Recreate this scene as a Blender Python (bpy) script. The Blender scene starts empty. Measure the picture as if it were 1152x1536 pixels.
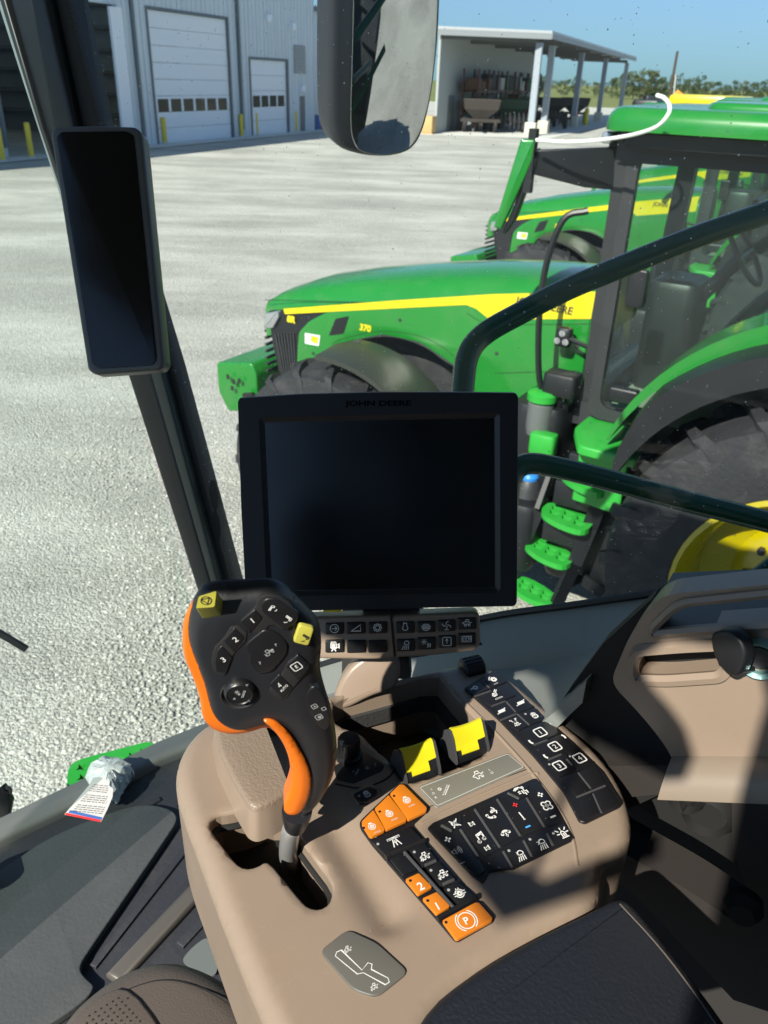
import bpy, bmesh, math, random
import numpy as np
from mathutils import Vector, Matrix
from mathutils.geometry import delaunay_2d_cdt

# ---------------------------------------------------------------- camera, world, sun, exposure
scene = bpy.context.scene
COL = scene.collection
H = 3.25                      # camera height above the gravel (standing eye in a tall tractor cab)
F = 1200.0                    # focal length in photo pixels (photo 1152 x 1536)
PITCH = math.atan(651 / F)
ROLL = math.radians(-2.0)
_fw = np.array([0, math.cos(PITCH), -math.sin(PITCH)])
_u0 = np.array([0, math.sin(PITCH), math.cos(PITCH)])
_r0 = np.array([1.0, 0, 0])
RT = _r0 * math.cos(ROLL) - _u0 * math.sin(ROLL)
UP = _u0 * math.cos(ROLL) + _r0 * math.sin(ROLL)
FW = _fw
EYE = np.array([0, 0, H])

cam_d = bpy.data.cameras.new('camera')
cam = bpy.data.objects.new('camera', cam_d)
COL.objects.link(cam)
M = Matrix(((RT[0], UP[0], -FW[0], 0), (RT[1], UP[1], -FW[1], 0), (RT[2], UP[2], -FW[2], H), (0, 0, 0, 1)))
cam.matrix_world = M
cam_d.sensor_fit = 'HORIZONTAL'
cam_d.sensor_width = 27.0
cam_d.lens = F / 1152 * 27.0
cam_d.clip_start = 0.02
cam_d.clip_end = 6000
cam_d.dof.use_dof = True
cam_d.dof.focus_distance = 0.78
cam_d.dof.aperture_fstop = 13.0
scene.camera = cam

SUN_AZ = np.array([-0.55, -0.835]); SUN_AZ /= np.linalg.norm(SUN_AZ)
SUN_EL = math.radians(40)
SUN_DIR = Vector((SUN_AZ[0] * math.cos(SUN_EL), SUN_AZ[1] * math.cos(SUN_EL), math.sin(SUN_EL)))
wd = bpy.data.worlds.new('World')
scene.world = wd
wd.use_nodes = True
wn = wd.node_tree.nodes
wl = wd.node_tree.links
for n_ in list(wn):
    wn.remove(n_)
sky = wn.new('ShaderNodeTexSky')
sky.sky_type = 'NISHITA'
sky.sun_disc = False
sky.sun_elevation = SUN_EL
sky.sun_rotation = math.atan2(SUN_DIR.x, SUN_DIR.y)
sky.air_density = 1.0
sky.dust_density = 0.0
sky.ozone_density = 1.2
bg = wn.new('ShaderNodeBackground')
bg.inputs['Strength'].default_value = 0.085
wo = wn.new('ShaderNodeOutputWorld')
# clear deep blue air: the low sky is less milky than the model's
wt = wn.new('ShaderNodeTexCoord'); wz = wn.new('ShaderNodeSeparateXYZ'); wl.new(wt.outputs['Generated'], wz.inputs[0])
wr = wn.new('ShaderNodeMapRange'); wr.inputs['From Min'].default_value = .0; wr.inputs['From Max'].default_value = .35; wl.new(wz.outputs['Z'], wr.inputs['Value'])
wc = wn.new('ShaderNodeMix'); wc.data_type = 'RGBA'; wc.inputs[6].default_value = (.150, .305, .56, 1); wc.inputs[7].default_value = (.98, 1.0, 1.02, 1); wl.new(wr.outputs[0], wc.inputs[0])
wm = wn.new('ShaderNodeMix'); wm.data_type = 'RGBA'; wm.blend_type = 'MULTIPLY'; wm.inputs[0].default_value = 1; wl.new(sky.outputs[0], wm.inputs[6]); wl.new(wc.outputs[2], wm.inputs[7])
wl.new(wm.outputs[2], bg.inputs[0])
wl.new(bg.outputs[0], wo.inputs[0])

sun_d = bpy.data.lights.new('sun', 'SUN')
sun_d.energy = 5.0
sun_d.angle = math.radians(0.53)
sun_d.color = (1.0, 0.945, 0.84)
sun = bpy.data.objects.new('sun', sun_d)
sun.rotation_euler = SUN_DIR.to_track_quat('Z', 'Y').to_euler()
COL.objects.link(sun)

vs = scene.view_settings
vs.view_transform = 'Standard'
vs.look = 'None'
vs.exposure = 0.8
vs.gamma = 1.0
scene.cycles.max_bounces = 8
scene.cycles.transparent_max_bounces = 16
scene.cycles.caustics_reflective = False
scene.cycles.caustics_refractive = False

# ---------------------------------------------------------------- geometry helpers
def A3(*p):
    return np.array(p if len(p) > 1 else p[0], dtype=float)

def unit(v):
    v = np.array(v, float)
    return v / np.linalg.norm(v)

def ray(u, v):
    return RT * ((u - 576) / F) + UP * ((768 - v) / F) + FW

def at(u, v, d):
    return EYE + ray(u, v) * d

def ground(u, v, z=0.0):
    r = ray(u, v)
    return EYE + r * ((z - H) / r[2])

class Pl:
    """A plane in the scene with its own 2-D frame; n points to the viewer's side."""
    def __init__(s, O, ex, ey):
        s.O = np.array(O, float)
        s.ex = unit(ex)
        ey = np.array(ey, float)
        ey = ey - s.ex * (ey @ s.ex)
        s.ey = unit(ey)
        s.n = np.cross(s.ex, s.ey)
    def hit(s, u, v, h=0.0):
        r = ray(u, v)
        O = s.O + s.n * h
        P = EYE + r * (((O - EYE) @ s.n) / (r @ s.n))
        d = P - s.O
        return (float(d @ s.ex), float(d @ s.ey))
    def hits(s, pts, h=0.0):
        return [s.hit(u, v, h) for u, v in pts]
    def P(s, a, b, h=0.0):
        return s.O + s.ex * a + s.ey * b + s.n * h
    def at(s, u, v, h=0.0):
        a, b = s.hit(u, v, h)
        return s.P(a, b, h)
    def up(s, h):
        return Pl(s.O + s.n * h, s.ex, s.ey)

def area(p):
    return 0.5 * sum(p[i][0] * p[(i + 1) % len(p)][1] - p[(i + 1) % len(p)][0] * p[i][1] for i in range(len(p)))

def ccw(p):
    return list(p) if area(p) > 0 else list(p)[::-1]

def chaikin(p, n=2, closed=True):
    p = [np.array(q, float) for q in p]
    for _ in range(n):
        q = []
        m = len(p)
        rng = range(m) if closed else range(m - 1)
        if not closed:
            q.append(p[0])
        for i in rng:
            a, b = p[i], p[(i + 1) % m]
            q += [a * .75 + b * .25, a * .25 + b * .75]
        if not closed:
            q.append(p[-1])
        p = q
    return [tuple(x) for x in p]

def rcorner(p, r, seg=4):
    """round the corners of a polygon with radius r"""
    out = []
    m = len(p)
    for i in range(m):
        a, b, c = (np.array(p[(i + k) % m], float) for k in (-1, 0, 1))
        u, v = a - b, c - b
        lu, lv = np.linalg.norm(u), np.linalg.norm(v)
        if lu < 1e-9 or lv < 1e-9:
            continue
        t = min(r, lu * .45, lv * .45)
        s, e = b + u / lu * t, b + v / lv * t
        for k in range(seg + 1):
            w = k / seg
            out.append(tuple(s * (1 - w) ** 2 + 2 * b * w * (1 - w) + e * w ** 2))
    return out

def inset(p, d):
    """offset a ccw polygon inwards by d"""
    m = len(p)
    out = []
    for i in range(m):
        a, b, c = (np.array(p[(i + k) % m], float) for k in (-1, 0, 1))
        u, v = b - a, c - b
        u /= (np.linalg.norm(u) + 1e-12)
        v /= (np.linalg.norm(v) + 1e-12)
        n1, n2 = np.array([-u[1], u[0]]), np.array([-v[1], v[0]])
        w = n1 + n2
        l = w @ w
        w = w * (2.0 / max(l, 0.6))
        out.append(tuple(b + w * d))
    return out

def crom(pts, n=8):
    """Catmull-Rom through points"""
    P = [np.array(p, float) for p in pts]
    P = [2 * P[0] - P[1]] + P + [2 * P[-1] - P[-2]]
    out = []
    for i in range(1, len(P) - 2):
        for k in range(n):
            t = k / n
            a, b, c, d = P[i - 1], P[i], P[i + 1], P[i + 2]
            out.append(.5 * ((2 * b) + (-a + c) * t + (2 * a - 5 * b + 4 * c - d) * t * t + (-a + 3 * b - 3 * c + d) * t ** 3))
    out.append(P[-2])
    return out

class MB:
    def __init__(s):
        s.v = []
        s.f = []
    def add(s, vs, fs):
        k = len(s.v)
        s.v += [tuple(map(float, x)) for x in vs]
        s.f += [tuple(i + k for i in f) for f in fs]
        return s
    def box(s, c, size, ex=(1, 0, 0), ey=(0, 1, 0), ez=None):
        c = A3(c); ex = unit(ex); ey = unit(ey)
        ez = np.cross(ex, ey) if ez is None else unit(ez)
        vs = [c + ex * a * size[0] / 2 + ey * b * size[1] / 2 + ez * d * size[2] / 2 for d in (-1, 1) for b in (-1, 1) for a in (-1, 1)]
        return s.add(vs, [(0, 2, 3, 1), (4, 5, 7, 6), (0, 1, 5, 4), (2, 6, 7, 3), (0, 4, 6, 2), (1, 3, 7, 5)])
    def bevbox(s, c, size, b, ex=(1, 0, 0), ey=(0, 1, 0)):
        ex = unit(ex); ey = unit(ey); ez = np.cross(ex, ey)
        pl = Pl(A3(c) - ez * size[2] / 2, ex, ey)
        x, y = size[0] / 2, size[1] / 2
        return s.slab(pl, rcorner([(-x, -y), (x, -y), (x, y), (-x, y)], b * 1.5, 3), size[2], 0, b, 2, True)
    def bar(s, a, b, w, d, up=(0, 0, 1)):
        a = A3(a); b = A3(b); e = b - a; L = np.linalg.norm(e); e = e / L
        up = A3(up)
        y = np.cross(up, e)
        if np.linalg.norm(y) < 1e-5:
            y = np.cross((1, 0, 0), e)
        y = unit(y)
        return s.box((a + b) / 2, (L, w, d), e, y)
    def tube(s, pts, r, seg=10, cap=True, up=None):
        P = [A3(p) for p in pts]
        m = len(P)
        rr = r if hasattr(r, '__len__') else [r] * m
        rings = []
        N = None
        for i in range(m):
            t = unit(P[min(i + 1, m - 1)] - P[max(i - 1, 0)])
            if N is None:
                N = np.cross(t, (0, 0, 1) if abs(t[2]) < .9 else (1, 0, 0))
            N = unit(N - t * (N @ t))
            B = np.cross(t, N)
            rings.append([P[i] + (N * math.cos(a) + B * math.sin(a)) * rr[i] for a in [2 * math.pi * k / seg for k in range(seg)]])
        return s.loft(rings, cap)
    def loft(s, rings, cap=True, closed=True):
        k = len(rings[0])
        vs = [p for R in rings for p in R]
        fs = []
        for i in range(len(rings) - 1):
            for j in range(k if closed else k - 1):
                a, b = i * k + j, i * k + (j + 1) % k
                fs.append((a, b, b + k, a + k))
        if cap:
            fs.append(tuple(range(k))[::-1])
            fs.append(tuple((len(rings) - 1) * k + j for j in range(k)))
        return s.add(vs, fs)
    def lathe(s, c, axis, prof, seg=24, cap=True):
        """prof: (radius, height along axis)"""
        ax = unit(axis)
        e1 = unit(np.cross(ax, (0, 0, 1) if abs(ax[2]) < .9 else (1, 0, 0)))
        e2 = np.cross(ax, e1)
        c = A3(c)
        rings = [[c + ax * h + (e1 * math.cos(a) + e2 * math.sin(a)) * max(r, 1e-5) for a in [2 * math.pi * k / seg for k in range(seg)]] for r, h in prof]
        return s.loft(rings, cap)
    def slab(s, pl, poly, top, bottom=0.0, rnd=0.0, steps=3, both=False):
        """prism over a 2-D polygon from height bottom to top with a rounded upper edge"""
        poly = ccw(poly)
        rings = []
        if both and rnd:
            for k in range(steps + 1):
                a = math.pi / 2 * k / steps
                rings.append([pl.P(x, y, bottom + rnd * (1 - math.sin(a))) for x, y in inset(poly, rnd * (1 - math.cos(a)))])
            rings = rings[::-1]
            rings = [[pl.P(x, y, bottom + rnd * (1 - math.cos(math.pi / 2 * k / steps))) for x, y in inset(poly, rnd * (1 - math.sin(math.pi / 2 * k / steps)))] for k in range(steps + 1)]
        else:
            rings.append([pl.P(x, y, bottom) for x, y in poly])
        if rnd:
            for k in range(steps + 1):
                a = math.pi / 2 * k / steps
                rings.append([pl.P(x, y, top - rnd * (1 - math.sin(a))) for x, y in inset(poly, rnd * (1 - math.cos(a)))])
        else:
            rings.append([pl.P(x, y, top) for x, y in poly])
        return s.loft(rings, True)
    def sheet(s, pl, outline, holes=(), top=0.0, thick=0.01, hfun=None, step=None, walls=True, avoid=None, rings=()):
        """triangulated sheet with holes; hfun(x, y) lifts the top surface"""
        outline = ccw(outline)
        holes = [ccw(h)[::-1] for h in holes]
        pts = []; edges = []
        for loop in [outline] + holes:
            k = len(pts)
            pts += list(loop)
            edges += [(k + i, k + (i + 1) % len(loop)) for i in range(len(loop))]
        nb = len(pts)
        for d in rings:
            pts += [q for q in inset(outline, d)]
            if d < .0045:
                for h in holes:
                    pts += [q for q in inset(h, d)]
        if step:
            X = [p[0] for p in outline]; Y = [p[1] for p in outline]
            for gx in np.arange(min(X), max(X), step):
                for gy in np.arange(min(Y), max(Y), step):
                    if avoid and avoid(gx, gy) < step * 1.0: continue
                    pts.append((gx + random.uniform(-.2, .2) * step, gy + random.uniform(-.2, .2) * step))
        vv, ee, ff, ov, oe, of = delaunay_2d_cdt([Vector(p) for p in pts], edges, [], 0, 1e-7)
        V2 = [(p.x, p.y) for p in vv]
        def inside(poly, x, y):
            c = False
            j = len(poly) - 1
            for i in range(len(poly)):
                xi, yi = poly[i]; xj, yj = poly[j]
                if (yi > y) != (yj > y) and x < (xj - xi) * (y - yi) / (yj - yi) + xi:
                    c = not c
                j = i
            return c
        keep = []
        for f in ff:
            cx = sum(V2[i][0] for i in f) / len(f); cy = sum(V2[i][1] for i in f) / len(f)
            if inside(outline, cx, cy) and not any(inside(h, cx, cy) for h in holes):
                keep.append(tuple(f))
        used = sorted({i for f in keep for i in f})
        mp = {i: k for k, i in enumerate(used)}
        hh = [(hfun(*V2[i]) if hfun else 0.0) for i in used]
        base = [pl.P(V2[i][0], V2[i][1], top + h) for i, h in zip(used, hh)]
        keep = [tuple(mp[i] for i in f) for f in keep]
        s.add(base, keep)
        if walls:
            cnt = {}
            for f in keep:
                for i in range(len(f)):
                    a, b = f[i], f[(i + 1) % len(f)]
                    cnt[(a, b)] = cnt.get((a, b), 0) + 1
            for (a, b) in list(cnt):
                if (b, a) not in cnt:
                    pa, pb = base[a], base[b]
                    s.add([pa, pb, pb - pl.n * thick, pa - pl.n * thick], [(0, 3, 2, 1)])
        return s
    def strokes(s, pl, lines, w, h=0.0, closed=False):
        """flat ribbons of width w along polylines, lying at height h on the plane"""
        for L in lines:
            L = [np.array(p, float) for p in L]
            if len(L) < 2:
                continue
            n = len(L)
            left = []; right = []
            for i in range(n):
                a, c = L[max(i - 1, 0)], L[min(i + 1, n - 1)]
                t = c - a
                t = t / (np.linalg.norm(t) + 1e-12)
                if 0 < i < n - 1:
                    t1 = L[i] - L[i - 1]; t1 = t1 / (np.linalg.norm(t1) + 1e-12)
                    k = 1 / max(.5, abs(t1 @ t))
                else:
                    k = 1
                nn = np.array([-t[1], t[0]]) * w / 2 * k
                left.append(pl.P(*(L[i] + nn), h)); right.append(pl.P(*(L[i] - nn), h))
            s.add(left + right, [(i, i + 1, n + i + 1, n + i) for i in range(n - 1)])
        return s
    def poly(s, pl, p, h=0.0):
        p = ccw(p)
        return s.add([pl.P(x, y, h) for x, y in p], [tuple(range(len(p)))])
    def build(s, name, mat, parent=None, smooth=35, local=False, recalc=True):
        me = bpy.data.meshes.new(name)
        V = np.array(s.v)
        if parent is not None and not local:
            q = parent
            while q.parent is not None:
                q = q.parent
            V = V - np.array(q.location)
            cz, sz = math.cos(-q.rotation_euler[2]), math.sin(-q.rotation_euler[2])
            V = np.stack([V[:, 0] * cz - V[:, 1] * sz, V[:, 0] * sz + V[:, 1] * cz, V[:, 2]], 1)
        me.from_pydata(V.tolist(), [], s.f)
        if recalc:
            bm = bmesh.new(); bm.from_mesh(me)
            bmesh.ops.recalc_face_normals(bm, faces=bm.faces)
            bm.to_mesh(me); bm.free()
        if smooth:
            me.shade_smooth()
            me.set_sharp_from_angle(angle=math.radians(smooth))
        me.materials.append(mat)
        ob = bpy.data.objects.new(name, me)
        COL.objects.link(ob)
        ob.parent = parent
        return ob

def tag(o, label=None, cat=None, group=None, kind=None):
    if label: o['label'] = label
    if cat: o['category'] = cat
    if group: o['group'] = group
    if kind: o['kind'] = kind
    return o

def empty(name, loc, label, cat, group=None, rz=0.0):
    o = bpy.data.objects.new(name, None)
    o.empty_display_size = .1
    COL.objects.link(o)
    o.location = tuple(map(float, loc))
    o.rotation_euler = (0, 0, rz)
    return tag(o, label, cat, group)

def copy_tree(o, parent=None):
    c = o.copy(); COL.objects.link(c); c.parent = parent
    for ch in list(o.children):
        copy_tree(ch, c)
    return c

_tx = {}
def textpts(s, bold=0.0):
    key = (s, bold)
    if key not in _tx:
        cu = bpy.data.curves.new('lettering', 'FONT')
        cu.body = s
        cu.size = 1.0
        cu.offset = bold
        cu.resolution_u = 3
        ob = bpy.data.objects.new('lettering', cu)
        COL.objects.link(ob)
        bpy.context.view_layer.update()
        dg = bpy.context.evaluated_depsgraph_get()
        me = bpy.data.meshes.new_from_object(ob.evaluated_get(dg))
        V = [(v.co.x, v.co.y) for v in me.vertices]
        Fc = [tuple(p.vertices) for p in me.polygons]
        bpy.data.objects.remove(ob); bpy.data.meshes.remove(me)
        xs = [v[0] for v in V]; ys = [v[1] for v in V]
        x0, x1, y0, y1 = min(xs), max(xs), min(ys), max(ys)
        V = [((x - (x0 + x1) / 2) / (y1 - y0), (y - (y0 + y1) / 2) / (y1 - y0)) for x, y in V]
        _tx[key] = (V, Fc)
    return _tx[key]

def textinto(mb, pl, s, c, ux, uy, h=0.0, bold=0.0):
    """letters centred at 2-D point c with cap height vector uy and right vector ux (both 2-D, metres per cap height)"""
    V, Fc = textpts(s, bold)
    c = np.array(c, float); ux = np.array(ux, float); uy = np.array(uy, float)
    mb.add([pl.P(*(c + ux * x + uy * y), h) for x, y in V], Fc)
    return mb

# ---------------------------------------------------------------- materials
def mat(name, col, rough=.5, metal=0.0, bump=0.0, bscale=200.0, var=0.0, vscale=6.0, coat=0.0, spec=None, detail=3.0, grime=0.0, gcol=(.25, .23, .2), gscale=8.0):
    m = bpy.data.materials.new(name)
    m.use_nodes = True
    nt = m.node_tree
    N = nt.nodes; L = nt.links
    b = N['Principled BSDF']
    b.inputs['Base Color'].default_value = (*col, 1)
    b.inputs['Roughness'].default_value = rough
    b.inputs['Metallic'].default_value = metal
    if spec is not None: b.inputs['Specular IOR Level'].default_value = spec
    if coat: b.inputs['Coat Weight'].default_value = coat; b.inputs['Coat Roughness'].default_value = .08
    tc = N.new('ShaderNodeTexCoord')
    src = None
    if var:
        nz = N.new('ShaderNodeTexNoise'); nz.inputs['Scale'].default_value = vscale; nz.inputs['Detail'].default_value = 5
        L.new(tc.outputs['Object'], nz.inputs['Vector'])
        mx = N.new('ShaderNodeMix'); mx.data_type = 'RGBA'
        mx.inputs[6].default_value = (*[c * (1 - var) for c in col], 1)
        mx.inputs[7].default_value = (*[min(1, c * (1 + var)) for c in col], 1)
        L.new(nz.outputs['Fac'], mx.inputs[0])
        src = mx.outputs[2]
        mr = N.new('ShaderNodeMapRange'); mr.inputs['To Min'].default_value = max(.02, rough - .12); mr.inputs['To Max'].default_value = min(1, rough + .12)
        L.new(nz.outputs['Fac'], mr.inputs['Value']); L.new(mr.outputs[0], b.inputs['Roughness'])
    if grime:
        ng = N.new('ShaderNodeTexNoise'); ng.inputs['Scale'].default_value = gscale; ng.inputs['Detail'].default_value = 8; ng.inputs['Roughness'].default_value = .7
        L.new(tc.outputs['Object'], ng.inputs['Vector'])
        rp = N.new('ShaderNodeMapRange'); rp.inputs['From Min'].default_value = .5; rp.inputs['From Max'].default_value = .75; rp.inputs['To Max'].default_value = grime
        L.new(ng.outputs['Fac'], rp.inputs['Value'])
        mg = N.new('ShaderNodeMix'); mg.data_type = 'RGBA'
        L.new(rp.outputs[0], mg.inputs[0])
        if src: L.new(src, mg.inputs[6])
        else: mg.inputs[6].default_value = (*col, 1)
        mg.inputs[7].default_value = (*gcol, 1)
        src = mg.outputs[2]
    if src: L.new(src, b.inputs['Base Color'])
    if bump:
        nb = N.new('ShaderNodeTexNoise'); nb.inputs['Scale'].default_value = bscale; nb.inputs['Detail'].default_value = detail
        L.new(tc.outputs['Object'], nb.inputs['Vector'])
        bp = N.new('ShaderNodeBump'); bp.inputs['Strength'].default_value = min(1.0, bump); bp.inputs['Distance'].default_value = .3 / bscale
        L.new(nb.outputs['Fac'], bp.inputs['Height']); L.new(bp.outputs[0], b.inputs['Normal'])
    return m

MT = {}
MT['tan'] = mat('tan_plastic', (.240, .184, .138), .36, bump=.35, bscale=900, var=.06, vscale=14)
MT['tan_leather'] = mat('tan_leather', (.19, .146, .108), .45, bump=1.0, bscale=420, detail=1.0, var=.05)
MT['black'] = mat('black_plastic', (.008, .009, .011), .42, bump=.3, bscale=1200, var=.1)
MT['key'] = mat('key_rubber', (.008, .008, .0095), .38, bump=.15, bscale=900)
MT['grip'] = mat('soft_black_grip', (.012, .013, .016), .4, bump=.25, bscale=1500)
MT['bezel'] = mat('monitor_bezel', (.016, .017, .02), .5, spec=.3, bump=.5, bscale=1500)
MT['screen'] = mat('screen_glass', (.0025, .003, .0035), .24, spec=.45, var=.4, vscale=16)
MT['screen2'] = mat('corner_screen_glass', (.002, .002, .002), .2, spec=.35, var=.4, vscale=14)
MT['orange'] = mat('orange_plastic', (.62, .135, .008), .38, bump=.1, bscale=600, var=.04)
MT['orange_key'] = mat('orange_key', (.52, .155, .010), .42, bump=.15, bscale=800, var=.05)
MT['yellow_lever'] = mat('yellow_lever', (.56, .50, .01), .42, bump=.1, bscale=700)
MT['lime'] = mat('olive_yellow_button', (.42, .39, .06), .4)
MT['white'] = mat('white_print', (.62, .62, .6), .6)
MT['dim'] = mat('grey_print', (.28, .29, .29), .6)
MT['darkprint'] = mat('dark_print', (.02, .02, .02), .5)
MT['emboss'] = mat('embossed_lettering', (.0008, .0008, .001), .8, spec=.1)
MT['red'] = mat('red_print', (.75, .03, .03), .5)
MT['blue'] = mat('blue_print', (.06, .35, .8), .5)
MT['greylabel'] = mat('grey_label', (.15, .145, .12), .42, bump=.1, bscale=700)
MT['steel'] = mat('brushed_steel', (.40, .40, .39), .3, .5, bump=.3, bscale=300)
MT['trimgrey'] = mat('grey_trim_paint', (.15, .15, .145), .4, var=.05)
MT['pad'] = mat('armrest_leather', (.009, .011, .016), .5, bump=.8, bscale=330, detail=1.0)
MT['floor'] = mat('cab_floor_rubber', (.024, .026, .032), .6, bump=.3, bscale=120, var=.15, grime=.25, gcol=(.09, .085, .075), gscale=14)
MT['matgrey'] = mat('grey_floor_mat', (.052, .058, .06), .75, bump=.4, bscale=160, var=.12, vscale=5, grime=.35, gcol=(.11, .11, .105), gscale=6)
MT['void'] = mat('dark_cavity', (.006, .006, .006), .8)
MT['seatlea'] = mat('seat_leather', (.085, .07, .06), .5, bump=.6, bscale=500, detail=1.0)
MT['rail'] = mat('dark_green_rail_paint', (.0012, .05, .022), .14, spec=.35, var=.1)
MT['green'] = mat('green_paint', (.010, .175, .020), .24, coat=.6, var=.08, vscale=2, grime=.28, gcol=(.10, .20, .08), gscale=3.5)
MT['greenstep'] = mat('green_step_paint', (.022, .30, .035), .38, var=.08, vscale=9, grime=.25, gcol=(.1, .3, .09), gscale=18)
MT['yellow'] = mat('yellow_paint', (.62, .52, .008), .3, coat=.4, var=.04)
MT['rim'] = mat('yellow_rim_paint', (.34, .28, .0), .3, coat=.5, var=.06, grime=.2, gcol=(.4, .34, .15))
MT['tyre'] = mat('tyre_rubber', (.014, .015, .018), .75, bump=.5, bscale=40, var=.3, vscale=4, grime=.4, gcol=(.09, .09, .085), gscale=6)
MT['cast'] = mat('dark_cast_metal', (.025, .027, .03), .5, bump=.3, bscale=60, var=.2, grime=.3, gcol=(.12, .115, .1), gscale=10)
MT['cabframe'] = mat('cab_frame_grey', (.024, .026, .028), .45, var=.1)
MT['bollard'] = mat('bollard_yellow', (.8, .6, .04), .5, var=.08, grime=.2)
MT['chrome'] = mat('mirror_glass', (.52, .54, .55), .02, 1.0)
MT['lens'] = mat('lamp_lens', (.4, .42, .43), .12, .6)
MT['paper'] = mat('paper_card', (.5, .5, .485), .6)
MT['bagcloth'] = mat('white_crumpled_plastic', (.66, .66, .66), .5, bump=.8, bscale=60, var=.1)
MT['cord'] = mat('white_hose', (.75, .75, .72), .5)
MT['seat_ol'] = mat('olive_seat_cloth', (.14, .16, .11), .7)

def alpha_mat(name, col, alpha, rough=.1, tint=(1, 1, 1)):
    m = bpy.data.materials.new(name); m.use_nodes = True
    nt = m.node_tree; N = nt.nodes; L = nt.links
    N.remove(N['Principled BSDF'])
    out = N['Material Output']
    tr = N.new('ShaderNodeBsdfTransparent'); tr.inputs[0].default_value = (*tint, 1)
    gl = N.new('ShaderNodeBsdfGlossy'); gl.inputs['Roughness'].default_value = rough; gl.inputs[0].default_value = (.9, .95, .95, 1)
    df = N.new('ShaderNodeBsdfDiffuse'); df.inputs[0].default_value = (*col, 1)
    fr = N.new('ShaderNodeFresnel'); fr.inputs[0].default_value = 1.45
    fm = N.new('ShaderNodeMath'); fm.operation = 'MULTIPLY'; fm.inputs[1].default_value = .3; L.new(fr.outputs[0], fm.inputs[0])
    m1 = N.new('ShaderNodeMixShader'); L.new(fm.outputs[0], m1.inputs[0]); L.new(tr.outputs[0], m1.inputs[1]); L.new(gl.outputs[0], m1.inputs[2])
    m2 = N.new('ShaderNodeMixShader'); m2.inputs[0].default_value = alpha; L.new(m1.outputs[0], m2.inputs[1]); L.new(df.outputs[0], m2.inputs[2])
    L.new(m2.outputs[0], out.inputs[0])
    return m, m2, N, L
MT['glass'] = alpha_mat('cab_glass', (.5, .55, .55), .015, .03, (.86, .93, .90))[0]
MT['label_film'] = alpha_mat('smoked_label_film', (.02, .02, .022), .75, .2)[0]
# our own side window: dust specks and dried drops
_m, _mx, _N, _L = alpha_mat('dusty_side_glass', (.8, .82, .82), .0, .02, (.93, .97, .955))
tc = _N.new('ShaderNodeTexCoord')
def speck(scale, thr, seedoff, gate):
    mp = _N.new('ShaderNodeMapping'); mp.inputs['Location'].default_value = (seedoff, seedoff * .7, 0)
    _L.new(tc.outputs['Object'], mp.inputs[0])
    vo = _N.new('ShaderNodeTexVoronoi'); vo.inputs['Scale'].default_value = scale
    _L.new(mp.outputs[0], vo.inputs['Vector'])
    lt = _N.new('ShaderNodeMath'); lt.operation = 'LESS_THAN'; lt.inputs[1].default_value = thr
    _L.new(vo.outputs['Distance'], lt.inputs[0])
    sp = _N.new('ShaderNodeSeparateColor'); _L.new(vo.outputs['Color'], sp.inputs[0])
    g = _N.new('ShaderNodeMath'); g.operation = 'GREATER_THAN'; g.inputs[1].default_value = gate
    _L.new(sp.outputs[0], g.inputs[0])
    mu = _N.new('ShaderNodeMath'); mu.operation = 'MULTIPLY'; _L.new(lt.outputs[0], mu.inputs[0]); _L.new(g.outputs[0], mu.inputs[1])
    m3 = _N.new('ShaderNodeMath'); m3.operation = 'MULTIPLY'; _L.new(mu.outputs[0], m3.inputs[0]); _L.new(sp.outputs[1], m3.inputs[1])
    return m3
s1 = speck(95, .09, 0, .62); s2 = speck(38, .055, 3.1, .7); s3 = speck(170, .13, 7.7, .7)
ad = _N.new('ShaderNodeMath'); ad.operation = 'ADD'; _L.new(s1.outputs[0], ad.inputs[0]); _L.new(s2.outputs[0], ad.inputs[1])
ad2 = _N.new('ShaderNodeMath'); ad2.operation = 'ADD'; _L.new(ad.outputs[0], ad2.inputs[0]); _L.new(s3.outputs[0], ad2.inputs[1])
ns = _N.new('ShaderNodeTexNoise'); ns.inputs['Scale'].default_value = 3; ns.inputs['Detail'].default_value = 6
_L.new(tc.outputs['Object'], ns.inputs['Vector'])
mr = _N.new('ShaderNodeMapRange'); mr.inputs['From Min'].default_value = .4; mr.inputs['From Max'].default_value = .8; mr.inputs['To Min'].default_value = .005; mr.inputs['To Max'].default_value = .035
_L.new(ns.outputs['Fac'], mr.inputs['Value'])
ad3 = _N.new('ShaderNodeMath'); ad3.operation = 'ADD'; ad3.use_clamp = True; _L.new(ad2.outputs[0], ad3.inputs[0]); _L.new(mr.outputs[0], ad3.inputs[1])
_L.new(ad3.outputs[0], _mx.inputs[0])
MT['dustglass'] = _m
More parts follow.
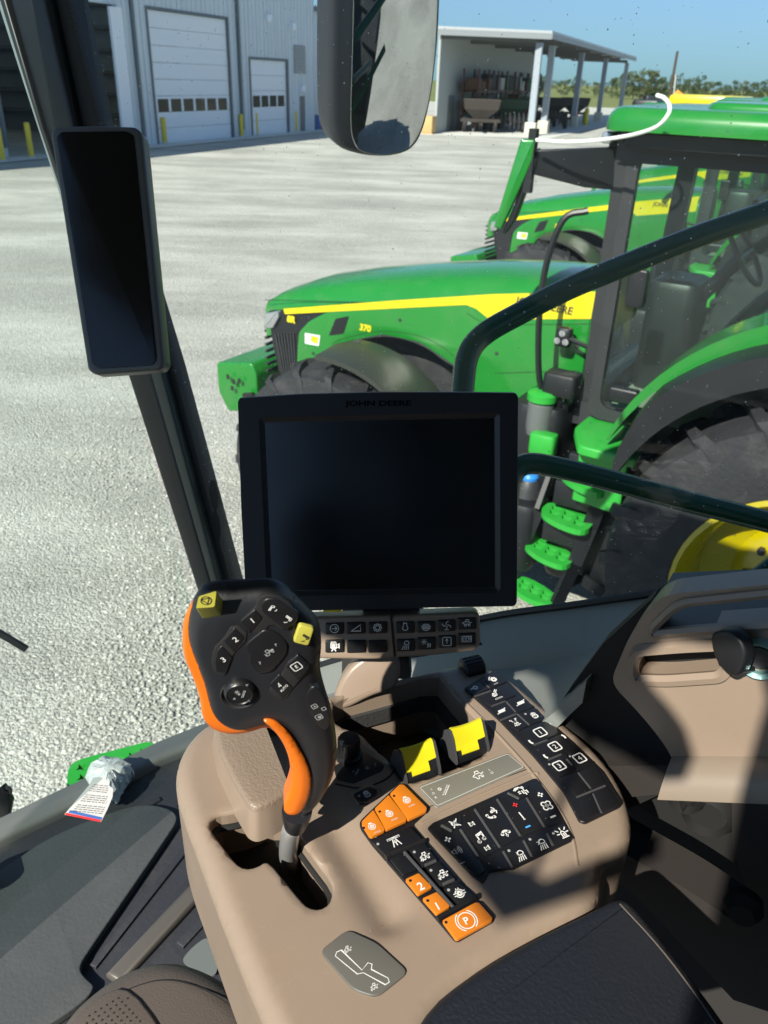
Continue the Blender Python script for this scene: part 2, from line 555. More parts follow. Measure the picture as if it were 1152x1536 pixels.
# ---------------------------------------------------------------- ground
def ground_mat(name, c1, c2, scale, far, bstr=1.0):
    m = bpy.data.materials.new(name); m.use_nodes = True
    nt = m.node_tree; N = nt.nodes; L = nt.links; b = N['Principled BSDF']
    b.inputs['Roughness'].default_value = .9
    b.inputs['Specular IOR Level'].default_value = .25
    tc = N.new('ShaderNodeTexCoord')
    wp = N.new('ShaderNodeTexNoise'); wp.inputs['Scale'].default_value = scale * .6; wp.inputs['Detail'].default_value = 2
    L.new(tc.outputs['Object'], wp.inputs['Vector'])
    add = N.new('ShaderNodeMix'); add.data_type = 'RGBA'; add.blend_type = 'LINEAR_LIGHT'; add.inputs[0].default_value = .018
    L.new(tc.outputs['Object'], add.inputs[6]); L.new(wp.outputs['Color'], add.inputs[7])
    def vor(s):
        v = N.new('ShaderNodeTexVoronoi'); v.inputs['Scale'].default_value = s; v.inputs['Randomness'].default_value = 1
        L.new(add.outputs[2], v.inputs['Vector']); return v
    v1 = vor(scale); v2 = vor(scale * 2.3)
    sp = N.new('ShaderNodeSeparateColor'); L.new(v1.outputs['Color'], sp.inputs[0])
    sp2 = N.new('ShaderNodeSeparateColor'); L.new(v2.outputs['Color'], sp2.inputs[0])
    av = N.new('ShaderNodeMix'); av.data_type = 'FLOAT'; av.inputs[0].default_value = .5
    L.new(sp.outputs[0], av.inputs[2]); L.new(sp2.outputs[0], av.inputs[3])
    ramp = N.new('ShaderNodeMix'); ramp.data_type = 'RGBA'
    ramp.inputs[6].default_value = (*c1, 1); ramp.inputs[7].default_value = (*c2, 1)
    L.new(av.outputs[0], ramp.inputs[0])
    # worn, dusty tracks
    mp = N.new('ShaderNodeMapping'); mp.inputs['Rotation'].default_value = (0, 0, math.radians(-22)); mp.inputs['Scale'].default_value = (.2, .5, 1)
    L.new(tc.outputs['Object'], mp.inputs[0])
    nz = N.new('ShaderNodeTexNoise'); nz.inputs['Scale'].default_value = 1.0; nz.inputs['Detail'].default_value = 7; nz.inputs['Roughness'].default_value = .65
    L.new(mp.outputs[0], nz.inputs['Vector'])
    r2 = N.new('ShaderNodeMapRange'); r2.inputs['From Min'].default_value = .42; r2.inputs['From Max'].default_value = .62
    L.new(nz.outputs['Fac'], r2.inputs['Value'])
    mx = N.new('ShaderNodeMix'); mx.data_type = 'RGBA'; mx.inputs[7].default_value = (*far, 1)
    mfac = N.new('ShaderNodeMath'); mfac.operation = 'MULTIPLY'; mfac.inputs[1].default_value = .5; L.new(r2.outputs[0], mfac.inputs[0])
    L.new(mfac.outputs[0], mx.inputs[0]); L.new(ramp.outputs[2], mx.inputs[6])
    mq = N.new('ShaderNodeMapping'); mq.inputs['Rotation'].default_value = (0, 0, math.radians(34)); mq.inputs['Scale'].default_value = (.05, 1.6, 1)
    L.new(tc.outputs['Object'], mq.inputs[0])
    nq = N.new('ShaderNodeTexNoise'); nq.inputs['Scale'].default_value = 1.0; nq.inputs['Detail'].default_value = 3; L.new(mq.outputs[0], nq.inputs['Vector'])
    rq = N.new('ShaderNodeMapRange'); rq.inputs['From Min'].default_value = .5; rq.inputs['From Max'].default_value = .68; rq.inputs['To Max'].default_value = .3
    L.new(nq.outputs['Fac'], rq.inputs['Value'])
    mt_ = N.new('ShaderNodeMix'); mt_.data_type = 'RGBA'; mt_.inputs[7].default_value = (.47, .46, .39, 1)
    L.new(rq.outputs[0], mt_.inputs[0]); L.new(mx.outputs[2], mt_.inputs[6]); mx = mt_
    # broad tone changes, damp and dry
    nb = N.new('ShaderNodeTexNoise'); nb.inputs['Scale'].default_value = .35; nb.inputs['Detail'].default_value = 8
    L.new(tc.outputs['Object'], nb.inputs['Vector'])
    r3 = N.new('ShaderNodeMapRange'); r3.inputs['From Min'].default_value = .3; r3.inputs['From Max'].default_value = .7; r3.inputs['To Min'].default_value = .86; r3.inputs['To Max'].default_value = 1.06
    L.new(nb.outputs['Fac'], r3.inputs['Value'])
    ml = N.new('ShaderNodeMix'); ml.data_type = 'RGBA'; ml.blend_type = 'MULTIPLY'; ml.inputs[0].default_value = 1
    L.new(mx.outputs[2], ml.inputs[6]); L.new(r3.outputs[0], ml.inputs[7])
    L.new(ml.outputs[2], b.inputs['Base Color'])
    h1 = N.new('ShaderNodeMath'); h1.operation = 'MULTIPLY'; h1.inputs[1].default_value = -1.0; L.new(v1.outputs['Distance'], h1.inputs[0])
    h2 = N.new('ShaderNodeMath'); h2.operation = 'MULTIPLY_ADD'; h2.inputs[1].default_value = -.45; L.new(v2.outputs['Distance'], h2.inputs[0]); L.new(h1.outputs[0], h2.inputs[2])
    h3 = N.new('ShaderNodeMath'); h3.operation = 'MULTIPLY_ADD'; h3.inputs[1].default_value = .6; L.new(sp.outputs[1], h3.inputs[0]); L.new(h2.outputs[0], h3.inputs[2])
    bp = N.new('ShaderNodeBump'); bp.inputs['Strength'].default_value = bstr; bp.inputs['Distance'].default_value = .017
    L.new(h3.outputs[0], bp.inputs['Height'])
    L.new(bp.outputs[0], b.inputs['Normal'])
    return m

G_GRAVEL = ground_mat('gravel', (.24, .24, .21), (.60, .60, .54), 48, (.78, .78, .70))
G_GRASS = mat('field_grass', (.13, .15, .035), .9, var=.5, vscale=.05)
G_CONC = mat('concrete', (.55, .55, .51), .85, bump=.3, bscale=30, var=.12, vscale=1.5)

def flat(name, pts, z, m):
    mb = MB(); mb.add([(x, y, z) for x, y in pts], [tuple(range(len(pts)))])
    return tag(mb.build(name, m, smooth=0), kind='structure')
flat('grass_field', [(-3000, -3000), (3000, -3000), (3000, 4000), (-3000, 4000)], -.12, G_GRASS)

# a gently uneven yard, finer near the tractor
mb = MB()
nx, ny = 150, 200
def yardh(x, y):
    return .02 * math.sin(x * .9 + .4 * y) + .015 * math.sin(y * 1.7 - .3 * x) + .01 * math.sin(3.1 * x + 1.3 * y)
xs = [-60 + 190 * (i / nx) for i in range(nx + 1)]
ys = [-25 + 175 * (j / ny) ** 1.6 for j in range(ny + 1)]
vs_ = [(x, y, (yardh(x, y) * .6 if y < 30 else 0)) for y in ys for x in xs]
mb.add(vs_, [(j * (nx + 1) + i, j * (nx + 1) + i + 1, (j + 1) * (nx + 1) + i + 1, (j + 1) * (nx + 1) + i) for j in range(ny) for i in range(nx)])
tag(mb.build('gravel_yard', G_GRAVEL, smooth=180, recalc=False), kind='structure')

# loose stones lying on the gravel near the cab
def stone(mb, c, r, rnd):
    vs = []
    for th, ph in [(0, 0)] + [(1, k * 1.2566) for k in range(5)] + [(2, k * 1.2566 + .6) for k in range(5)]:
        if th == 0: p = (0, 0, 1)
        elif th == 1: p = (math.cos(ph) * .8, math.sin(ph) * .8, .55)
        else: p = (math.cos(ph), math.sin(ph), -.3)
        k = rnd.uniform(.7, 1.2)
        vs.append((c[0] + p[0] * r * k, c[1] + p[1] * r * k, c[2] + p[2] * r * .65 * k))
    fs = [(0, 1 + i, 1 + (i + 1) % 5) for i in range(5)]
    for i in range(5):
        a, b = 1 + i, 1 + (i + 1) % 5
        c_, d = 6 + i, 6 + (i + 1) % 5
        fs += [(a, c_, b), (b, c_, d)]
    mb.add(vs, fs)
rnd = random.Random(5)
mb = MB()
cnt = 0
while cnt < 42000:
    u = rnd.uniform(-140, 1100); v = 330 + 950 * rnd.random() ** .9
    g = ground(u, v)
    if g[1] > 13: continue
    r = rnd.choice([.004, .005, .006, .008, .010, .015]) * rnd.uniform(.7, 1.1)
    stone(mb, (g[0] + rnd.uniform(-.1, .1), g[1], yardh(g[0], g[1]) * .6 + r * .12), r, rnd)
    cnt += 1
_stm = bpy.data.materials.new('loose_stone'); _stm.use_nodes = True
_b = _stm.node_tree.nodes['Principled BSDF']; _b.inputs['Roughness'].default_value = .9
_g = _stm.node_tree.nodes.new('ShaderNodeNewGeometry')
_mx = _stm.node_tree.nodes.new('ShaderNodeMix'); _mx.data_type = 'RGBA'
_mx.inputs[6].default_value = (.27, .265, .235, 1); _mx.inputs[7].default_value = (.58, .575, .52, 1)
_stm.node_tree.links.new(_g.outputs['Random Per Island'], _mx.inputs[0]); _stm.node_tree.links.new(_mx.outputs[2], _b.inputs['Base Color'])
tag(mb.build('loose_gravel', _stm, smooth=0), kind='stuff')

# ---------------------------------------------------------------- steel workshop
C0 = ground(480, 194.8)               # far corner of the tall part
BD = unit(C0 - ground(16, 237))     # along the facade
BN = unit([BD[1], -BD[0], 0])         # out of the facade
FP = Pl(C0, -BD, (0, 0, 1))           # local a grows towards the camera side
if FP.n @ BN < 0:
    FP = Pl(C0, BD, (0, 0, 1))
SGN = 1 if FP.ex @ BD > 0 else -1
def sheetmetal(name, col, pitch=.3):
    m = bpy.data.materials.new(name); m.use_nodes = True
    nt = m.node_tree; N = nt.nodes; L = nt.links; b = N['Principled BSDF']
    b.inputs['Roughness'].default_value = .5
    tc = N.new('ShaderNodeTexCoord')
    dt = N.new('ShaderNodeVectorMath'); dt.operation = 'DOT_PRODUCT'; dt.inputs[1].default_value = tuple(BD)
    L.new(tc.outputs['Object'], dt.inputs[0])
    w = N.new('ShaderNodeMath'); w.operation = 'PINGPONG'; w.inputs[1].default_value = pitch / 2
    L.new(dt.outputs['Value'], w.inputs[0])
    mr = N.new('ShaderNodeMapRange'); mr.inputs['From Min'].default_value = .02; mr.inputs['From Max'].default_value = .05
    L.new(w.outputs[0], mr.inputs['Value'])
    bp = N.new('ShaderNodeBump'); bp.inputs['Distance'].default_value = .04; bp.inputs['Strength'].default_value = 1
    L.new(mr.outputs[0], bp.inputs['Height']); L.new(bp.outputs[0], b.inputs['Normal'])
    nz = N.new('ShaderNodeTexNoise'); nz.inputs['Scale'].default_value = .4; nz.inputs['Detail'].default_value = 6
    L.new(tc.outputs['Object'], nz.inputs['Vector'])
    mx = N.new('ShaderNodeMix'); mx.data_type = 'RGBA'
    mx.inputs[6].default_value = (*[c * .9 for c in col], 1); mx.inputs[7].default_value = (*[c * 1.05 for c in col], 1)
    L.new(nz.outputs['Fac'], mx.inputs[0]); L.new(mx.outputs[2], b.inputs['Base Color'])
    return m
M_WALL = sheetmetal('ribbed_wall_sheet', (.66, .72, .76))
M_ROOFS = mat('roof_sheet', (.45, .47, .48), .4, var=.06)
M_DOOR = mat('sectional_door', (.80, .84, .88), .5, var=.03)
M_TRIM = mat('dark_grey_trim', (.12, .14, .15), .5)
M_WIN = mat('dark_window', (.015, .02, .018), .12, var=.6, vscale=1.3, spec=.25)
M_INT = mat('interior_steel', (.10, .10, .095), .8, var=.2)
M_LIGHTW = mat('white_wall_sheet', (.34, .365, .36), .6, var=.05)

def fp(u, v): return FP.hit(u, v)
g_b = empty('workshop_building', C0, 'large pale blue-grey ribbed metal workshop with big white roll-up doors across the gravel', 'building')
HT = 14.5  # out-of-view wall raised to widen its shadow on the yard
# openings in facade coordinates, from the photograph's outline
def rect(u0, u1, vt, vb):
    a0 = fp(u0, vb)[0]; a1 = fp(u1, vb)[0]
    top = fp((u0 + u1) / 2 - 6, vt)[1]
    return min(a0, a1), max(a0, a1), top
aO = fp(14, 239)[0]; bO = fp(197, 221)[0]           # open bay
aD = fp(238, 217)[0]; bD = fp(350, 207)[0]
aE = fp(379, 205)[0]; bE = fp(433, 199)[0]
openings = [(min(aO, bO), max(aO, bO), 5.7), (min(aD, bD), max(aD, bD), 5.72), (min(aE, bE), max(aE, bE), 3.95)]
a_end = fp(472, 196)[0]                              # far corner
a_start = a_end - SGN * 44
lo, hi = min(a_end, a_start), max(a_end, a_start)
bnds = [(lo, 0), (hi, 0), (hi, HT), (lo, HT)]
mb = MB()
segs = sorted(openings)
x = lo
for a, b, t in segs + [(hi, hi, 0)]:
    mb.slab(FP, [(x, 0), (a, 0), (a, HT), (x, HT)], 0, -.2)
    if b > a: mb.slab(FP, [(a, t), (b, t), (b, HT), (a, HT)], 0, -.2)
    x = b
mb.slab(Pl(FP.P(a_end, 0, 0), -BN, (0, 0, 1)), [(.2, 0), (22, 0), (22, HT), (.2, HT)], .1, -.1)
k_ = lo + .2
while k_ < hi:
    tp_ = max([t for a, b, t in openings if a - .15 < k_ < b + .1] or [0])
    mb.slab(FP, [(k_, tp_ + .02 if tp_ else 0), (k_ + .07, tp_ + .02 if tp_ else 0), (k_ + .055, HT - .01), (k_ + .015, HT - .01)], .035, .001)
    k_ += .42
mb.build('wall', M_WALL, g_b, smooth=0)
mb = MB()
mb.slab(FP, [(lo - .3, HT), (hi + .3, HT), (hi + .3, HT + .25), (lo - .3, HT + .25)], .25, -22)
mb.build('roof', M_ROOFS, g_b, smooth=0)
for nm, (a, b, t), rows in (('large', openings[1], 8), ('small', openings[2], 5)):
    mb = MB()
    for k in range(rows):
        y0 = t * k / rows; y1 = t * (k + 1) / rows - .02
        mb.slab(FP, [(a + .06, y0), (b - .06, y0), (b - .06, y1), (a + .06, y1)], -.08, -.16)
    d = mb.build('roller_door', M_DOOR, g_b, smooth=0)
    fr = MB()
    for p in ([(a - .1, 0), (a + .05, 0), (a + .05, t), (a - .1, t)], [(b - .05, 0), (b + .1, 0), (b + .1, t), (b - .05, t)], [(a - .1, t), (b + .1, t), (b + .1, t + .12), (a - .1, t + .12)]):
        fr.slab(FP, p, .04, -.1)
    fr.build('door_frame', M_TRIM, d, smooth=0)
    wb = MB(); nw = 6 if nm == 'large' else 4
    y0, y1 = (1.42, 2.0) if nm == 'large' else (1.5, 2.1)
    for k in range(nw):
        w = (b - a - .5) / nw
        p0 = a + .25 + k * w + .1 * w; p1 = p0 + w * .8
        wb.slab(FP, [(p0, y0), (p1, y0), (p1, y1), (p0, y1)], -.07, -.09)
    wb.build('door_window', M_WIN, d, smooth=0)
# wide jambs, downpipes, louvre, person door, lights
for u, v in ((214, 219), (362, 207), (8, 241)):
    a = fp(u, v)[0]
    mb = MB(); mb.slab(FP, [(a, .4), (a + .16, .4), (a + .16, HT), (a, HT)], .16, 0)
    dp = mb.build('downpipe', M_TRIM, g_b, smooth=0)
a0, a1 = fp(450, 198)[0], fp(457, 197)[0]
mb = MB(); mb.slab(FP, [(a0, 0), (a1, 0), (a1, 2.05), (a0, 2.05)], .04, 0)
mb.build('door', M_TRIM, g_b, smooth=0)
l0, l1 = fp(441, 110), fp(457, 68)
mb = MB()
for k in range(12):
    z = l0[1] + (l1[1] - l0[1]) * k / 12
    mb.slab(FP, [(l0[0], z), (l1[0], z), (l1[0], z + .1), (l0[0], z + .1)], .07, 0)
mb.build('wall_louvre', mat('louvre', (.3, .32, .33), .5), g_b, smooth=0)
for u, v in ((400, 27), (437, 40), (452, 133)):
    q = fp(u, v)
    mb = MB(); mb.slab(FP, [(q[0] - .2, q[1] - .18), (q[0] + .2, q[1] - .18), (q[0] + .2, q[1] + .18), (q[0] - .2, q[1] + .18)], .22, 0, .04)
    mb.build('wall_light', M_DOOR, g_b)
# inside the open bay
a, b, t = openings[0]
mb = MB()
mb.slab(FP, [(a - 5, 0), (b + 5, 0), (b + 5, 7), (a - 5, 7)], -16, -16.2)
mb.slab(FP, [(a - 5, 0), (a - 4.8, 0), (a - 4.8, 7), (a - 5, 7)], -.3, -16)
mb.slab(FP, [(b + 4.8, 0), (b + 5, 0), (b + 5, 7), (b + 4.8, 7)], -.3, -16)
for k in range(5):
    mb.slab(FP, [(a - 4.8, 1.2 + k * 1.3), (b + 4.8, 1.2 + k * 1.3), (b + 4.8, 1.35 + k * 1.3), (a - 4.8, 1.35 + k * 1.3)], -15.6, -16)
for k in range(3):
    xx = a - 3 + k * 4.5
    mb.slab(FP, [(xx, 0), (xx + .35, 0), (xx + .35, 7), (xx, 7)], -15.2, -16)
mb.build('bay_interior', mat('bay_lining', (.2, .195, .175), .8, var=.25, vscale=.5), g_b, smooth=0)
mb = MB()
for k in range(6):
    mb.slab(FP, [(b + 4.3, 1.0 + k), (b + 4.8, 1.0 + k), (b + 4.8, 1.15 + k), (b + 4.3, 1.15 + k)], -.5, -16)
mb.build('wall_girt', M_INT, g_b, smooth=0)
# folded-back door leaf beside the open bay
mb = MB()
q0, q1 = fp(180, 222)[0], fp(197, 221)[0]
mb.slab(FP, [(q0, .05), (q1, .05), (q1, 5.6), (q0, 5.6)], .3, .18)
mb.build('sliding_door_edge', M_DOOR, g_b, smooth=0)

g_l = empty('lean_to_building', ground(497, 194), 'lower pale ribbed metal shed beyond the far corner of the workshop', 'building')
C1 = ground(474, 196)
LP = Pl(C1 - BN * 1.5, FP.ex, (0, 0, 1))
mb = MB(); mb.slab(LP, [(0, 0), (SGN * 14, 0), (SGN * 14, 7.0), (0, 7.0)], 0, -12)
mb.build('wall', M_WALL, g_l, smooth=0)
mb = MB(); mb.slab(LP, [(-.1, 7.0), (SGN * 14.3, 7.0), (SGN * 14.3, 7.25), (-.1, 7.25)], .3, -12.3)
mb.build('roof', M_TRIM, g_l, smooth=0)
q = LP.hit(481, 97)
mb = MB(); mb.slab(LP, [(q[0] - .3, q[1] - .3), (q[0] + .3, q[1] - .3), (q[0] + .3, q[1] + .3), (q[0] - .3, q[1] + .3)], .05, 0)
mb.build('wall_vent', M_TRIM, g_l, smooth=0)

# concrete apron in front of the facade
A = FP.P(lo, 0, 0); B = FP.P(hi + 16, 0, 0) if SGN > 0 else FP.P(lo - 16, 0, 0)
if SGN < 0: A = FP.P(hi, 0, 0)
flat('concrete_apron', [tuple(A[:2]), tuple(B[:2]), tuple((B + BN * 1.3)[:2]), tuple((A + BN * 1.3)[:2])], .03, G_CONC)

# yellow bollards
def bollard(u, v, lab, h=1.2):
    g = ground(u, v)
    e = empty('bollard', g, lab, 'bollard', 'yellow steel bollards guarding the workshop doors')
    mb = MB(); mb.lathe(g, (0, 0, 1), [(.11, 0), (.11, h - .06), (.1, h - .02), (.06, h)], 14)
    mb.build('post', MT['bollard'], e)
    mb = MB(); mb.lathe(g, (0, 0, 1), [(.2, 0), (.2, .05), (.12, .09), (.11, .09)], 14)
    mb.build('concrete_collar', G_CONC, e)
bollard(5, 243, 'yellow bollard at the very left edge beside the open workshop bay')
bollard(48, 238, 'yellow bollard standing in front of the open workshop bay', 1.3)
bollard(218, 218, 'yellow bollard between the open bay and the big white door')
bollard(248, 216, 'yellow bollard at the left edge of the big white door')
bollard(363, 206, 'yellow bollard at the right edge of the big white door')
bollard(385, 203, 'yellow bollard at the left edge of the smaller white door')
bollard(444, 198, 'yellow bollard at the right edge of the smaller white door')

M_BLUE = mat('blue_drum', (.05, .14, .35), .4)
def drum(u, v, lab, m):
    g = ground(u, v)
    mb = MB(); mb.lathe(g, (0, 0, 1), [(.29, 0), (.3, .02), (.29, .3), (.305, .32), (.29, .34), (.29, .6), (.305, .62), (.29, .64), (.3, .88), (.27, .9), (.27, .87)], 18)
    tag(mb.build('drum', m), lab, 'drum', 'drums along the lean-to wall')
drum(475, 194.5, 'blue drum standing against the wall of the lower metal shed', M_BLUE)
drum(487, 194, 'dark brown drum to the right of the blue drum', mat('brown_drum', (.09, .06, .05), .5))

# ---------------------------------------------------------------- open machinery shed
S1 = ground(795, 204); S2 = ground(833, 201); S3 = ground(870, 191); S4 = ground(896, 182.5)
dS = unit(S4 - S1)
S2 = S1 + dS * ((S2 - S1) @ dS); S3 = S1 + dS * ((S3 - S1) @ dS)
S5 = S1 + dS * (((S4 - S1) @ dS) + 17)
WF = ground(652, 200)
WB = WF + dS * 31
g_s = empty('open_machinery_shed', (S1 + WF) / 2, 'open-sided flat-roofed steel shed full of stored machinery', 'shed')
M_POST = mat('grey_steel_post', (.30, .34, .38), .45, var=.08)
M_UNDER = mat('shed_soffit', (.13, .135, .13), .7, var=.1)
HS = 5.6
for P in (S1, S2, S3, S4, S5):
    mb = MB(); mb.box(P + A3(0, 0, HS / 2 + .25), (.42, .42, HS - .5), dS, np.cross((0, 0, 1), dS))
    p = mb.build('post', M_POST, g_s, smooth=0)
    mb = MB(); mb.bevbox(P + A3(0, 0, .42), (.75, .75, .85), .03, dS, np.cross((0, 0, 1), dS))
    mb.build('concrete_footing', mat('pale_concrete', (.55, .52, .42), .8), p)
inw = unit(WF - S1)
def quadslab(mb, pts, z0, z1):
    mb.add([(p[0], p[1], z0) for p in pts] + [(p[0], p[1], z1) for p in pts], [(3, 2, 1, 0), (4, 5, 6, 7), (0, 1, 5, 4), (1, 2, 6, 5), (2, 3, 7, 6), (3, 0, 4, 7)])
out = -inw
RA = S1 - dS * .7 + out * .9; RB = S5 + dS * .7 + out * .9; RC = WF + dS * ((S5 - S1) @ dS + .7); RD = WF - dS * .7
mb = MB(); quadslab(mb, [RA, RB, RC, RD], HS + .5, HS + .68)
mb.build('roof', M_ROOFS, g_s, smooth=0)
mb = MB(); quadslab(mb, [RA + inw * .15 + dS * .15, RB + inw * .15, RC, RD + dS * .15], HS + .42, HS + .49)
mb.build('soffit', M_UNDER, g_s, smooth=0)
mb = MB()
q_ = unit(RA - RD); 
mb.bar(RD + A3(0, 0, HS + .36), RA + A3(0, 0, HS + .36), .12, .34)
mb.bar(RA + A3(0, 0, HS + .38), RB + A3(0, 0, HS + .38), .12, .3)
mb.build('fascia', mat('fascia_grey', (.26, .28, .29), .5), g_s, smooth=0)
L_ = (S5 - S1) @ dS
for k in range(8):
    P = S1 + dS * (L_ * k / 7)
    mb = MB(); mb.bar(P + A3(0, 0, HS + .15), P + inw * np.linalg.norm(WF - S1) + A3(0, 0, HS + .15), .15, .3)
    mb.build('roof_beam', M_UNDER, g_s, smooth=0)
mb = MB()
WP = Pl(WF, dS, (0, 0, 1))
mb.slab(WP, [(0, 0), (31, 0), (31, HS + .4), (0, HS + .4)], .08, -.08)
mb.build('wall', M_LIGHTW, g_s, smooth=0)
mb = MB()
q = WP.hit(668, 192)[0]
mb.slab(WP, [(q, 0), (q + 1.4, 0), (q + 1.4, 2.3), (q, 2.3)], .12 * (1 if WP.n @ BN > 0 else -1), 0)
mb.build('door', M_TRIM, g_s, smooth=0)
# pad under the shed and before it
P0 = S1 - dS * 3 + out * 2; P1 = S5 + dS * 6 + out * 3; P2 = RC + dS * 6 - out * 3; P3 = WF - dS * 3 - out * 6
flat('shed_floor', [tuple(P[:2]) for P in (P0, P1, P2, P3)], .02, G_CONC)

SD = dS; SX = np.cross(dS, (0, 0, 1)); SX = SX if SX[0] > 0 else -SX
M_RACK = mat('rust_red_rack', (.10, .03, .022), .6, var=.3)
M_BOXES = [mat('stock_' + n, c, .7, var=.3) for n, c in (('white', (.5, .5, .47)), ('dark', (.04, .04, .045)), ('green', (.05, .14, .07)), ('brown', (.12, .06, .035)), ('grey', (.15, .16, .17)))]
def rack(base, n, lab, where):
    e = empty('storage_rack', base, lab, 'rack', 'rust red pallet racks inside the shed')
    mb = MB()
    for k in range(n + 1):
        for s in (0, 1.1):
            mb.box(base + SD * k * 2.7 + SX * s + A3(0, 0, 2.0), (.12, .12, 4.0), SD, SX)
    for z in (1.3, 2.6):
        for s in (0, 1.1):
            mb.box(base + SD * n * 1.35 + SX * s + A3(0, 0, z), (2.7 * n, .06, .14), SD, SX)
    mb.build('rack_frame', M_RACK, e, smooth=0)
    r = random.Random(int(base[1] * 10))
    for k in range(n):
        for z in (0.02, 1.38, 2.68):
            for j in range(2):
                w, h = r.uniform(.7, 1.2), r.uniform(.5, 1.05)
                m = MB(); m.bevbox(base + SD * (k * 2.7 + .75 + j * 1.25) + SX * .55 + A3(0, 0, z + h / 2), (w, .9, h), .04, SD, SX)
                ci_ = r.randrange(5); r_col = ('white', 'black', 'green', 'brown', 'grey')[ci_]
                tag(m.build('stock_crate', M_BOXES[ci_]), 'small ' + r_col + ' stored crate on the ' + ('floor under' if z < 1 else 'middle shelf of' if z < 2 else 'top shelf of') + ' the ' + where + ', ' + ('first', 'second', 'third', 'fourth')[k] + ' bay, ' + ('left' if j else 'right') + ' one', 'crate', 'crates stored on the racks')
rack(WF + dS * 4 + SX * .6, 4, 'rust red rack near the front along the shed wall', 'front rack')
rack(WF + dS * 16.5 + SX * .6, 4, 'rust red rack further back along the shed wall', 'back rack')

def implement(base, kind, lab, m):
    """parked farm implements: frame, wheels, hopper or tines"""
    e = empty('farm_implement', base, lab, 'machine', 'machines parked under the shed roof')
    mb = MB()
    mb.bar(base + A3(-1.4, 0, .8), base + A3(1.4, 0, .8), .18, .22); mb.bar(base + A3(-1.2, .7, .8), base + A3(1.2, .7, .8), .16, .2)
    mb.bar(base + A3(0, -1.2, .6), base + A3(0, 1.4, .8), .16, .18)
    mb.build('frame', m, e, smooth=0)
    for s in (-1.1, 1.1):
        w = MB(); w.lathe(base + A3(s - .13, .35, .5), (1, 0, 0), [(.26, 0), (.48, .02), (.5, .08), (.5, .18), (.48, .24), (.26, .26)], 18); w.build('wheel', MT['tyre'], e)
    if kind == 0:
        h = MB(); rings = []
        for z, k in ((.9, .35), (1.5, .9), (2.1, 1.0), (2.15, .95)):
            rings.append([base + A3(x * 1.3 * k, y * .7 * k + .2, z) for x, y in ((-1, -1), (1, -1), (1, 1), (-1, 1))])
        h.loft(rings); h.build('hopper', m, e, smooth=20)
    else:
        t = MB()
        for k in range(9):
            x = -1.3 + k * .325
            t.tube([base + A3(x, -.2, .8), base + A3(x, -.5, 1.3), base + A3(x, -.9, 1.1), base + A3(x, -1.0, .3)], .045, 6)
        t.build('tines', m, e)
M_OR = mat('implement_rust', (.14, .06, .04), .6, var=.3); M_GN = mat('implement_green', (.025, .07, .04), .6); M_BK = mat('implement_black', (.03, .03, .035), .6)
implement(S1 + dS * 4 + inw * 2.6, 1, 'low dark tined implement just behind the nearest shed post', M_BK)
implement(S1 + dS * 9 + inw * 3.4, 0, 'rust brown hopper machine in the middle of the shed', M_OR)
implement(S1 + dS * 15 + inw * 2.4, 1, 'rust brown tined implement deep inside the shed', M_OR)
implement(S1 + dS * 22 + inw * 3.0, 0, 'dark hopper machine near the back of the shed', M_BK)
implement(WF + dS * 9 + SX * 3.0, 0, 'green hopper machine near the front of the shed wall', M_GN)
implement(S1 + dS * 2.2 + inw * 4.2, 0, 'dark brown hopper machine just inside the open front of the shed', mat('implement_brown', (.035, .028, .024), .6))
implement(S1 + dS * 12 + inw * .9, 1, 'black tined implement close behind the third shed post', M_BK)
implement(S1 + dS * 27 + inw * 1.8, 0, 'black hopper machine farthest back beside the last shed post', M_BK)

def pallet_box(u, v, w, h, lab, m, cat='crate'):
    g = ground(u, v)
    mb = MB()
    mb.bevbox(g + A3(0, 0, h / 2 + .1), (w, w * .8, h), .03, BD, -BN)
    e = empty('wooden_crate', g, lab, cat)
    mb.build('crate_body', m, e)
    mb = MB()
    for s in (-.4, 0, .4):
        mb.box(g + BD * w * s + A3(0, 0, .05), (.1, w * .8, .1), BD, -BN)
    mb.build('skid', m, e, smooth=0)
pallet_box(643, 201, .9, 1.0, 'pale wooden crate standing beside the shed wall behind the mirror', mat('pine_wood', (.5, .33, .14), .7, var=.2))
def cylinder_tank(P, lab, m, h=1.2):
    mb = MB(); mb.lathe(P, (0, 0, 1), [(.2, 0), (.22, .05), (.22, h * .8), (.15, h * .92), (.06, h * .96), (.06, h)], 14)
    tag(mb.build('gas_bottle', m), lab, 'gas bottle')
cylinder_tank(S1 + dS * 17 + out * .1, 'red gas bottle near the back right posts of the shed', mat('red_paint', (.45, .03, .02), .4))
cylinder_tank(S1 + dS * 21 + out * .4 + A3(0, 0, 0), 'yellow gas bottle near the far posts of the shed', MT['yellow'], 1.5)

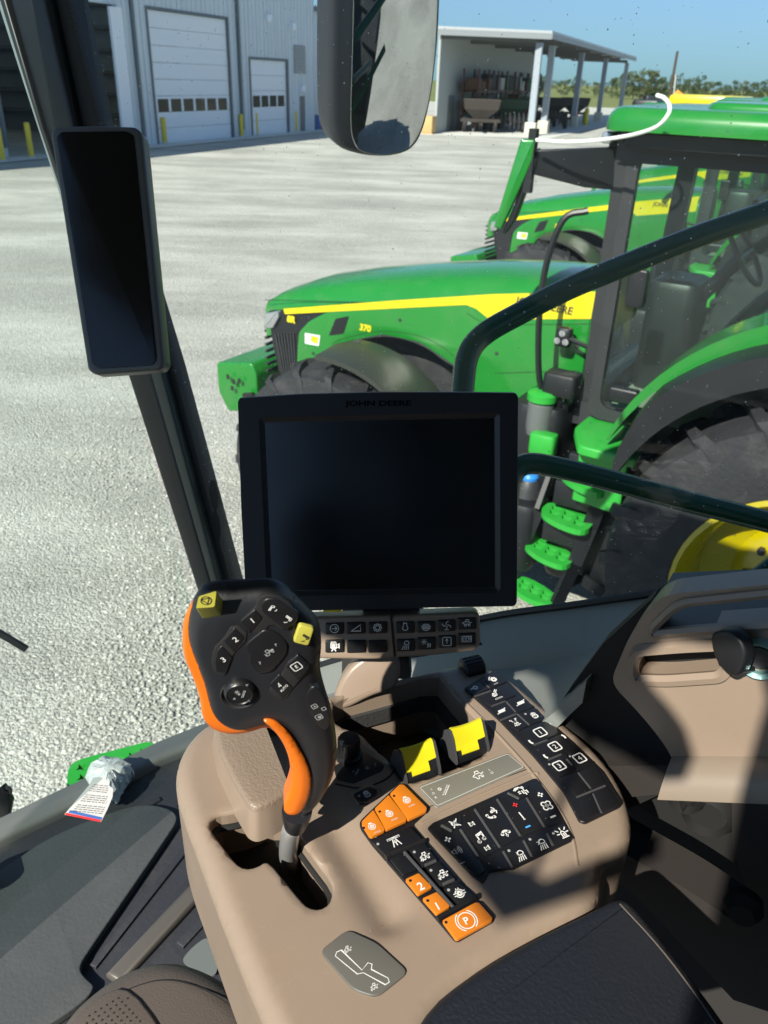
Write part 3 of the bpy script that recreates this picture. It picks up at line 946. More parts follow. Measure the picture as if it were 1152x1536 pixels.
# ---------------------------------------------------------------- far trees, pole, yellow machines
def leafmat(name, c):
    m = mat(name, c, .8, var=.35, vscale=.6)
    return m
M_LEAF = [leafmat('leaves_' + n, c) for n, c in (('dark', (.035, .06, .018)), ('mid', (.05, .08, .022)), ('olive', (.07, .09, .03)), ('conifer', (.022, .045, .02)))]
M_BARK = mat('bark', (.06, .045, .03), .9)
def tree(base, h, w, kind, lab, grp):
    r = random.Random(int(base[0] * 7 + base[1]))
    e = empty('pine_tree' if kind == 3 else 'broadleaf_tree', base, lab, 'tree', grp)
    mb = MB()
    mb.tube([base, base + A3(r.uniform(-.3, .3), 0, h * .4), base + A3(r.uniform(-.5, .5), 0, h * .85)], [h * .028, h * .02, h * .006], 7)
    for k in range(6):
        a = r.uniform(0, 6.28); z = h * r.uniform(.3, .6)
        mb.tube([base + A3(0, 0, z), base + A3(math.cos(a) * w * .3, math.sin(a) * w * .3, z + h * .18)], [h * .01, h * .004], 5)
    mb.build('trunk', M_BARK, e)
    mb = MB()
    clumps = []
    for k in range(40):
        t = r.uniform(0, 1)
        if kind == 3:
            z = h * (.15 + .85 * t); rad = w * .5 * (1.05 - t) * r.uniform(.3, 1)
            s = h * .05 * (1.5 - t)
        else:
            z = h * (.10 + .84 * t); rad = w * .5 * math.sqrt(max(.05, 1 - (2 * t - .9) ** 2)) * r.uniform(.1, 1)
            s = h * r.uniform(.07, .13)
        a = r.uniform(0, 6.28)
        clumps.append((base + A3(math.cos(a) * rad, math.sin(a) * rad, z), s))
    for c, s in clumps:
        for k in range(34):
            d = A3(r.gauss(0, 1), r.gauss(0, 1), r.gauss(0, .8)); d = d / np.linalg.norm(d) * s * r.uniform(.5, 1.15)
            q = c + d
            e1 = unit([r.gauss(0, 1), r.gauss(0, 1), r.gauss(0, 1)]); e2 = unit(np.cross(e1, [r.gauss(0, 1), r.gauss(0, 1), r.gauss(0, 1)]))
            z = s * .28
            mb.add([q - e1 * z, q + e2 * z * .8, q + e1 * z, q - e2 * z * .8], [(0, 1, 2, 3)])
    mb.build('crown', M_LEAF[kind], e, smooth=0, recalc=False)
TR = random.Random(9)
GRP = 'trees along the far edge of the field'
def far(u, d):
    r = ray(u, 140); k = d / math.hypot(r[0], r[1]); return A3(r[0] * k, r[1] * k, 0)
treeset = [(812, 300, 9, 1), (690, 330, 14, 3), (845, 300, 9, 0), (862, 310, 8, 1), (892, 300, 8, 2), (918, 290, 9, 0), (936, 280, 10, 1), (950, 275, 12, 0), (962, 270, 12.5, 2), (976, 275, 11, 0), (990, 280, 11.5, 1), (1004, 285, 11, 0), (1018, 300, 11, 3), (1032, 300, 10.5, 1), (1046, 310, 11, 0), (1060, 320, 10, 2), (1074, 325, 9.5, 0), (1088, 330, 9, 1), (1102, 335, 9.5, 0), (1116, 340, 8.5, 2), (1130, 345, 9, 0), (1144, 350, 9.5, 1), (1158, 350, 9, 0), (1172, 350, 9, 1)]
kinds = ['dark bushy broadleaf tree', 'mid green broadleaf tree', 'olive green spreading tree', 'dark pointed conifer']
for i, (u, d, h, k) in enumerate(treeset):
    ordn = ['first', 'second', 'third', 'fourth', 'fifth', 'sixth', 'seventh', 'eighth', 'ninth', 'tenth', 'eleventh', 'twelfth', 'thirteenth', 'fourteenth', 'fifteenth', 'sixteenth', 'seventeenth', 'eighteenth']
    tree(far(u, d), h * (.52 + .22 * TR.random()), h * 1.2, k, kinds[k] + (', ' + ordn[i - 6] + ' from the left in the far row' if u > 930 else ', ' + ordn[i] + ' of those seen through the shed'), GRP if u > 930 else 'trees seen through the shed')
g = ground(1007, 150)
pd = far(1005, 160)
e = empty('utility_pole', pd, 'dark wooden pole rising above the tree row', 'pole')
mb = MB(); mb.tube([pd, pd + A3(0, 0, 8.6)], [.26, .2], 10); mb.build('pole_shaft', M_BARK, e)
mb = MB(); mb.tube([pd + A3(.9, 0, 0), pd + A3(.4, 0, 5.2)], [.12, .1], 8); mb.build('stay', mat('pale_stay', (.5, .48, .44), .7), e)
# ---------------------------------------------------------------- the neighbouring tractors
TX, TY, TH = 2.7, 4.4, math.radians(149)
TF = A3(math.cos(TH), math.sin(TH), 0); TLf = A3(-math.sin(TH), math.cos(TH), 0)
TB = A3(TX, TY, 0)
def L(x, y, z): return TB + TF * x + TLf * y + A3(0, 0, z)
def side(y): return Pl(L(0, y, 0), -TF, (0, 0, 1))
def hplane(z): return Pl(A3(0, 0, z), (1, 0, 0), (0, 1, 0))
tr = empty('tractor', TB, 'nearest green tractor with yellow stripe, parked beside the cab, nose to the left', 'tractor', 'green tractors parked side by side', TH)

def sect(x, hw, zt, zs, zb, rise):
    """hood section: half width, top centre height, shoulder height, bottom"""
    pts = [(-hw, zb), (-hw, zs - .02), (-hw * .97, zs + .02)]
    for k in range(1, 8):
        a = math.pi * k / 8
        pts.append((-hw * .97 * math.cos(a), zs + .02 + (zt - zs - .02) * math.sin(a) ** .7))
    pts += [(hw * .97, zs + .02), (hw, zs - .02), (hw, zb)]
    return [L(x, y, z) for y, z in pts]
mb = MB()
prof = [(4.12, .30, 1.66, 1.60, 1.42), (4.06, .37, 1.73, 1.66, 1.30), (3.95, .41, 1.80, 1.70, 1.15), (3.7, .44, 1.90, 1.76, 1.05), (3.3, .45, 2.0, 1.83, 1.0), (2.8, .455, 2.10, 1.90, 1.0), (2.3, .46, 2.18, 1.97, 1.0), (1.9, .46, 2.22, 2.03, 1.0), (1.45, .46, 2.24, 2.08, 1.0)]
dense = []
for i in range(len(prof) - 1):
    for k in range(4):
        t = k / 4
        dense.append([a * (1 - t) + b * t for a, b in zip(prof[i], prof[i + 1])])
dense.append(prof[-1])
mb.loft([sect(p[0], p[1], p[2], p[3], max(p[4], p[3] - .03 if False else p[3] - .22), 0) for p in dense])
mb.build('hood', MT['green'], tr, smooth=50)
S = side(.462)
# green side panel with the wheel arch cut out, pixel outline laid on the tractor's flank
pan = [(507, 459), (560, 457), (700, 447), (880, 441), (893, 443), (873, 565), (868, 640), (800, 720), (700, 640), (690, 556), (668, 540), (630, 515), (575, 503), (506, 517), (492, 540), (478, 590), (443, 590), (446, 520), (448, 498), (463, 482)]
mb = MB(); mb.slab(side(.43), rcorner(S.hits(pan), .03), .036, -.3, .012)
mb.build('side_panel', MT['green'], tr)
# nose grille and lamp
mb = MB(); mb.slab(side(.42), rcorner(S.hits([(400, 467), (425, 466), (512, 456), (500, 520), (480, 560), (450, 590), (425, 590), (408, 520)]), .02), .035, -.78, .012)
gr = mb.build('grille_surround', MT['black'], tr)
mb = MB()
for k in range(7):
    a0 = S.hit(412 + k * 4.5, 500); a1 = S.hit(426 + k * 3, 575)
    mb.slab(side(.456), [(a0[0], a0[1]), (a0[0] + .012, a0[1]), (a1[0] + .012, a1[1]), (a1[0], a1[1])], .008, 0)
for k in range(9):
    z = 1.12 + k * .055
    mb.box(L(4.13, 0, z), (.02, .6, .02), TF, TLf)
mb.build('grille_bars', MT['cast'], gr, smooth=0)
mb = MB(); mb.slab(side(.45), rcorner(S.hits([(398, 470), (419, 466), (420, 476), (411, 492), (397, 492)]), .012), .03, -.2, .01)
mb.build('headlight', MT['lens'], tr)
# stripe
mb = MB(); mb.slab(side(.463), S.hits([(426, 463), (600, 450), (740, 441), (896, 437), (892, 449), (887, 478), (735, 479), (715, 463), (700, 457), (600, 462), (428, 471)]), .006, 0)
st = mb.build('yellow_stripe', MT['yellow'], tr, smooth=0)
mb = MB()
def side_text(mb, y, s, u, v, capw, bold=0.0, tilt=0.0, hgt=None):
    """text centred at pixel (u, v) on the flank, cap height in metres"""
    pl = side(y)
    a, b = pl.hit(u, v)
    textinto(mb, pl, s, (a, b), (capw * math.cos(tilt), capw * math.sin(tilt)), (-capw * math.sin(tilt) * .2 + capw * .15, capw), 0, bold)
side_text(mb, .471, 'JOHN DEERE', 815, 460, .062, .02, -.03)
mb.build('flank_lettering', MT['darkprint'], st, smooth=0)
mb = MB()
side_text(mb, .469, '8R', 437, 479, .055, .06); side_text(mb, .468, '370', 548, 492, .052, .05)
mb.build('model_number', MT['yellow'], tr, smooth=0)
mb = MB(); mb.slab(side(.462), rcorner(S.hits([(504, 478), (524, 474), (516, 500), (494, 503)]), .01), .008, 0)
mb.build('side_vent', MT['black'], tr, smooth=0)
mb = MB(); mb.slab(side(.4665), rcorner(S.hits([(458, 499), (481, 503), (479, 519), (458, 515)]), .008), .002, 0)
dec = mb.build('decal', MT['white'], tr, smooth=0)
mb = MB(); mb.slab(side(.469), S.hits([(468, 503), (479, 506), (476, 516), (467, 511)]), .001, 0)
mb.build('decal_patch', MT['yellow'], dec, smooth=0)
mb = MB()
gp = side(.4665)
for Ln in ([(497, 517), (515, 508), (575, 497), (640, 508), (690, 545), (730, 620)], [(700, 470), (740, 486), (885, 486)], [(742, 560), (870, 556)], [(905, 395), (890, 440)]):
    mb.strokes(gp, [[tuple(p) for p in crom(gp.hits(Ln), 5)]], .004)
mb.build('panel_gap', MT['void'], tr, smooth=0)
for (u, v) in ((740, 500), (866, 520), (745, 470 + 60), (600, 480), (470, 530)):
    a, b = gp.hit(u, v); mb = MB(); mb.lathe(gp.P(a, b, 0), TLf, [(.012, 0), (.012, .004), (.006, .005), (.001, .005)], 10); mb.build('fastener', MT['cast'], tr)
mb = MB(); ht = hplane(2.13)
mb.strokes(side(.452), [[(-4.0, 1.745), (-3.6, 1.80), (-2.8, 1.905), (-1.5, 2.085)]], .005); mb.build('hood_seam', MT['void'], tr, smooth=0)
# wheel arch lip and dark void behind it
mb = MB()
arch = [(478, 590), (492, 540), (506, 517), (575, 503), (630, 515), (668, 540), (690, 556), (700, 600)]
A_ = [side(.45).P(*p) for p in crom(S.hits(arch), 4)]
mb.tube(A_, .018, 6)
mb.build('arch_trim', MT['cast'], tr)
mb = MB(); mb.box(L(2.9, 0, 1.25), (1.5, .5, .7), TF, TLf); mb.box(L(2.2, 0, 1.0), (2.6, .62, .7), TF, TLf)
mb.box(L(1.1, 0, .9), (3.0, .7, .6), TF, TLf); mb.box(L(3.05, 0, .78), (.35, 1.7, .3), TF, TLf)
mb.build('chassis', MT['cast'], tr, smooth=0)
# front weights
mb = MB()
w = side(.0)
mb.slab(side(-.55), rcorner([(-4.58, 1.13), (-4.2, 1.20), (-4.15, 1.12), (-4.15, .8), (-4.48, .72), (-4.58, .88)], .03), .96, 0, .015)
wt = mb.build('front_weight', MT['green'], tr)
mb = MB()
for (x, z) in ((-4.42, 1.05), (-4.36, 1.02), (-4.38, .96), (-4.3, 1.04)):
    mb.slab(side(.45), rcorner([(x - .015, z - .02), (x + .015, z - .02), (x + .015, z + .02), (x - .015, z + .02)], .006), .004, 0)
mb.slab(side(.452), [(-4.25, .95), (-4.14, .98), (-4.14, .75), (-4.2, .75)], .03, 0)
mb.build('weight_slot', MT['void'], wt, smooth=0)

def ring_arc(c, r0, r1, y0, y1, a0, a1, n=20, bulge=0.0, taper=0):
    r1_ = r1
    """curved fender strip around a wheel axis"""
    rings = []
    for k in range(n + 1):
        a = math.radians(a0 + (a1 - a0) * k / n)
        cx, cz = math.cos(a), math.sin(a)
        r1 = r1_ if k >= taper else r0 + .012 + (r1_ - r0 - .012) * (k / taper) ** .7
        rings.append([L(c[0] + cx * r0, y0, c[1] + cz * r0), L(c[0] + cx * r1, y0, c[1] + cz * r1), L(c[0] + cx * (r1 + bulge), (y0 + y1) / 2, c[1] + cz * (r1 + bulge)), L(c[0] + cx * r1, y1, c[1] + cz * r1), L(c[0] + cx * r0, y1, c[1] + cz * r0)])
    return rings
def wheel(x, y0, y1, R, rr, lugs, s):
    """tyre with chevron lugs and a dished yellow rim; s is the outer side"""
    W = y1 - y0; yc = (y0 + y1) / 2
    c = L(x, yc, R)
    hw = W / 2
    prof = [(rr, -hw * .8), (rr + .04, -hw * .95), (R * .8, -hw), (R * .93, -hw * .92), (R * .965, -hw * .6), (R * .975, 0), (R * .965, hw * .6), (R * .93, hw * .92), (R * .8, hw), (rr + .04, hw * .95), (rr, hw * .8)]
    mb = MB(); mb.lathe(c, TLf, prof, 48, False)
    for k in range(lugs):
        for sd in (-1, 1):
            a = 2 * math.pi * (k + (.5 if sd > 0 else 0)) / lugs
            path = []
            for t, (yy, rad) in enumerate([(.02, .975), (.45, .97), (.85, .93), (.98, .86)]):
                aa = a + t * .055
                path.append((yy, rad, aa))
            rg = []
            for yy, rad, aa in path:
                R0 = R * rad - .02; R1 = R * rad + R * .045
                wv = .024 + .012 * (yy > .5)
                q = []
                for rr_, da in ((R0, -wv * 1.3), (R1, -wv), (R1, wv), (R0, wv * 1.3)):
                    q.append(c + TLf * (sd * yy * hw) + (TF * math.cos(aa + da) + A3(0, 0, 1) * math.sin(aa + da)) * rr_)
                rg.append(q)
            mb.loft(rg)
    w = mb.build('wheel', MT['tyre'], tr, smooth=40)
    mb = MB()
    o = s * hw
    mb.lathe(c, TLf, [(rr + .005, -o * .8), (rr + .01, o * .8), (rr + .035, o * .93), (rr + .01, o * .97), (rr - .02, o * .8), (rr - .05, o * .55), (rr - .07, o * .1), (rr * .6, -o * .05), (rr * .5, o * .1), (.18, o * .14), (.17, o * .4), (.05, o * .45), (.001, o * .45)], 40, False)
    mb.build('rim', MT['rim'], w, smooth=40)
    mb = MB()
    for k in range(10):
        a = 2 * math.pi * k / 10
        mb.lathe(c + TLf * (o * .12) + (TF * math.cos(a) + A3(0, 0, 1) * math.sin(a)) * .26, TLf * s, [(.022, 0), (.022, .03), (.012, .035)], 6)
    mb.build('wheel_bolt', MT['cast'], w)
wheel(3.02, .62, 1.16, .78, .40, 18, 1); wheel(3.02, -1.16, -.62, .78, .40, 18, -1)
wheel(0, .72, 1.34, 1.0, .56, 20, 1); wheel(0, -1.34, -.72, 1.0, .56, 20, -1)
mb = MB(); mb.loft(ring_arc((2.98, .78), .84, .87, .60, 1.08, 84, 160, 16, .02))
mb.tube([L(3.0, .3, 1.3), L(3.0, .7, 1.65)], .03, 8)
mb.build('front_fender', mat('fender_dark', (.028, .032, .026), .4, var=.1), tr, smooth=60)
mb = MB(); mb.loft(ring_arc((-.03, 1.10), 1.06, 1.20, 1.02, 1.34, 20, 140, 30, .02, 6)); mb.build('rear_fender_flare', MT['black'], tr, smooth=60)
mb = MB(); mb.loft(ring_arc((-.03, 1.10), 1.21, 1.31, .72, 1.10, 22, 150, 30, .0, 14)); mb.build('rear_fender', MT['green'], tr, smooth=60)
mb = MB(); mb.loft(ring_arc((0, 1.03), 1.10, 1.14, -1.42, -.7, 8, 140, 30, .02)); mb.build('rear_fender', MT['green'], tr, smooth=60)
mb = MB(); mb.box(L(-.2, 0, 1.25), (2.2, 1.36, .6), TF, TLf); mb.tube([L(0, -1.2, 1.03), L(0, 1.2, 1.03)], .14, 12)
mb.build('rear_axle_housing', MT['cast'], tr, smooth=30)

# cab
ZB, ZT = 1.50, 3.02
mb = MB()
def post(x0, y0, x1, y1, w=.09, d=.09, z0=ZB, z1=ZT):
    mb.bar(L(x0, y0, z0), L(x1, y1, z1), w, d, up=TF)
for s in (1, -1):
    post(1.36, .60 * s, 1.34, .70 * s, .10, .11)
    post(-.62, .62 * s, -.55, .74 * s, .1, .1, 1.9)
    mb.bar(L(1.38, .66 * s, ZB + .03), L(.95, .70 * s, ZB + .03), .1, .14)
    mb.bar(L(1.38, .70 * s, ZT - .04), L(-.6, .74 * s, ZT - .04), .12, .14)
    pth = [L(1.0, .70 * s, 1.5), L(.82, .72 * s, 1.85), L(.55, .74 * s, 2.15), L(.1, .76 * s, 2.3), L(-.6, .76 * s, 2.3)]
    mb.tube(crom(pth, 4), .055, 8)
mb.bar(L(1.4, -.68, ZT - .05), L(1.4, .68, ZT - .05), .12, .14); mb.bar(L(-.6, -.72, ZT - .05), L(-.6, .72, ZT - .05), .12, .14)
mb.bar(L(1.4, -.6, ZB + .05), L(1.4, .6, ZB + .05), .14, .16)
mb.box(L(.6, 0, ZB - .03), (1.7, 1.25, .1), TF, TLf)
mb.build('cab_frame', MT['cabframe'], tr, smooth=30)
# door with rounded inner frame
mb = MB()
o = side(.72)
door_o = rcorner([(-1.33, 1.53), (-.98, 1.53), (-.80, 1.80), (-.52, 2.12), (-.1, 2.26), (.25, 2.30), (.25, 3.0), (-1.33, 3.02)], .09, 5)
door_i = rcorner([(-1.27, 1.60), (-1.0, 1.60), (-.86, 1.84), (-.56, 2.18), (-.12, 2.32), (.19, 2.36), (.19, 2.94), (-1.27, 2.96)], .09, 5)
mb.sheet(o, door_o, [door_i], top=.03, thick=.05)
dr = mb.build('door', MT['cabframe'], tr, smooth=30)
mb = MB(); mb.slab(side(.715), inset(ccw(door_i), -.01), .006, 0); mb.build('door_glass', MT['glass'], dr, smooth=0)
mb = MB(); mb.slab(side(.735), rcorner([(-1.22, 1.66), (-1.05, 1.66), (-1.05, 1.75), (-1.22, 1.75)], .02), .05, 0, .015); mb.slab(side(.735), rcorner([(-1.22, 2.2), (-1.12, 2.2), (-1.12, 2.4), (-1.22, 2.4)], .02), .03, 0, .01)
mb.build('door_latch', MT['black'], dr)
mb = MB(); mb.strokes(side(.756), [[(-1.08, 1.548), (-.95, 1.556)]], .01)
mb.build('door_badge', MT['yellow'], dr, smooth=0)
mb = MB(); mb.add([L(1.40, -.6, 1.6), L(1.40, .6, 1.6), L(1.42, .68, 3.0), L(1.42, -.68, 3.0)], [(0, 1, 2, 3)])
mb.build('windshield', MT['glass'], tr, smooth=0)
mb = MB()
mb.slab(side(-.71), [(-1.3, 1.6), (-.98, 1.6), (-.5, 2.15), (.55, 2.3), (.55, 3.0), (-1.3, 3.0)], .006, 0)
mb.build('far_window', MT['glass'], tr, smooth=0)
mb = MB(); mb.add([L(-.62, -.7, 2.2), L(-.62, .7, 2.2), L(-.58, .72, 3.0), L(-.58, -.72, 3.0)], [(0, 1, 2, 3)])
mb.build('rear_window', MT['glass'], tr, smooth=0)
# roof: rounded green shell, dark underside band, lamps
mb = MB()
rp = [(-1.46, -.88), (-1.3, -.98), (0, -1.0), (.7, -.98), (.88, -.9), (.92, 0), (.88, .9), (.7, .98), (0, 1.0), (-1.3, .98), (-1.46, .88), (-1.54, 0)]
rpl = Pl(L(0, 0, 0), -TF, -TLf)
rp3 = chaikin(rp, 2)
mb.slab(rpl, rp3, 3.165, 3.06, .07, 5)
mb.slab(rpl, [(x * .72, y * .62) for x, y in rp3], 3.195, 3.13, .03, 3)
mb.build('roof', MT['green'], tr, smooth=50)
mb = MB(); mb.slab(rpl, [(x * .95, y * .92) for x, y in rp3], 3.05, 2.99, 0); mb.build('roof_liner', MT['black'], tr)
mb = MB()
for y in (.72, .45, -.45, -.72):
    mb.bevbox(L(1.44, y, 3.02), (.06, .17, .055), .012, TF, TLf)
mb.build('work_light', MT['lens'], tr)
mb = MB(); mb.lathe(L(.3, .3, 3.21), (0, 0, 1), [(.16, 0), (.16, .04), (.12, .07), (.001, .08)], 18); mb.build('receiver_dome', MT['yellow'], tr)
# interior of the cab
mb = MB(); mb.bevbox(L(.1, 0, 2.0), (.55, .52, .16), .05, TF, TLf)
mb.slab(side(-.26), rcorner([(.12, 2.0), (.28, 2.0), (.42, 2.65), (.3, 2.68)], .04), .52, 0, .04)
mb.build('seat', MT['seat_ol'], tr)
mb = MB(); mb.bevbox(L(.3, -.45, 2.25), (.6, .22, .1), .03, TF, TLf); mb.bevbox(L(.55, -.45, 2.34), (.12, .08, .14), .02, TF, TLf)
mb.bevbox(L(.85, -.55, 2.55), (.04, .3, .24), .01, TF, TLf); mb.bevbox(L(1.1, 0, 1.9), (.3, .4, .7), .05, TF, TLf)
mb.tube([L(1.0, 0, 2.1), L(.8, 0, 2.4)], .04, 8)
mb.build('interior_console', MT['black'], tr)
mb = MB()
cc = L(.78, 0, 2.42); e1 = TLf; e2 = unit(A3(0, 0, 1) * .75 + TF * .55)
mb.tube([cc + (e1 * math.cos(t) + e2 * math.sin(t)) * .19 for t in np.linspace(0, 2 * math.pi, 25)], .016, 8, False)
mb.tube([cc + e1 * .18, cc, cc - e1 * .18], .014, 6)
mb.build('steering_wheel', MT['black'], tr)
mb = MB(); mb.bevbox(L(.42, -.45, 2.32), (.12, .1, .025), .008, TF, TLf); mb.bevbox(L(.62, -.43, 2.42), (.05, .05, .09), .012, TF, TLf)
mb.build('orange_control', MT['orange'], tr)
mb = MB(); mb.box(L(.75, .25, 1.56), (1.0, .6, .03), TF, TLf); mb.slab(side(.66), [(-.95, 1.55), (-.4, 1.6), (-.1, 2.1), (-.5, 2.1)], .03, 0)
mb.build('cab_floor', mat('cab_floor_pale', (.28, .29, .24), .8), tr, smooth=0)
# steering wheel side handle, handrail before the door
mb = MB()
hr = [S.hit(880, 540), S.hit(874, 560)]
mb.tube(crom([L(1.50, .74, 2.66), L(1.62, .78, 2.60), L(1.68, .80, 2.3), L(1.66, .8, 1.9), L(1.6, .78, 1.62), L(1.46, .72, 1.55)], 5), .018, 8)
mb.build('door_handrail', MT['black'], tr)
# flank lamp
mb = MB(); pL = side(.56); a, b = pL.hit(846, 505); c = pL.P(a, b, 0)
mb.bevbox(c, (.10, .07, .12), .02, TF, TLf); mb.tube([c, L(1.42, .62, 1.9)], .014, 6)
fl = mb.build('flank_lamp', MT['black'], tr)
mb = MB()
for da, db in ((0, .028), (-.026, -.02), (.026, -.02)):
    mb.lathe(c + TLf * .036 - TF * da + A3(0, 0, db), TLf, [(.018, 0), (.02, .006), (.001, .008)], 10)
mb.build('lamp_lens', MT['lens'], fl)
# step platform and ladder
mb = MB()
hp = hplane(1.52)
mb.slab(hp, rcorner(hp.hits([(862, 640), (884, 622), (975, 640), (965, 668), (955, 690), (868, 668)]), .03), 0, -.05, .015)
pb = hplane(1.47)
mb.slab(pb, rcorner(pb.hits([(870, 668), (884, 650), (950, 668), (944, 690)]), .02), 0, -.34)
mb.build('step_platform', MT['greenstep'], tr)
def tread(z, px, slots):
    hp = hplane(z)
    out = chaikin(hp.hits(px), 2)
    c = np.mean(out, 0)
    p = [np.array(q) for q in hp.hits(px)]
    def bi(s, t):   # bilinear in the quad of first four corners
        q = hp.hits(slots)
        a = np.array(q[0]) * (1 - s) + np.array(q[1]) * s
        b = np.array(q[3]) * (1 - s) + np.array(q[2]) * s
        return tuple(a * (1 - t) + b * t)
    holes = []
    for i in range(3):
        for j in range(2):
            s0, s1 = .05 + i * .32, .05 + i * .32 + .27; t0, t1 = .04 + j * .49, .04 + j * .49 + .41
            holes.append([bi(s0, t0), bi(s1, t0), bi(s1 - .05, t1), bi(s0 + .03, t1)])
    mb = MB(); mb.sheet(hp, out, holes, top=.0, thick=.035)
    return mb.build('step_tread', MT['greenstep'], tr, smooth=30)
tread(1.24, [(836, 698), (850, 694), (915, 715), (912, 736), (895, 742), (850, 722)], [(846, 700), (908, 720), (900, 734), (850, 716)])
tread(.98, [(811, 762), (828, 750), (888, 776), (893, 782), (878, 799), (838, 786), (815, 772)], [(826, 755), (886, 780), (876, 793), (820, 768)])
tread(.70, [(786, 812), (808, 803), (866, 832), (850, 852), (812, 838), (790, 822)], [(804, 809), (858, 834), (848, 846), (796, 818)])
tread(.42, [(765, 872), (782, 860), (836, 890), (830, 908), (800, 902), (772, 886)], [(782, 866), (830, 892), (824, 904), (774, 878)])
mb = MB()
def bp_(u, v, z): return ground(u, v, z)
for pts in ([(905, 735, 1.2), (885, 790, .95), (862, 845, .68), (835, 905, .4)], [(835, 690, 1.22), (808, 765, .95), (785, 815, .68), (765, 870, .4)]):
    P = [bp_(*p) for p in pts]
    for i in range(3):
        mb.bar(P[i], P[i + 1], .03, .09)
P = [bp_(845, 880, .45), bp_(872, 866, .5), bp_(905, 888, .42)]
mb.bar(P[0], P[1], .05, .03); mb.bar(P[1], P[2], .05, .08)
for k, (u, v, z) in enumerate(((868, 745, 1.1), (850, 800, .85), (890, 705, 1.3))):
    mb.bevbox(bp_(u, v, z), (.3, .05, .16), .01, TF, TLf)
mb.build('ladder_frame', MT['black'], tr, smooth=30)
# tanks, hoses and filler caps between hood and ladder
mb = MB()
mb.bevbox(L(1.62, .62, 1.25), (.34, .42, .62), .06, TF, TLf); mb.bevbox(L(1.72, .75, .72), (.5, .5, .5), .06, TF, TLf)
mb.bevbox(L(1.0, .6, .75), (.9, .4, .7), .05, TF, TLf)
mb.build('side_tank', MT['black'], tr)
mb = MB(); q = bp_(814, 592, 1.62)
mb.lathe(q - A3(0, 0, .25), (0, 0, 1), [(.07, 0), (.08, .05), (.08, .2), (.06, .22)], 16); mb.build('air_canister', mat('grey_canister', (.11, .12, .12), .35), tr)
mb = MB(); mb.lathe(q - A3(0, 0, .03), (0, 0, 1), [(.09, 0), (.09, .04), (.07, .055), (.03, .06), (.001, .06)], 18); mb.build('green_cap', MT['greenstep'], tr)
mb = MB(); q = bp_(795, 713, 1.1); mb.lathe(q - A3(0, 0, .03), (0, 0, 1), [(.055, 0), (.06, .03), (.05, .05), (.001, .052)], 16); mb.build('blue_filler_cap', mat('blue_cap', (.03, .22, .65), .35), tr)
mb = MB(); mb.lathe(q - A3(0, 0, .12), (0, 0, 1), [(.09, -.4), (.09, .05), (.06, .1)], 16); mb.build('filler_neck', MT['cast'], tr)
mb = MB()
for k in range(4):
    p0 = bp_(845 + k * 9, 560, 1.75); p1 = bp_(820 + k * 10, 600, 1.6); p2 = bp_(805 + k * 14, 660, 1.3); p3 = bp_(800 + k * 12, 720, 1.0)
    mb.tube(crom([p0, p1, p2, p3], 4), .016, 6)
q = bp_(843, 575, 1.7); mb.bevbox(q, (.2, .14, .14), .02, TF, TLf)
mb.build('hose', MT['black'], tr)
mb = MB(); mb.bevbox(bp_(815, 665, 1.35), (.16, .1, .14), .02, TF, TLf); mb.build('green_bracket', MT['greenstep'], tr)
# exterior mirror with its black arm
mb = MB()
mp_ = Pl(L(1.80, 1.02, 0), -TLf * .25 - TF * .97, (0, 0, 1))
mo = [(782, 208), (804, 209), (799, 240), (790, 262), (752, 345), (741, 340)]
mb.slab(mp_, rcorner(mp_.hits(mo), .012), .02, -.04, .012)
mr_ = mb.build('exterior_mirror', MT['green'], tr)
mb = MB(); mb.slab(mp_, rcorner(mp_.hits([(806, 222), (805, 245), (790, 280), (772, 330), (758, 352), (752, 350), (775, 300), (795, 250)]), .01), -.0, -.12, .01)
mb.build('mirror_back', MT['black'], mr_)
mb = MB(); P0, P1 = L(1.76, .98, 2.93), L(1.40, .72, 2.93)
mb.slab(Pl(P0, P1 - P0, (0, 0, 1)), [(0, -.09), (.0, .02), (.5, .05), (.5, -.16), (.3, -.15)], .02, -.02, .008)
mb.build('mirror_arm', MT['black'], mr_)
mb = MB(); mb.box(L(1.75, 1.0, 2.9), (.04, .04, .3), TF, TLf); mb.build('mirror_pivot', MT['black'], mr_)

# loose white hose looping from the mirror to the roof
mb = MB()
hs = [(804, 210, 3.95), (850, 213, 3.9), (900, 210, 3.84), (950, 202, 3.68), (985, 190, 3.55), (1002, 172, 3.5), (1004, 158, 3.5), (996, 147, 3.5), (985, 143, 3.52)]
mb.tube(crom([at(u, v, d) for u, v, d in hs], 6), .009, 8)
tag(mb.build('white_hose', MT['cord']), 'thin white hose looping from the mirror to the roof of the nearest green tractor', 'hose')

# more of the same, parked in a row behind
OFF = [((-5.35, .62), 'second green tractor in the row, its hood seen just beyond the nearest one'), ((-10.3, .9), 'third green tractor in the row, seen through the cab windows of the nearest'), ((-15.2, 1.1), 'fourth and farthest green tractor of the row, little more than its roof showing')]
for (dy, dx), lab in OFF:
    c = copy_tree(tr)
    c.location = tuple(TB + TLf * dy + TF * dx)
    c['label'] = lab
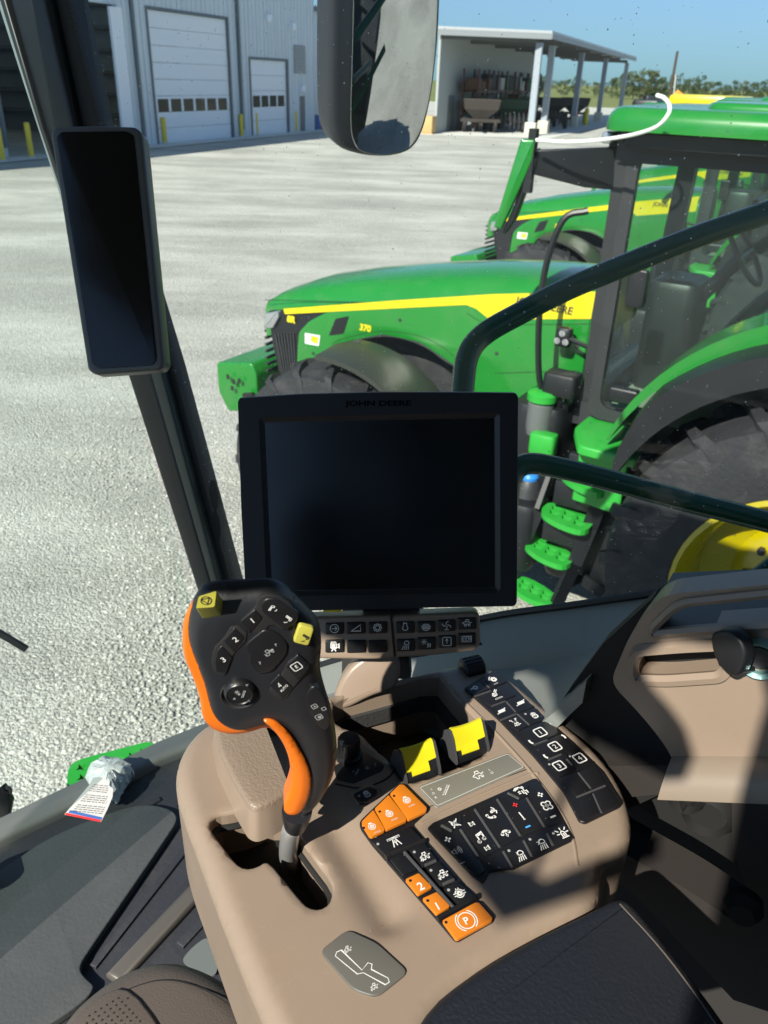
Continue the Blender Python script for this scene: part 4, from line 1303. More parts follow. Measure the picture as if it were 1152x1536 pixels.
# yellow and green machines further off
def harvester(P, yaw, lab, m1, m2):
    f = A3(math.cos(yaw), math.sin(yaw), 0); s = A3(-f[1], f[0], 0)
    e = empty('combine_harvester', P, lab, 'combine', None, 0)
    mb = MB(); mb.bevbox(P + A3(0, 0, 1.8), (5.5, 2.6, 1.6), .25, f, s); mb.build('body', MT['green'], e)
    mb = MB(); mb.bevbox(P + A3(0, 0, 2.75) - f * .3, (3.6, 2.4, .5), .2, f, s); mb.build('grain_tank', m1, e)
    mb = MB(); mb.bevbox(P + f * 2.6 + A3(0, 0, 2.0), (1.4, 1.8, 1.4), .15, f, s); mb.build('cab', m2, e)
    for x, r in ((1.6, .95), (-2.2, .6)):
        for sd in (-1, 1):
            mb = MB(); mb.lathe(P + f * x + s * sd * 1.4 + A3(0, 0, r), s, [(r * .5, -.3), (r * .95, -.3), (r, -.2), (r, .2), (r * .95, .3), (r * .5, .3)], 22); w = mb.build('wheel', MT['tyre'], e)
            mb = MB(); mb.lathe(P + f * x + s * sd * 1.4 + A3(0, 0, r), s, [(r * .5, -.28), (r * .5, .28), (.1, .1)], 18); mb.build('rim', MT['rim'], w)
P = far(1060, 46); harvester(P, 2.6, 'yellow-topped machine parked behind the row of green tractors', MT['yellow'], MT['black'])
P = far(1150, 38); harvester(P, 2.6, 'green-topped machine parked behind the tractors at the right edge', MT['green'], MT['black'])
P = far(975, 62)
e = empty('excavator', P, 'small orange and dark digger parked between the shed and the tractors', 'digger')
mb = MB(); mb.bevbox(P + A3(0, 0, 1.4), (2.4, 1.8, .9), .15); mb.build('house', mat('digger_dark', (.05, .05, .05), .5), e)
mb = MB(); mb.bevbox(P + A3(.2, 0, 2.2), (1.1, 1.0, 1.1), .1); mb.build('cab', MT['black'], e)
mb = MB(); mb.tube([P + A3(.8, 0, 1.6), P + A3(1.8, 0, 3.0), P + A3(3.2, 0, 2.2), P + A3(3.3, 0, 1.0)], .16, 8); mb.build('boom', mat('digger_orange', (.75, .3, .03), .5), e)
mb = MB(); mb.bevbox(P + A3(0, .8, .5), (2.8, .45, .8), .2); mb.bevbox(P + A3(0, -.8, .5), (2.8, .45, .8), .2); mb.build('track', MT['tyre'], e)
# ---------------------------------------------------------------- our own cab
CS = unit([.86, -.51, 0]); CN = unit([.51, .86, 0])      # towards the rear, towards the right-hand window
UPV = A3(0, 0, 1)
def C(s, nd, z): return CS * s + CN * nd + UPV * (H + z)
def wall(nd): return Pl(CN * nd, CS, UPV)
W = wall(.87)
cab = empty('tractor_cab', C(0, 0, -3.25), 'tan and black cab interior with corner post, dusty side window, floor and door panel', 'cab')
ZF = H - 1.25

# side window and windscreen
mb = MB(); q = W.hits([(150, -200), (352, 870)])
mb.poly(W, [(-.95, H - 1.1), (1.3, H - 1.1), (1.3, H + .5), (-1.05, H + .5)], -.01)
mb.build('side_window', MT['dustglass'], cab, smooth=0)
# corner post: painted body, seal, frit band
pl_ = W
def ladderpoly(Lp, Rp): return list(Lp) + list(Rp)[::-1]
mb = MB(); mb.slab(pl_, pl_.hits(ladderpoly([(14, -40), (76, 190), (199, 560), (303, 885), (362, 1070)], [(72, -40), (122, 190), (238, 560), (330, 885), (388, 1070)])), .014, -.06, .010, 4)
pst = mb.build('corner_post', MT['black'], cab)
mb = MB(); mb.slab(pl_, pl_.hits(ladderpoly([(44, -40), (104, 190), (233, 560), (326, 885)], [(54, -40), (113, 190), (251, 560), (338, 885)])), .012, -.02, .004)
mb.build('post_trim', mat('dark_green_grey_trim', (.035, .05, .045), .35), pst)
mb = MB(); mb.slab(pl_, pl_.hits(ladderpoly([(-8, -40), (65, 190), (120, 360)], [(3, -40), (72, 190), (127, 360)])), .012, -.01, .004)
mb.build('window_seal', mat('pale_seal', (.24, .28, .28), .45), pst)
mb = MB(); mb.slab(pl_, pl_.hits(ladderpoly([(4, -40), (74, 190), (130, 360)], [(14, -40), (80, 190), (138, 360)])), .02, -.01, .004)
mb.build('window_seal', mat('brown_black_seal', (.022, .02, .02), .4), pst)
mb = MB()
band = ladderpoly([(50, -40), (110, 190), (236, 560), (330, 890)], [(86, -40), (146, 190), (258, 560), (346, 890)])
mb.poly(pl_, pl_.hits(band), -.004)
Rr = [(86, -40), (146, 190), (258, 560), (346, 890)]
for i in range(3):
    a = np.array(pl_.hit(*Rr[i])); b = np.array(pl_.hit(*Rr[i + 1]))
    Ld = np.linalg.norm(b - a); t = (b - a) / Ld; nn = np.array([-t[1], t[0]])
    if nn[0] < 0: nn = -nn
    nrow = int(Ld / .0058)
    for r in range(nrow):
        for cdot in range(5):
            rad = .0027 - .00045 * cdot
            c = a + t * (r + .5 * (cdot % 2)) * .0058 + nn * (.001 + cdot * .0032)
            mb.poly(pl_, [(c[0] + rad * math.cos(k * 1.0472), c[1] + rad * math.sin(k * 1.0472)) for k in range(6)], -.004)
for (u, v) in ((334, 745), (338, 790)):
    a, b = pl_.hit(u - 16, v)
    mb.poly(pl_, [(a + .012 * math.cos(k * .6283) * .8, b + .03 * math.sin(k * .6283)) for k in range(10)], -.0045)
mb.build('frit_band', MT['void'], pst, smooth=0)
# windscreen glass to the left of the post
A_s, A_n = (C(0, .87, 0) @ CS), .86
pz = W.hit(20, 0)[0]; pb = W.hit(350, 1050)[0]
mb = MB(); mb.add([C(pb - .02, .86, -1.15), C(pz - .02, .86, .45), C(pz - .1, -.75, .45), C(pb - .1, -.75, -1.15)], [(0, 1, 2, 3)])
mb.build('windscreen', MT['glass'], cab, smooth=0)

# sill trim below the side window: rolls inwards from the glass
def band3(mb, plA, pxA, plB, pxB, thick=.02):
    A_ = [plA.at(u, v) for u, v in pxA]; B_ = [plB.at(u, v) for u, v in pxB]
    n = len(A_)
    d = -UPV * thick
    vs = A_ + B_ + [p + d for p in A_] + [p + d for p in B_]
    fs = []
    for i in range(n - 1):
        fs += [(i, i + 1, n + i + 1, n + i), (2 * n + i, 3 * n + i, 3 * n + i + 1, 2 * n + i + 1), (i, 2 * n + i, 2 * n + i + 1, i + 1), (n + i, n + i + 1, 3 * n + i + 1, 3 * n + i)]
    fs += [(0, n, 3 * n, 2 * n), (n - 1, 3 * n - 1, 4 * n - 1, 2 * n - 1)]
    mb.add(vs, fs)
M_SILL = mat('grey_green_sill', (.19, .205, .19), .4, bump=.25, bscale=700, var=.06)
wS = wall(.86); wI = wall(.64)
top = crom([(440, 1012), (560, 976), (722, 931), (860, 911), (988, 893)], 5)
bot = crom([(440, 1110), (560, 1085), (700, 1100), (800, 1090), (880, 1020)], 5)
midp = [((a[0] * .55 + b[0] * .45), (a[1] * .55 + b[1] * .45)) for a, b in zip(top, bot)]
mb = MB(); band3(mb, wS, [tuple(p) for p in top], wall(.80), midp, .03)
band3(mb, wall(.80), midp, wI, [tuple(p) for p in bot], .03)
mb.build('side_sill', M_SILL, cab, smooth=60)
mb = MB(); mb.tube([wS.at(u, v) + UPV * .004 for u, v in top], .005, 8); mb.build('sill_seal', MT['black'], cab)
# door panel on the right
D = wall(.62)
pan = [(990, 893), (1150, 877), (1700, 830), (1700, 1142), (1010, 1142), (1000, 1122), (978, 1092), (950, 1060), (915, 1024), (945, 952)]  # left edge of the panel cut along a shadow line
tray = [(1018, 903), (1150, 889), (1640, 850), (1640, 933), (1150, 937), (1040, 944), (978, 950), (982, 938)]
pock = [(958, 975), (1030, 969), (1100, 966), (1330, 964), (1330, 1004), (1092, 1006), (1080, 1014), (1000, 1020), (955, 1018), (950, 1008), (950, 990)]
pock = [(958, 975), (1030, 969), (1096, 966), (1094, 1000), (1082, 1014), (1000, 1020), (955, 1018), (950, 1008), (950, 990)]
P2 = rcorner(D.hits(pan), .015); T2 = rcorner(D.hits(tray), .012); K2 = rcorner(D.hits(pock), .014)
mb = MB(); mb.sheet(D, P2, [T2, K2], top=0, thick=.03)
dp_ = mb.build('door_panel', MT['tan'], cab, smooth=50)
mb = MB()
for loop, w in ((K2, .006), (T2, .0045)):
    mb.tube([D.P(x, y, .001) for x, y in loop + loop[:1]], w, 6, False)
mb.build('pocket_rim', MT['tan'], dp_)
mb = MB(); k_ = ccw(inset(ccw(K2), -.004)); mb.slab(D, k_, -.045, -.055)
mb.build('pocket_back', MT['tan'], dp_, smooth=0)
mb = MB(); mb.slab(D, D.hits([(955, 1006), (1090, 996), (1088, 1014), (1000, 1021), (952, 1019)]), -.03, -.046); mb.slab(D, D.hits([(1000, 978), (1090, 974), (1090, 975.5), (1000, 979.5)]), -.043, -.046)
mb.build('pocket_slot', MT['void'], dp_, smooth=0)
mb = MB(); mb.poly(D, inset(ccw(D.hits(tray, -.09)), -.012), -.09)
t0, t1 = D.hit(980, 948), D.hit(1640, 933)
mb.add([D.P(t0[0] - .01, t0[1], 0), D.P(t1[0], t1[1] - .004, 0), D.P(t1[0], t1[1] - .004, -.11), D.P(t0[0] - .01, t0[1], -.11)], [(0, 1, 2, 3)])
mb.build('tray_liner', MT['black'], dp_, smooth=0)
# ledge below
mb = MB()
l0, l1 = D.hit(1008, 1134), D.hit(1700, 1138)  # ledge starts at the same shadow line as the panel
prof = [(0, 0), (.018, -.004), (.028, -.014), (.03, -.03), (.01, -.048), (-.03, -.05), (-.03, 0)]
mb.loft([[D.P(x, z0 + b, a) for a, b in prof] for x, z0 in ((l0[0], l0[1]), (l1[0], l1[1]))])
mb.build('panel_ledge', mat('pale_tan_ledge', (.21, .17, .13), .5, var=.05), cab, smooth=50)
# lower cavity, side frame
Dl = wall(.64)
mb = MB(); mb.slab(wall(.66), wall(.66).hits([(800, 1120), (850, 1040), (905, 965), (980, 896), (1030, 960), (1060, 1160), (840, 1260)]), 0, -.02); mb.build('gap_shadow_sheet', MT['void'], cab, smooth=0)  # black sheet covers the wall gap and stands in for the panel shadow
hole = rcorner(Dl.hits([(905, 1200), (1000, 1190), (1085, 1188), (1098, 1200), (1098, 1275), (1120, 1330), (1146, 1370), (1120, 1395), (1040, 1340), (905, 1262)]), .02)
outl = Dl.hits([(840, 1150), (1700, 1140), (1700, 1700), (1100, 1500), (960, 1350), (820, 1240)])
mb = MB(); mb.sheet(Dl, outl, [hole], top=0, thick=.05); mb.build('lower_panel', mat('shade_dark_lower_panel', (.022, .018, .016), .7, bump=.3, bscale=400), cab, smooth=30)  # panel colour darkened to stand in for footwell shade
mb = MB(); mb.slab(Dl, inset(ccw(hole), -.03), -.10, -.12)
mb.slab(Dl, rcorner(Dl.hits([(1030, 1205), (1080, 1215), (1080, 1290), (1025, 1270)]), .01), -.08, -.1, .004)
for (u, v, r) in ((1035, 1300, .03), (1000, 1270, .022)):
    a, b = Dl.hit(u, v); mb.lathe(Dl.P(a, b, -.1), -CN, [(r, 0), (r, .02), (r * .8, .03), (r * .7, .02), (.001, .02)], 16)
mb.build('cavity_back', MT['void'], cab)
mb = MB()
mb.lathe(Dl.at(1118, 1350, .04), -CN, [(.016, 0), (.018, .01), (.012, .02), (.001, .02)], 12)
mb.build('seat_belt_stalk', MT['void'], cab)
# 12 V socket with its open cap
a, b = D.hit(1140, 985)
mb = MB(); mb.lathe(D.P(a, b, 0), -CN, [(.0135, -.03), (.0135, .006), (.0165, .009), (.018, .006), (.018, 0)], 28, False); so = mb.build('socket_ring', mat('pale_aqua_ring', (.35, .62, .60), .2, .5), dp_)
mb = MB(); mb.lathe(D.P(a, b, -.001), -CN, [(.0135, 0), (.010, .004), (.006, .002), (.001, .002)], 20); mb.build('socket_core', MT['black'], so)
capP = Pl(D.at(1098, 978, .02), unit(CS * .9 - CN * .45), UPV)
mb = MB()
cp = [(1072, 948), (1085, 942), (1105, 945), (1120, 960), (1126, 980), (1120, 1002), (1112, 1013), (1098, 1008), (1080, 990), (1073, 968)]
mb.slab(capP, chaikin(capP.hits(cp), 2), .006, -.006, .003)
mb.tube([capP.at(1112, 1005), D.at(1128, 1003, .004)], .003, 6)
mb.build('socket_cap', MT['black'], dp_)

# floor, ribs, sill and mats
FP_ = Pl(A3(0, 0, ZF), (1, 0, 0), (0, 1, 0))
def f(u, v): return FP_.hit(u, v)
edge = [(-260, 1365), (0, 1237), (120, 1180), (236, 1122), (300, 1096), (420, 1075)]
mb = MB(); fl_ = FP_.hits(edge) + [tuple((C(-.5, .86, 0))[:2]), tuple((C(1.2, .86, 0))[:2]), tuple((C(1.2, -.8, 0))[:2]), tuple((C(-.7, -.8, 0))[:2])]
mb.slab(FP_, fl_, 0, -.05)
mb.build('cab_floor', MT['floor'], cab, smooth=0)
mb = MB(); mb.box(C(.32, .845, -.98), (1.76, .03, .60), CS, CN); mb.build('side_wall', mat('carpet_black', (.02, .018, .017), .9, bump=.5, bscale=300), cab, smooth=0)
mb = MB()
sl = FP_.hits([(-260, 1365), (0, 1237), (120, 1180), (236, 1122), (300, 1096), (360, 1080)]) + FP_.hits([(364, 1110), (304, 1124), (240, 1150), (125, 1212), (0, 1272), (-260, 1402)])
mb.slab(FP_, sl, .022, 0, .01)
mb.build('front_sill', MT['trimgrey'], cab)
mb = MB()
for (u0, v0, u1, v1, w) in ((285, 1268, 140, 1452, .012), (312, 1290, 170, 1470, .012), (345, 1340, 270, 1420, .016), (362, 1365, 300, 1440, .016), (352, 1400, 350, 1470, .014), (240, 1200, 200, 1222, .01)):
    a, b = np.array(f(u0, v0)), np.array(f(u1, v1)); t = (b - a) / np.linalg.norm(b - a); n_ = np.array([-t[1], t[0]]) * w / 2
    mb.slab(FP_, [tuple(a + n_), tuple(b + n_), tuple(b - n_), tuple(a - n_)], .006, 0, .002)
mb.build('floor_rib', MT['floor'], cab)
mb = MB(); mb.slab(FP_, FP_.hits([(312, 1304), (332, 1318), (182, 1482), (160, 1466)]), .014, 0, .008)
mb.build('floor_strip', mat('tan_grey_strip', (.085, .078, .068), .45), cab)
mt_ = chaikin(FP_.hits([(-200, 1440), (0, 1319), (75, 1264), (185, 1221), (225, 1215), (258, 1223), (269, 1236), (258, 1256), (135, 1436), (121, 1460), (127, 1474), (152, 1495), (60, 1560), (-100, 1640), (-250, 1640)]), 3)
mb = MB(); mb.slab(FP_.up(.0), mt_, .018, .004, .003)
tag(mb.build('floor_mat', MT['matgrey']), 'scuffed dark grey rubber mat with a rounded corner lying on the cab floor', 'floor mat')
mb = MB(); mb.slab(FP_, rcorner(FP_.hits([(311, 1410), (318, 1424), (330, 1442), (324, 1470), (300, 1466), (272, 1446), (290, 1425)]), .01), .009, .0065, 0)
tag(mb.build('floor_patch', mat('grey_green_patch', (.12, .135, .13), .5)), 'torn grey scrap lying on the ribbed floor beside the seat', 'scrap')  # plain flat grey patch, slightly raised above the floor
mb = MB(); mb.bevbox(FP_.at(0, 1345) + A3(-.03, 0, .05), (.05, .06, .03), .008, (.8, .5, 0), (-.5, .8, 0))
mb.build('pedal', MT['black'], cab)
# black flex loop and wiper end at the left edge
mb = MB(); z = ZF - .05
mb.tube(crom([at(-10, 1195, 1.62), at(5, 1183, 1.6), at(15, 1184, 1.6), at(12, 1200, 1.6), at(2, 1216, 1.6)], 6), .004, 8)
mb.tube([at(-10, 1190, 1.6), at(4, 1206, 1.6), at(8, 1228, 1.6)], [.03, .024, .01], 10)
mb.build('hose_loop', MT['black'], cab)
mb = MB(); mb.slab(Pl(at(8, 950, 1.35), (.9, 0, .4), (-.4, 0, .9)), [(-.035, .05), (-.022, .05), (.022, -.038), (.012, -.043)], .006, 0)
mb.build('wiper_blade', MT['black'], cab, smooth=0)
# outer step plate with star shaped drain holes
SP = Pl(A3(0, 0, ZF - .12), (1, 0, 0), (0, 1, 0))
so_ = rcorner(SP.hits([(100, 1190), (101, 1160), (106, 1146), (122, 1138), (222, 1112), (236, 1117), (238, 1128), (200, 1165), (150, 1200)]), .02)
holes = []
for (u, v) in ((122, 1151), (141, 1147), (198, 1133), (215, 1127), (124, 1166), (138, 1163)):
    a, b = SP.hit(u, v)
    holes.append([(a + (.013 if k % 2 else .006) * math.cos(k * math.pi / 4), b + (.013 if k % 2 else .006) * math.sin(k * math.pi / 4)) for k in range(8)])
a, b = SP.hit(172, 1141); holes.append([(a + .03 * math.cos(k * .6283), b + .014 * math.sin(k * .6283)) for k in range(10)])
mb = MB(); mb.sheet(SP, so_, holes, top=0, thick=.02); mb.build('outside_step', MT['greenstep'], cab, smooth=0)

# roof, header and rear corners: what shades the inside
mb = MB()
rpoly = [(-1.12, 1.06), (1.3, 1.06), (1.3, -.9), (-.03, -.9), (-.036, -.53), (-.034, -.42), (-.05, -.37), (-.12, -.39), (-.15, -.45), (-.128, -.491), (-.109, -.508), (-.093, -.528), (-.081, -.56), (-.10, -.575), (-.2, -.56), (-.27, -.50), (-.31, -.50), (-.345, -.535), (-.38, -.56), (-.5, -.575), (-1.12, -.62)]  # unseen roof edge shaped to throw shadows over console and door panel
mb.loft([[C(a, b, .42) for a, b in rpoly], [C(a, b, .45) for a, b in rpoly]])
mb.build('roof', MT['trimgrey'], cab, smooth=0)
mb = MB()
mb.bar(C(1.25, .84, -1.2), C(1.25, .84, .42), .1, .12); mb.bar(C(1.25, -.7, -1.2), C(1.25, -.7, .42), .1, .12)
mb.bar(C(.42, -.74, -1.2), C(.5, -.7, .42), .07, .09)
mb.box(C(1.28, .07, -.65), (.06, 1.6, 1.15), CS, CN); mb.box(C(1.28, -.5, .15), (.06, .5, .5), CS, CN); mb.box(C(1.28, .62, .15), (.06, .5, .5), CS, CN); mb.box(C(.29, -.78, -.4), (.18, .05, 1.64), CS, CN); mb.box(C(.89, -.78, -.4), (.78, .05, 1.64), CS, CN); mb.box(C(.44, -.78, -.62), (.12, .05, 1.2), CS, CN); mb.box(C(.44, -.78, .34), (.12, .05, .16), CS, CN); mb.box(C(1.0, .93, -.3), (.5, .04, 1.5), CS, CN)  # unseen left panels added to darken the screen, gap shaped for a reflection
mb.box(C(.42, .05, -.35), (.14, .5, .85), CS, CN)
mb.build('rear_frame', MT['trimgrey'], cab, smooth=0)
mb = MB(); mb.box(C(.1, -.76, -1.05), (2.2, .05, .45), CS, CN); mb.build('left_door_sill', MT['trimgrey'], cab, smooth=0)

# dark green handrails outside the window
def rail(px, d, r, lab):
    mb = MB(); mb.tube(crom([at(u, v, dd) for (u, v), dd in zip(px, d)], 7), r, 18)
    tag(mb.build('handrail', MT['rail']), lab, 'handrail', 'dark green handrails outside the window')
rail([(1500, 200), (1260, 275), (1152, 318), (1040, 357), (930, 401), (850, 434), (780, 470), (728, 500), (703, 530), (695, 575), (692, 640), (692, 720)], [1.5] * 12, .0215, 'dark green handrail rising to the right across the side window, its bend above the monitor')
rail([(760, 760), (768, 715), (790, 696), (835, 701), (920, 722), (1030, 752), (1130, 777), (1260, 812), (1500, 880)], [1.5] * 9, .0205, 'lower dark green handrail sloping down to the right behind the monitor')
rail([(1090, 905), (1130, 872), (1200, 815), (1400, 640)], [1.6] * 4, .02, 'short piece of dark green handrail just over the door panel at the right edge')

# exterior mirror
mirr = empty('exterior_mirror', at(580, 120, 1.8), 'large black exterior mirror hanging outside the side window, reflecting gravel', 'mirror')
dirm = unit(ray(590, 100))
refl = unit([.93, -.32, -.52])
mn = unit(refl - dirm)
mx_ = unit(np.cross(UPV, mn)); my_ = np.cross(mn, mx_)
MP = Pl(at(590, 110, 1.8), mx_, my_)
if MP.n @ mn < 0: MP = Pl(at(590, 110, 1.8), -mx_, my_)
ho = [(502, -180), (498, 60), (497, 165), (500, 205), (512, 226), (545, 237), (585, 239), (615, 232), (632, 215), (645, 180), (656, 120), (665, 30), (668, -180)]
mb = MB(); mb.slab(MP, chaikin(MP.hits(ho), 2), -.002, -.085, .02, 3, True)
mb.build('mirror_housing', mat('mirror_housing_black', (.022, .026, .034), .45, bump=.2, bscale=700), mirr)
gl_ = [(531, -170), (528, 60), (524, 180), (528, 212), (540, 228), (575, 233), (608, 226), (625, 208), (638, 172), (648, 118), (655, 30), (658, -170)]
mb = MB(); mb.slab(MP, chaikin(MP.hits(gl_), 2), .004, -.002, .002)
mb.build('mirror_face', MT['chrome'], mirr)
mb = MB(); mb.tube([MP.at(590, -150, -.06), at(600, -260, 1.7)], .015, 8); mb.build('mirror_bracket', MT['black'], mirr)

# seat cushion
ZS = H - .80
ST = Pl(A3(0, 0, ZS), (1, 0, 0), (0, 1, 0))
so = [(50, 1590), (88, 1512), (138, 1466), (188, 1436), (240, 1421), (292, 1428), (348, 1458), (396, 1505), (440, 1575), (430, 1700), (200, 1800), (40, 1700)]
seat = empty('driver_seat', ST.at(250, 1560), 'brown-grey leather driver seat cushion with a perforated centre at the lower left', 'seat')
o2 = chaikin(ST.hits(so), 2)
mb = MB(); mb.slab(ST, o2, 0, -.13, .035, 5); mb.build('cushion', MT['seatlea'], seat, smooth=60)
pf = ST.hits([(95, 1560), (125, 1515), (170, 1484), (200, 1488), (240, 1540), (270, 1600), (180, 1640)])
mb = MB(); mb.slab(ST, chaikin(pf, 1), .004, -.01, .003); pp = mb.build('perforated_panel', MT['seatlea'], seat)
mb = MB()
xs_ = [p[0] for p in pf]; ys_ = [p[1] for p in pf]
ci = ccw(inset(ccw(pf), .008))
def inpoly(poly, x, y):
    c = False; j = len(poly) - 1
    for i in range(len(poly)):
        if (poly[i][1] > y) != (poly[j][1] > y) and x < (poly[j][0] - poly[i][0]) * (y - poly[i][1]) / (poly[j][1] - poly[i][1]) + poly[i][0]: c = not c
        j = i
    return c
gx = min(xs_)
row = 0
while gx < max(xs_):
    gy = min(ys_) + (row % 2) * .0035
    while gy < max(ys_):
        if inpoly(ci, gx, gy): mb.poly(ST, [(gx + .0011 * math.cos(k * 1.0472), gy + .0011 * math.sin(k * 1.0472)) for k in range(6)], .0043)
        gy += .007
    gx += .0045; row += 1
mb.build('perforation', MT['void'], pp, smooth=0)
mb = MB()
sm = chaikin(ST.hits([(110, 1545), (160, 1500), (205, 1478), (250, 1468), (300, 1480), (350, 1510), (395, 1560)]), 2, False)
mb.strokes(ST, [sm], .0012, .0006); mb.build('seam', MT['void'], seat, smooth=0)

# crumpled plastic with its card
bagP = Pl(A3(0, 0, ZF + .03), (1, 0, 0), (0, 1, 0))
r_ = random.Random(3)
bo = bagP.hits([(128, 1168), (150, 1150), (178, 1148), (203, 1155), (198, 1172), (182, 1190), (176, 1204), (160, 1214), (140, 1200)])
cbx = np.mean(bo, 0)
mb = MB(); rings = []
nb_ = 36
bo = chaikin(bo, 2)
for z, k in ((0, .95), (.012, 1.0), (.028, .9), (.04, .65), (.046, .3)):
    rings.append([bagP.P(cbx[0] + (x - cbx[0]) * k + r_.uniform(-.005, .005), cbx[1] + (y - cbx[1]) * k + r_.uniform(-.005, .005), z + r_.uniform(-.004, .004)) for x, y in bo])
mb.loft(rings)
tag(mb.build('plastic_bag', MT['bagcloth'], smooth=28), 'crumpled white plastic bag lying on the front sill', 'bag')
cP = Pl(A3(0, 0, ZF + .075), (1, 0, 0), (0, 1, .12))
cp_ = [(97, 1222), (120, 1195), (134, 1178), (140, 1167), (150, 1166), (160, 1171), (164, 1179), (170, 1184), (169, 1196), (161, 1215), (152, 1233)]
e = empty('care_card', cP.at(135, 1200), 'white printed card with a red and blue edge lying on the crumpled bag', 'card')
mb = MB(); mb.slab(cP, cP.hits(cp_), .0012, 0); mb.build('card', MT['paper'], e, smooth=0)
mb = MB()
for k in range(15):
    v0 = 1178 + k * 3.0
    u0 = 138 - (v0 - 1178) * .82 + 3; u1 = 164 - max(0, (v0 - 1195)) * .33 - 2
    if k % 5 == 4: continue
    x = u0
    while x < u1:
        w = r_.uniform(3, 9); mb.strokes(cP, [cP.hits([(x, v0 + (x - u0) * .1), (min(x + w, u1), v0 + (min(x + w, u1) - u0) * .1)])], .0011, .0018); x += w + 1.5
mb.build('card_print', MT['darkprint'], e, smooth=0)
mb = MB(); mb.strokes(cP, [cP.hits([(104, 1218), (153, 1229)])], .005, .0016); mb.build('card_blue_line', mat('card_blue', (.05, .12, .35), .5), e, smooth=0)
mb = MB(); mb.strokes(cP, [cP.hits([(98.5, 1221.5), (151.5, 1232.5)])], .0035, .0018); mb.build('card_red_edge', MT['red'], e, smooth=0)

# the cab's own rear wheel, outside behind the door: what the mirror shows
mb = MB(); cw = C(2.0, 1.45, -2.3)
mb.lathe(cw, CN, [(.5, -.35), (.9, -.37), (.98, -.3), (1.0, 0), (.98, .3), (.9, .37), (.5, .35)], 40)
for k in range(22):
    a = 2 * math.pi * k / 22; d = CS * math.cos(a) + UPV * math.sin(a)
    mb.box(cw + d * 1.0 + CN * (.17 if k % 2 else -.17), (.06, .36, .07), d, CN)
own = empty('cab_rear_wheel', cw - UPV * .95, 'big black rear tyre of the cab tractor with yellow rim, seen in the exterior mirror', 'wheel')
mb.build('tyre', MT['tyre'], own, smooth=30)
mb = MB(); mb.lathe(cw, CN, [(.5, .35), (.52, .36), (.46, .2), (.2, .15), (.18, .3), (.001, .3)], 32, False); mb.build('rim', MT['rim'], own)
mb = MB(); mb.box(C(1.75, .75, -1.1), (1.5, .5, .06), CS, CN); mb.box(C(.2, 1.0, -1.5), (1.6, .3, .5), CS, CN); mb.build('side_platform', MT['black'], cab, smooth=0)
# ---------------------------------------------------------------- pictograms (x right, y up, unit box)
def circ(r, cx=0, cy=0, n=20, a0=0, a1=360):
    return [(cx + r * math.cos(math.radians(a0 + (a1 - a0) * k / n)), cy + r * math.sin(math.radians(a0 + (a1 - a0) * k / n))) for k in range(n + 1)]
def gearl(r, cx=0, cy=0, t=8):
    p = []
    for k in range(t):
        for da, rr in ((-.32, .82), (-.2, 1), (.2, 1), (.32, .82)):
            a = 2 * math.pi * (k + da) / t
            p.append((cx + r * rr * math.cos(a), cy + r * rr * math.sin(a)))
    return p + p[:1]
def box_(x0, y0, x1, y1): return [(x0, y0), (x1, y0), (x1, y1), (x0, y1), (x0, y0)]
def rbox(s): return [(p[0], p[1]) for p in rcorner([(-s, -s), (s, -s), (s, s), (-s, s)], .3, 3)] + [rcorner([(-s, -s), (s, -s), (s, s), (-s, s)], .3, 3)[0]]
MACHINE = [[(-.9, .1), (-.4, .35), (.3, .35), (.5, .1), (.9, .25)], [(-.9, .1), (-.5, -.1), (.5, -.1)], circ(.2, -.3, -.3, 10), circ(.16, .4, -.3, 10), [(-.3, .35), (-.2, .75), (.3, .75), (.3, .35)]]
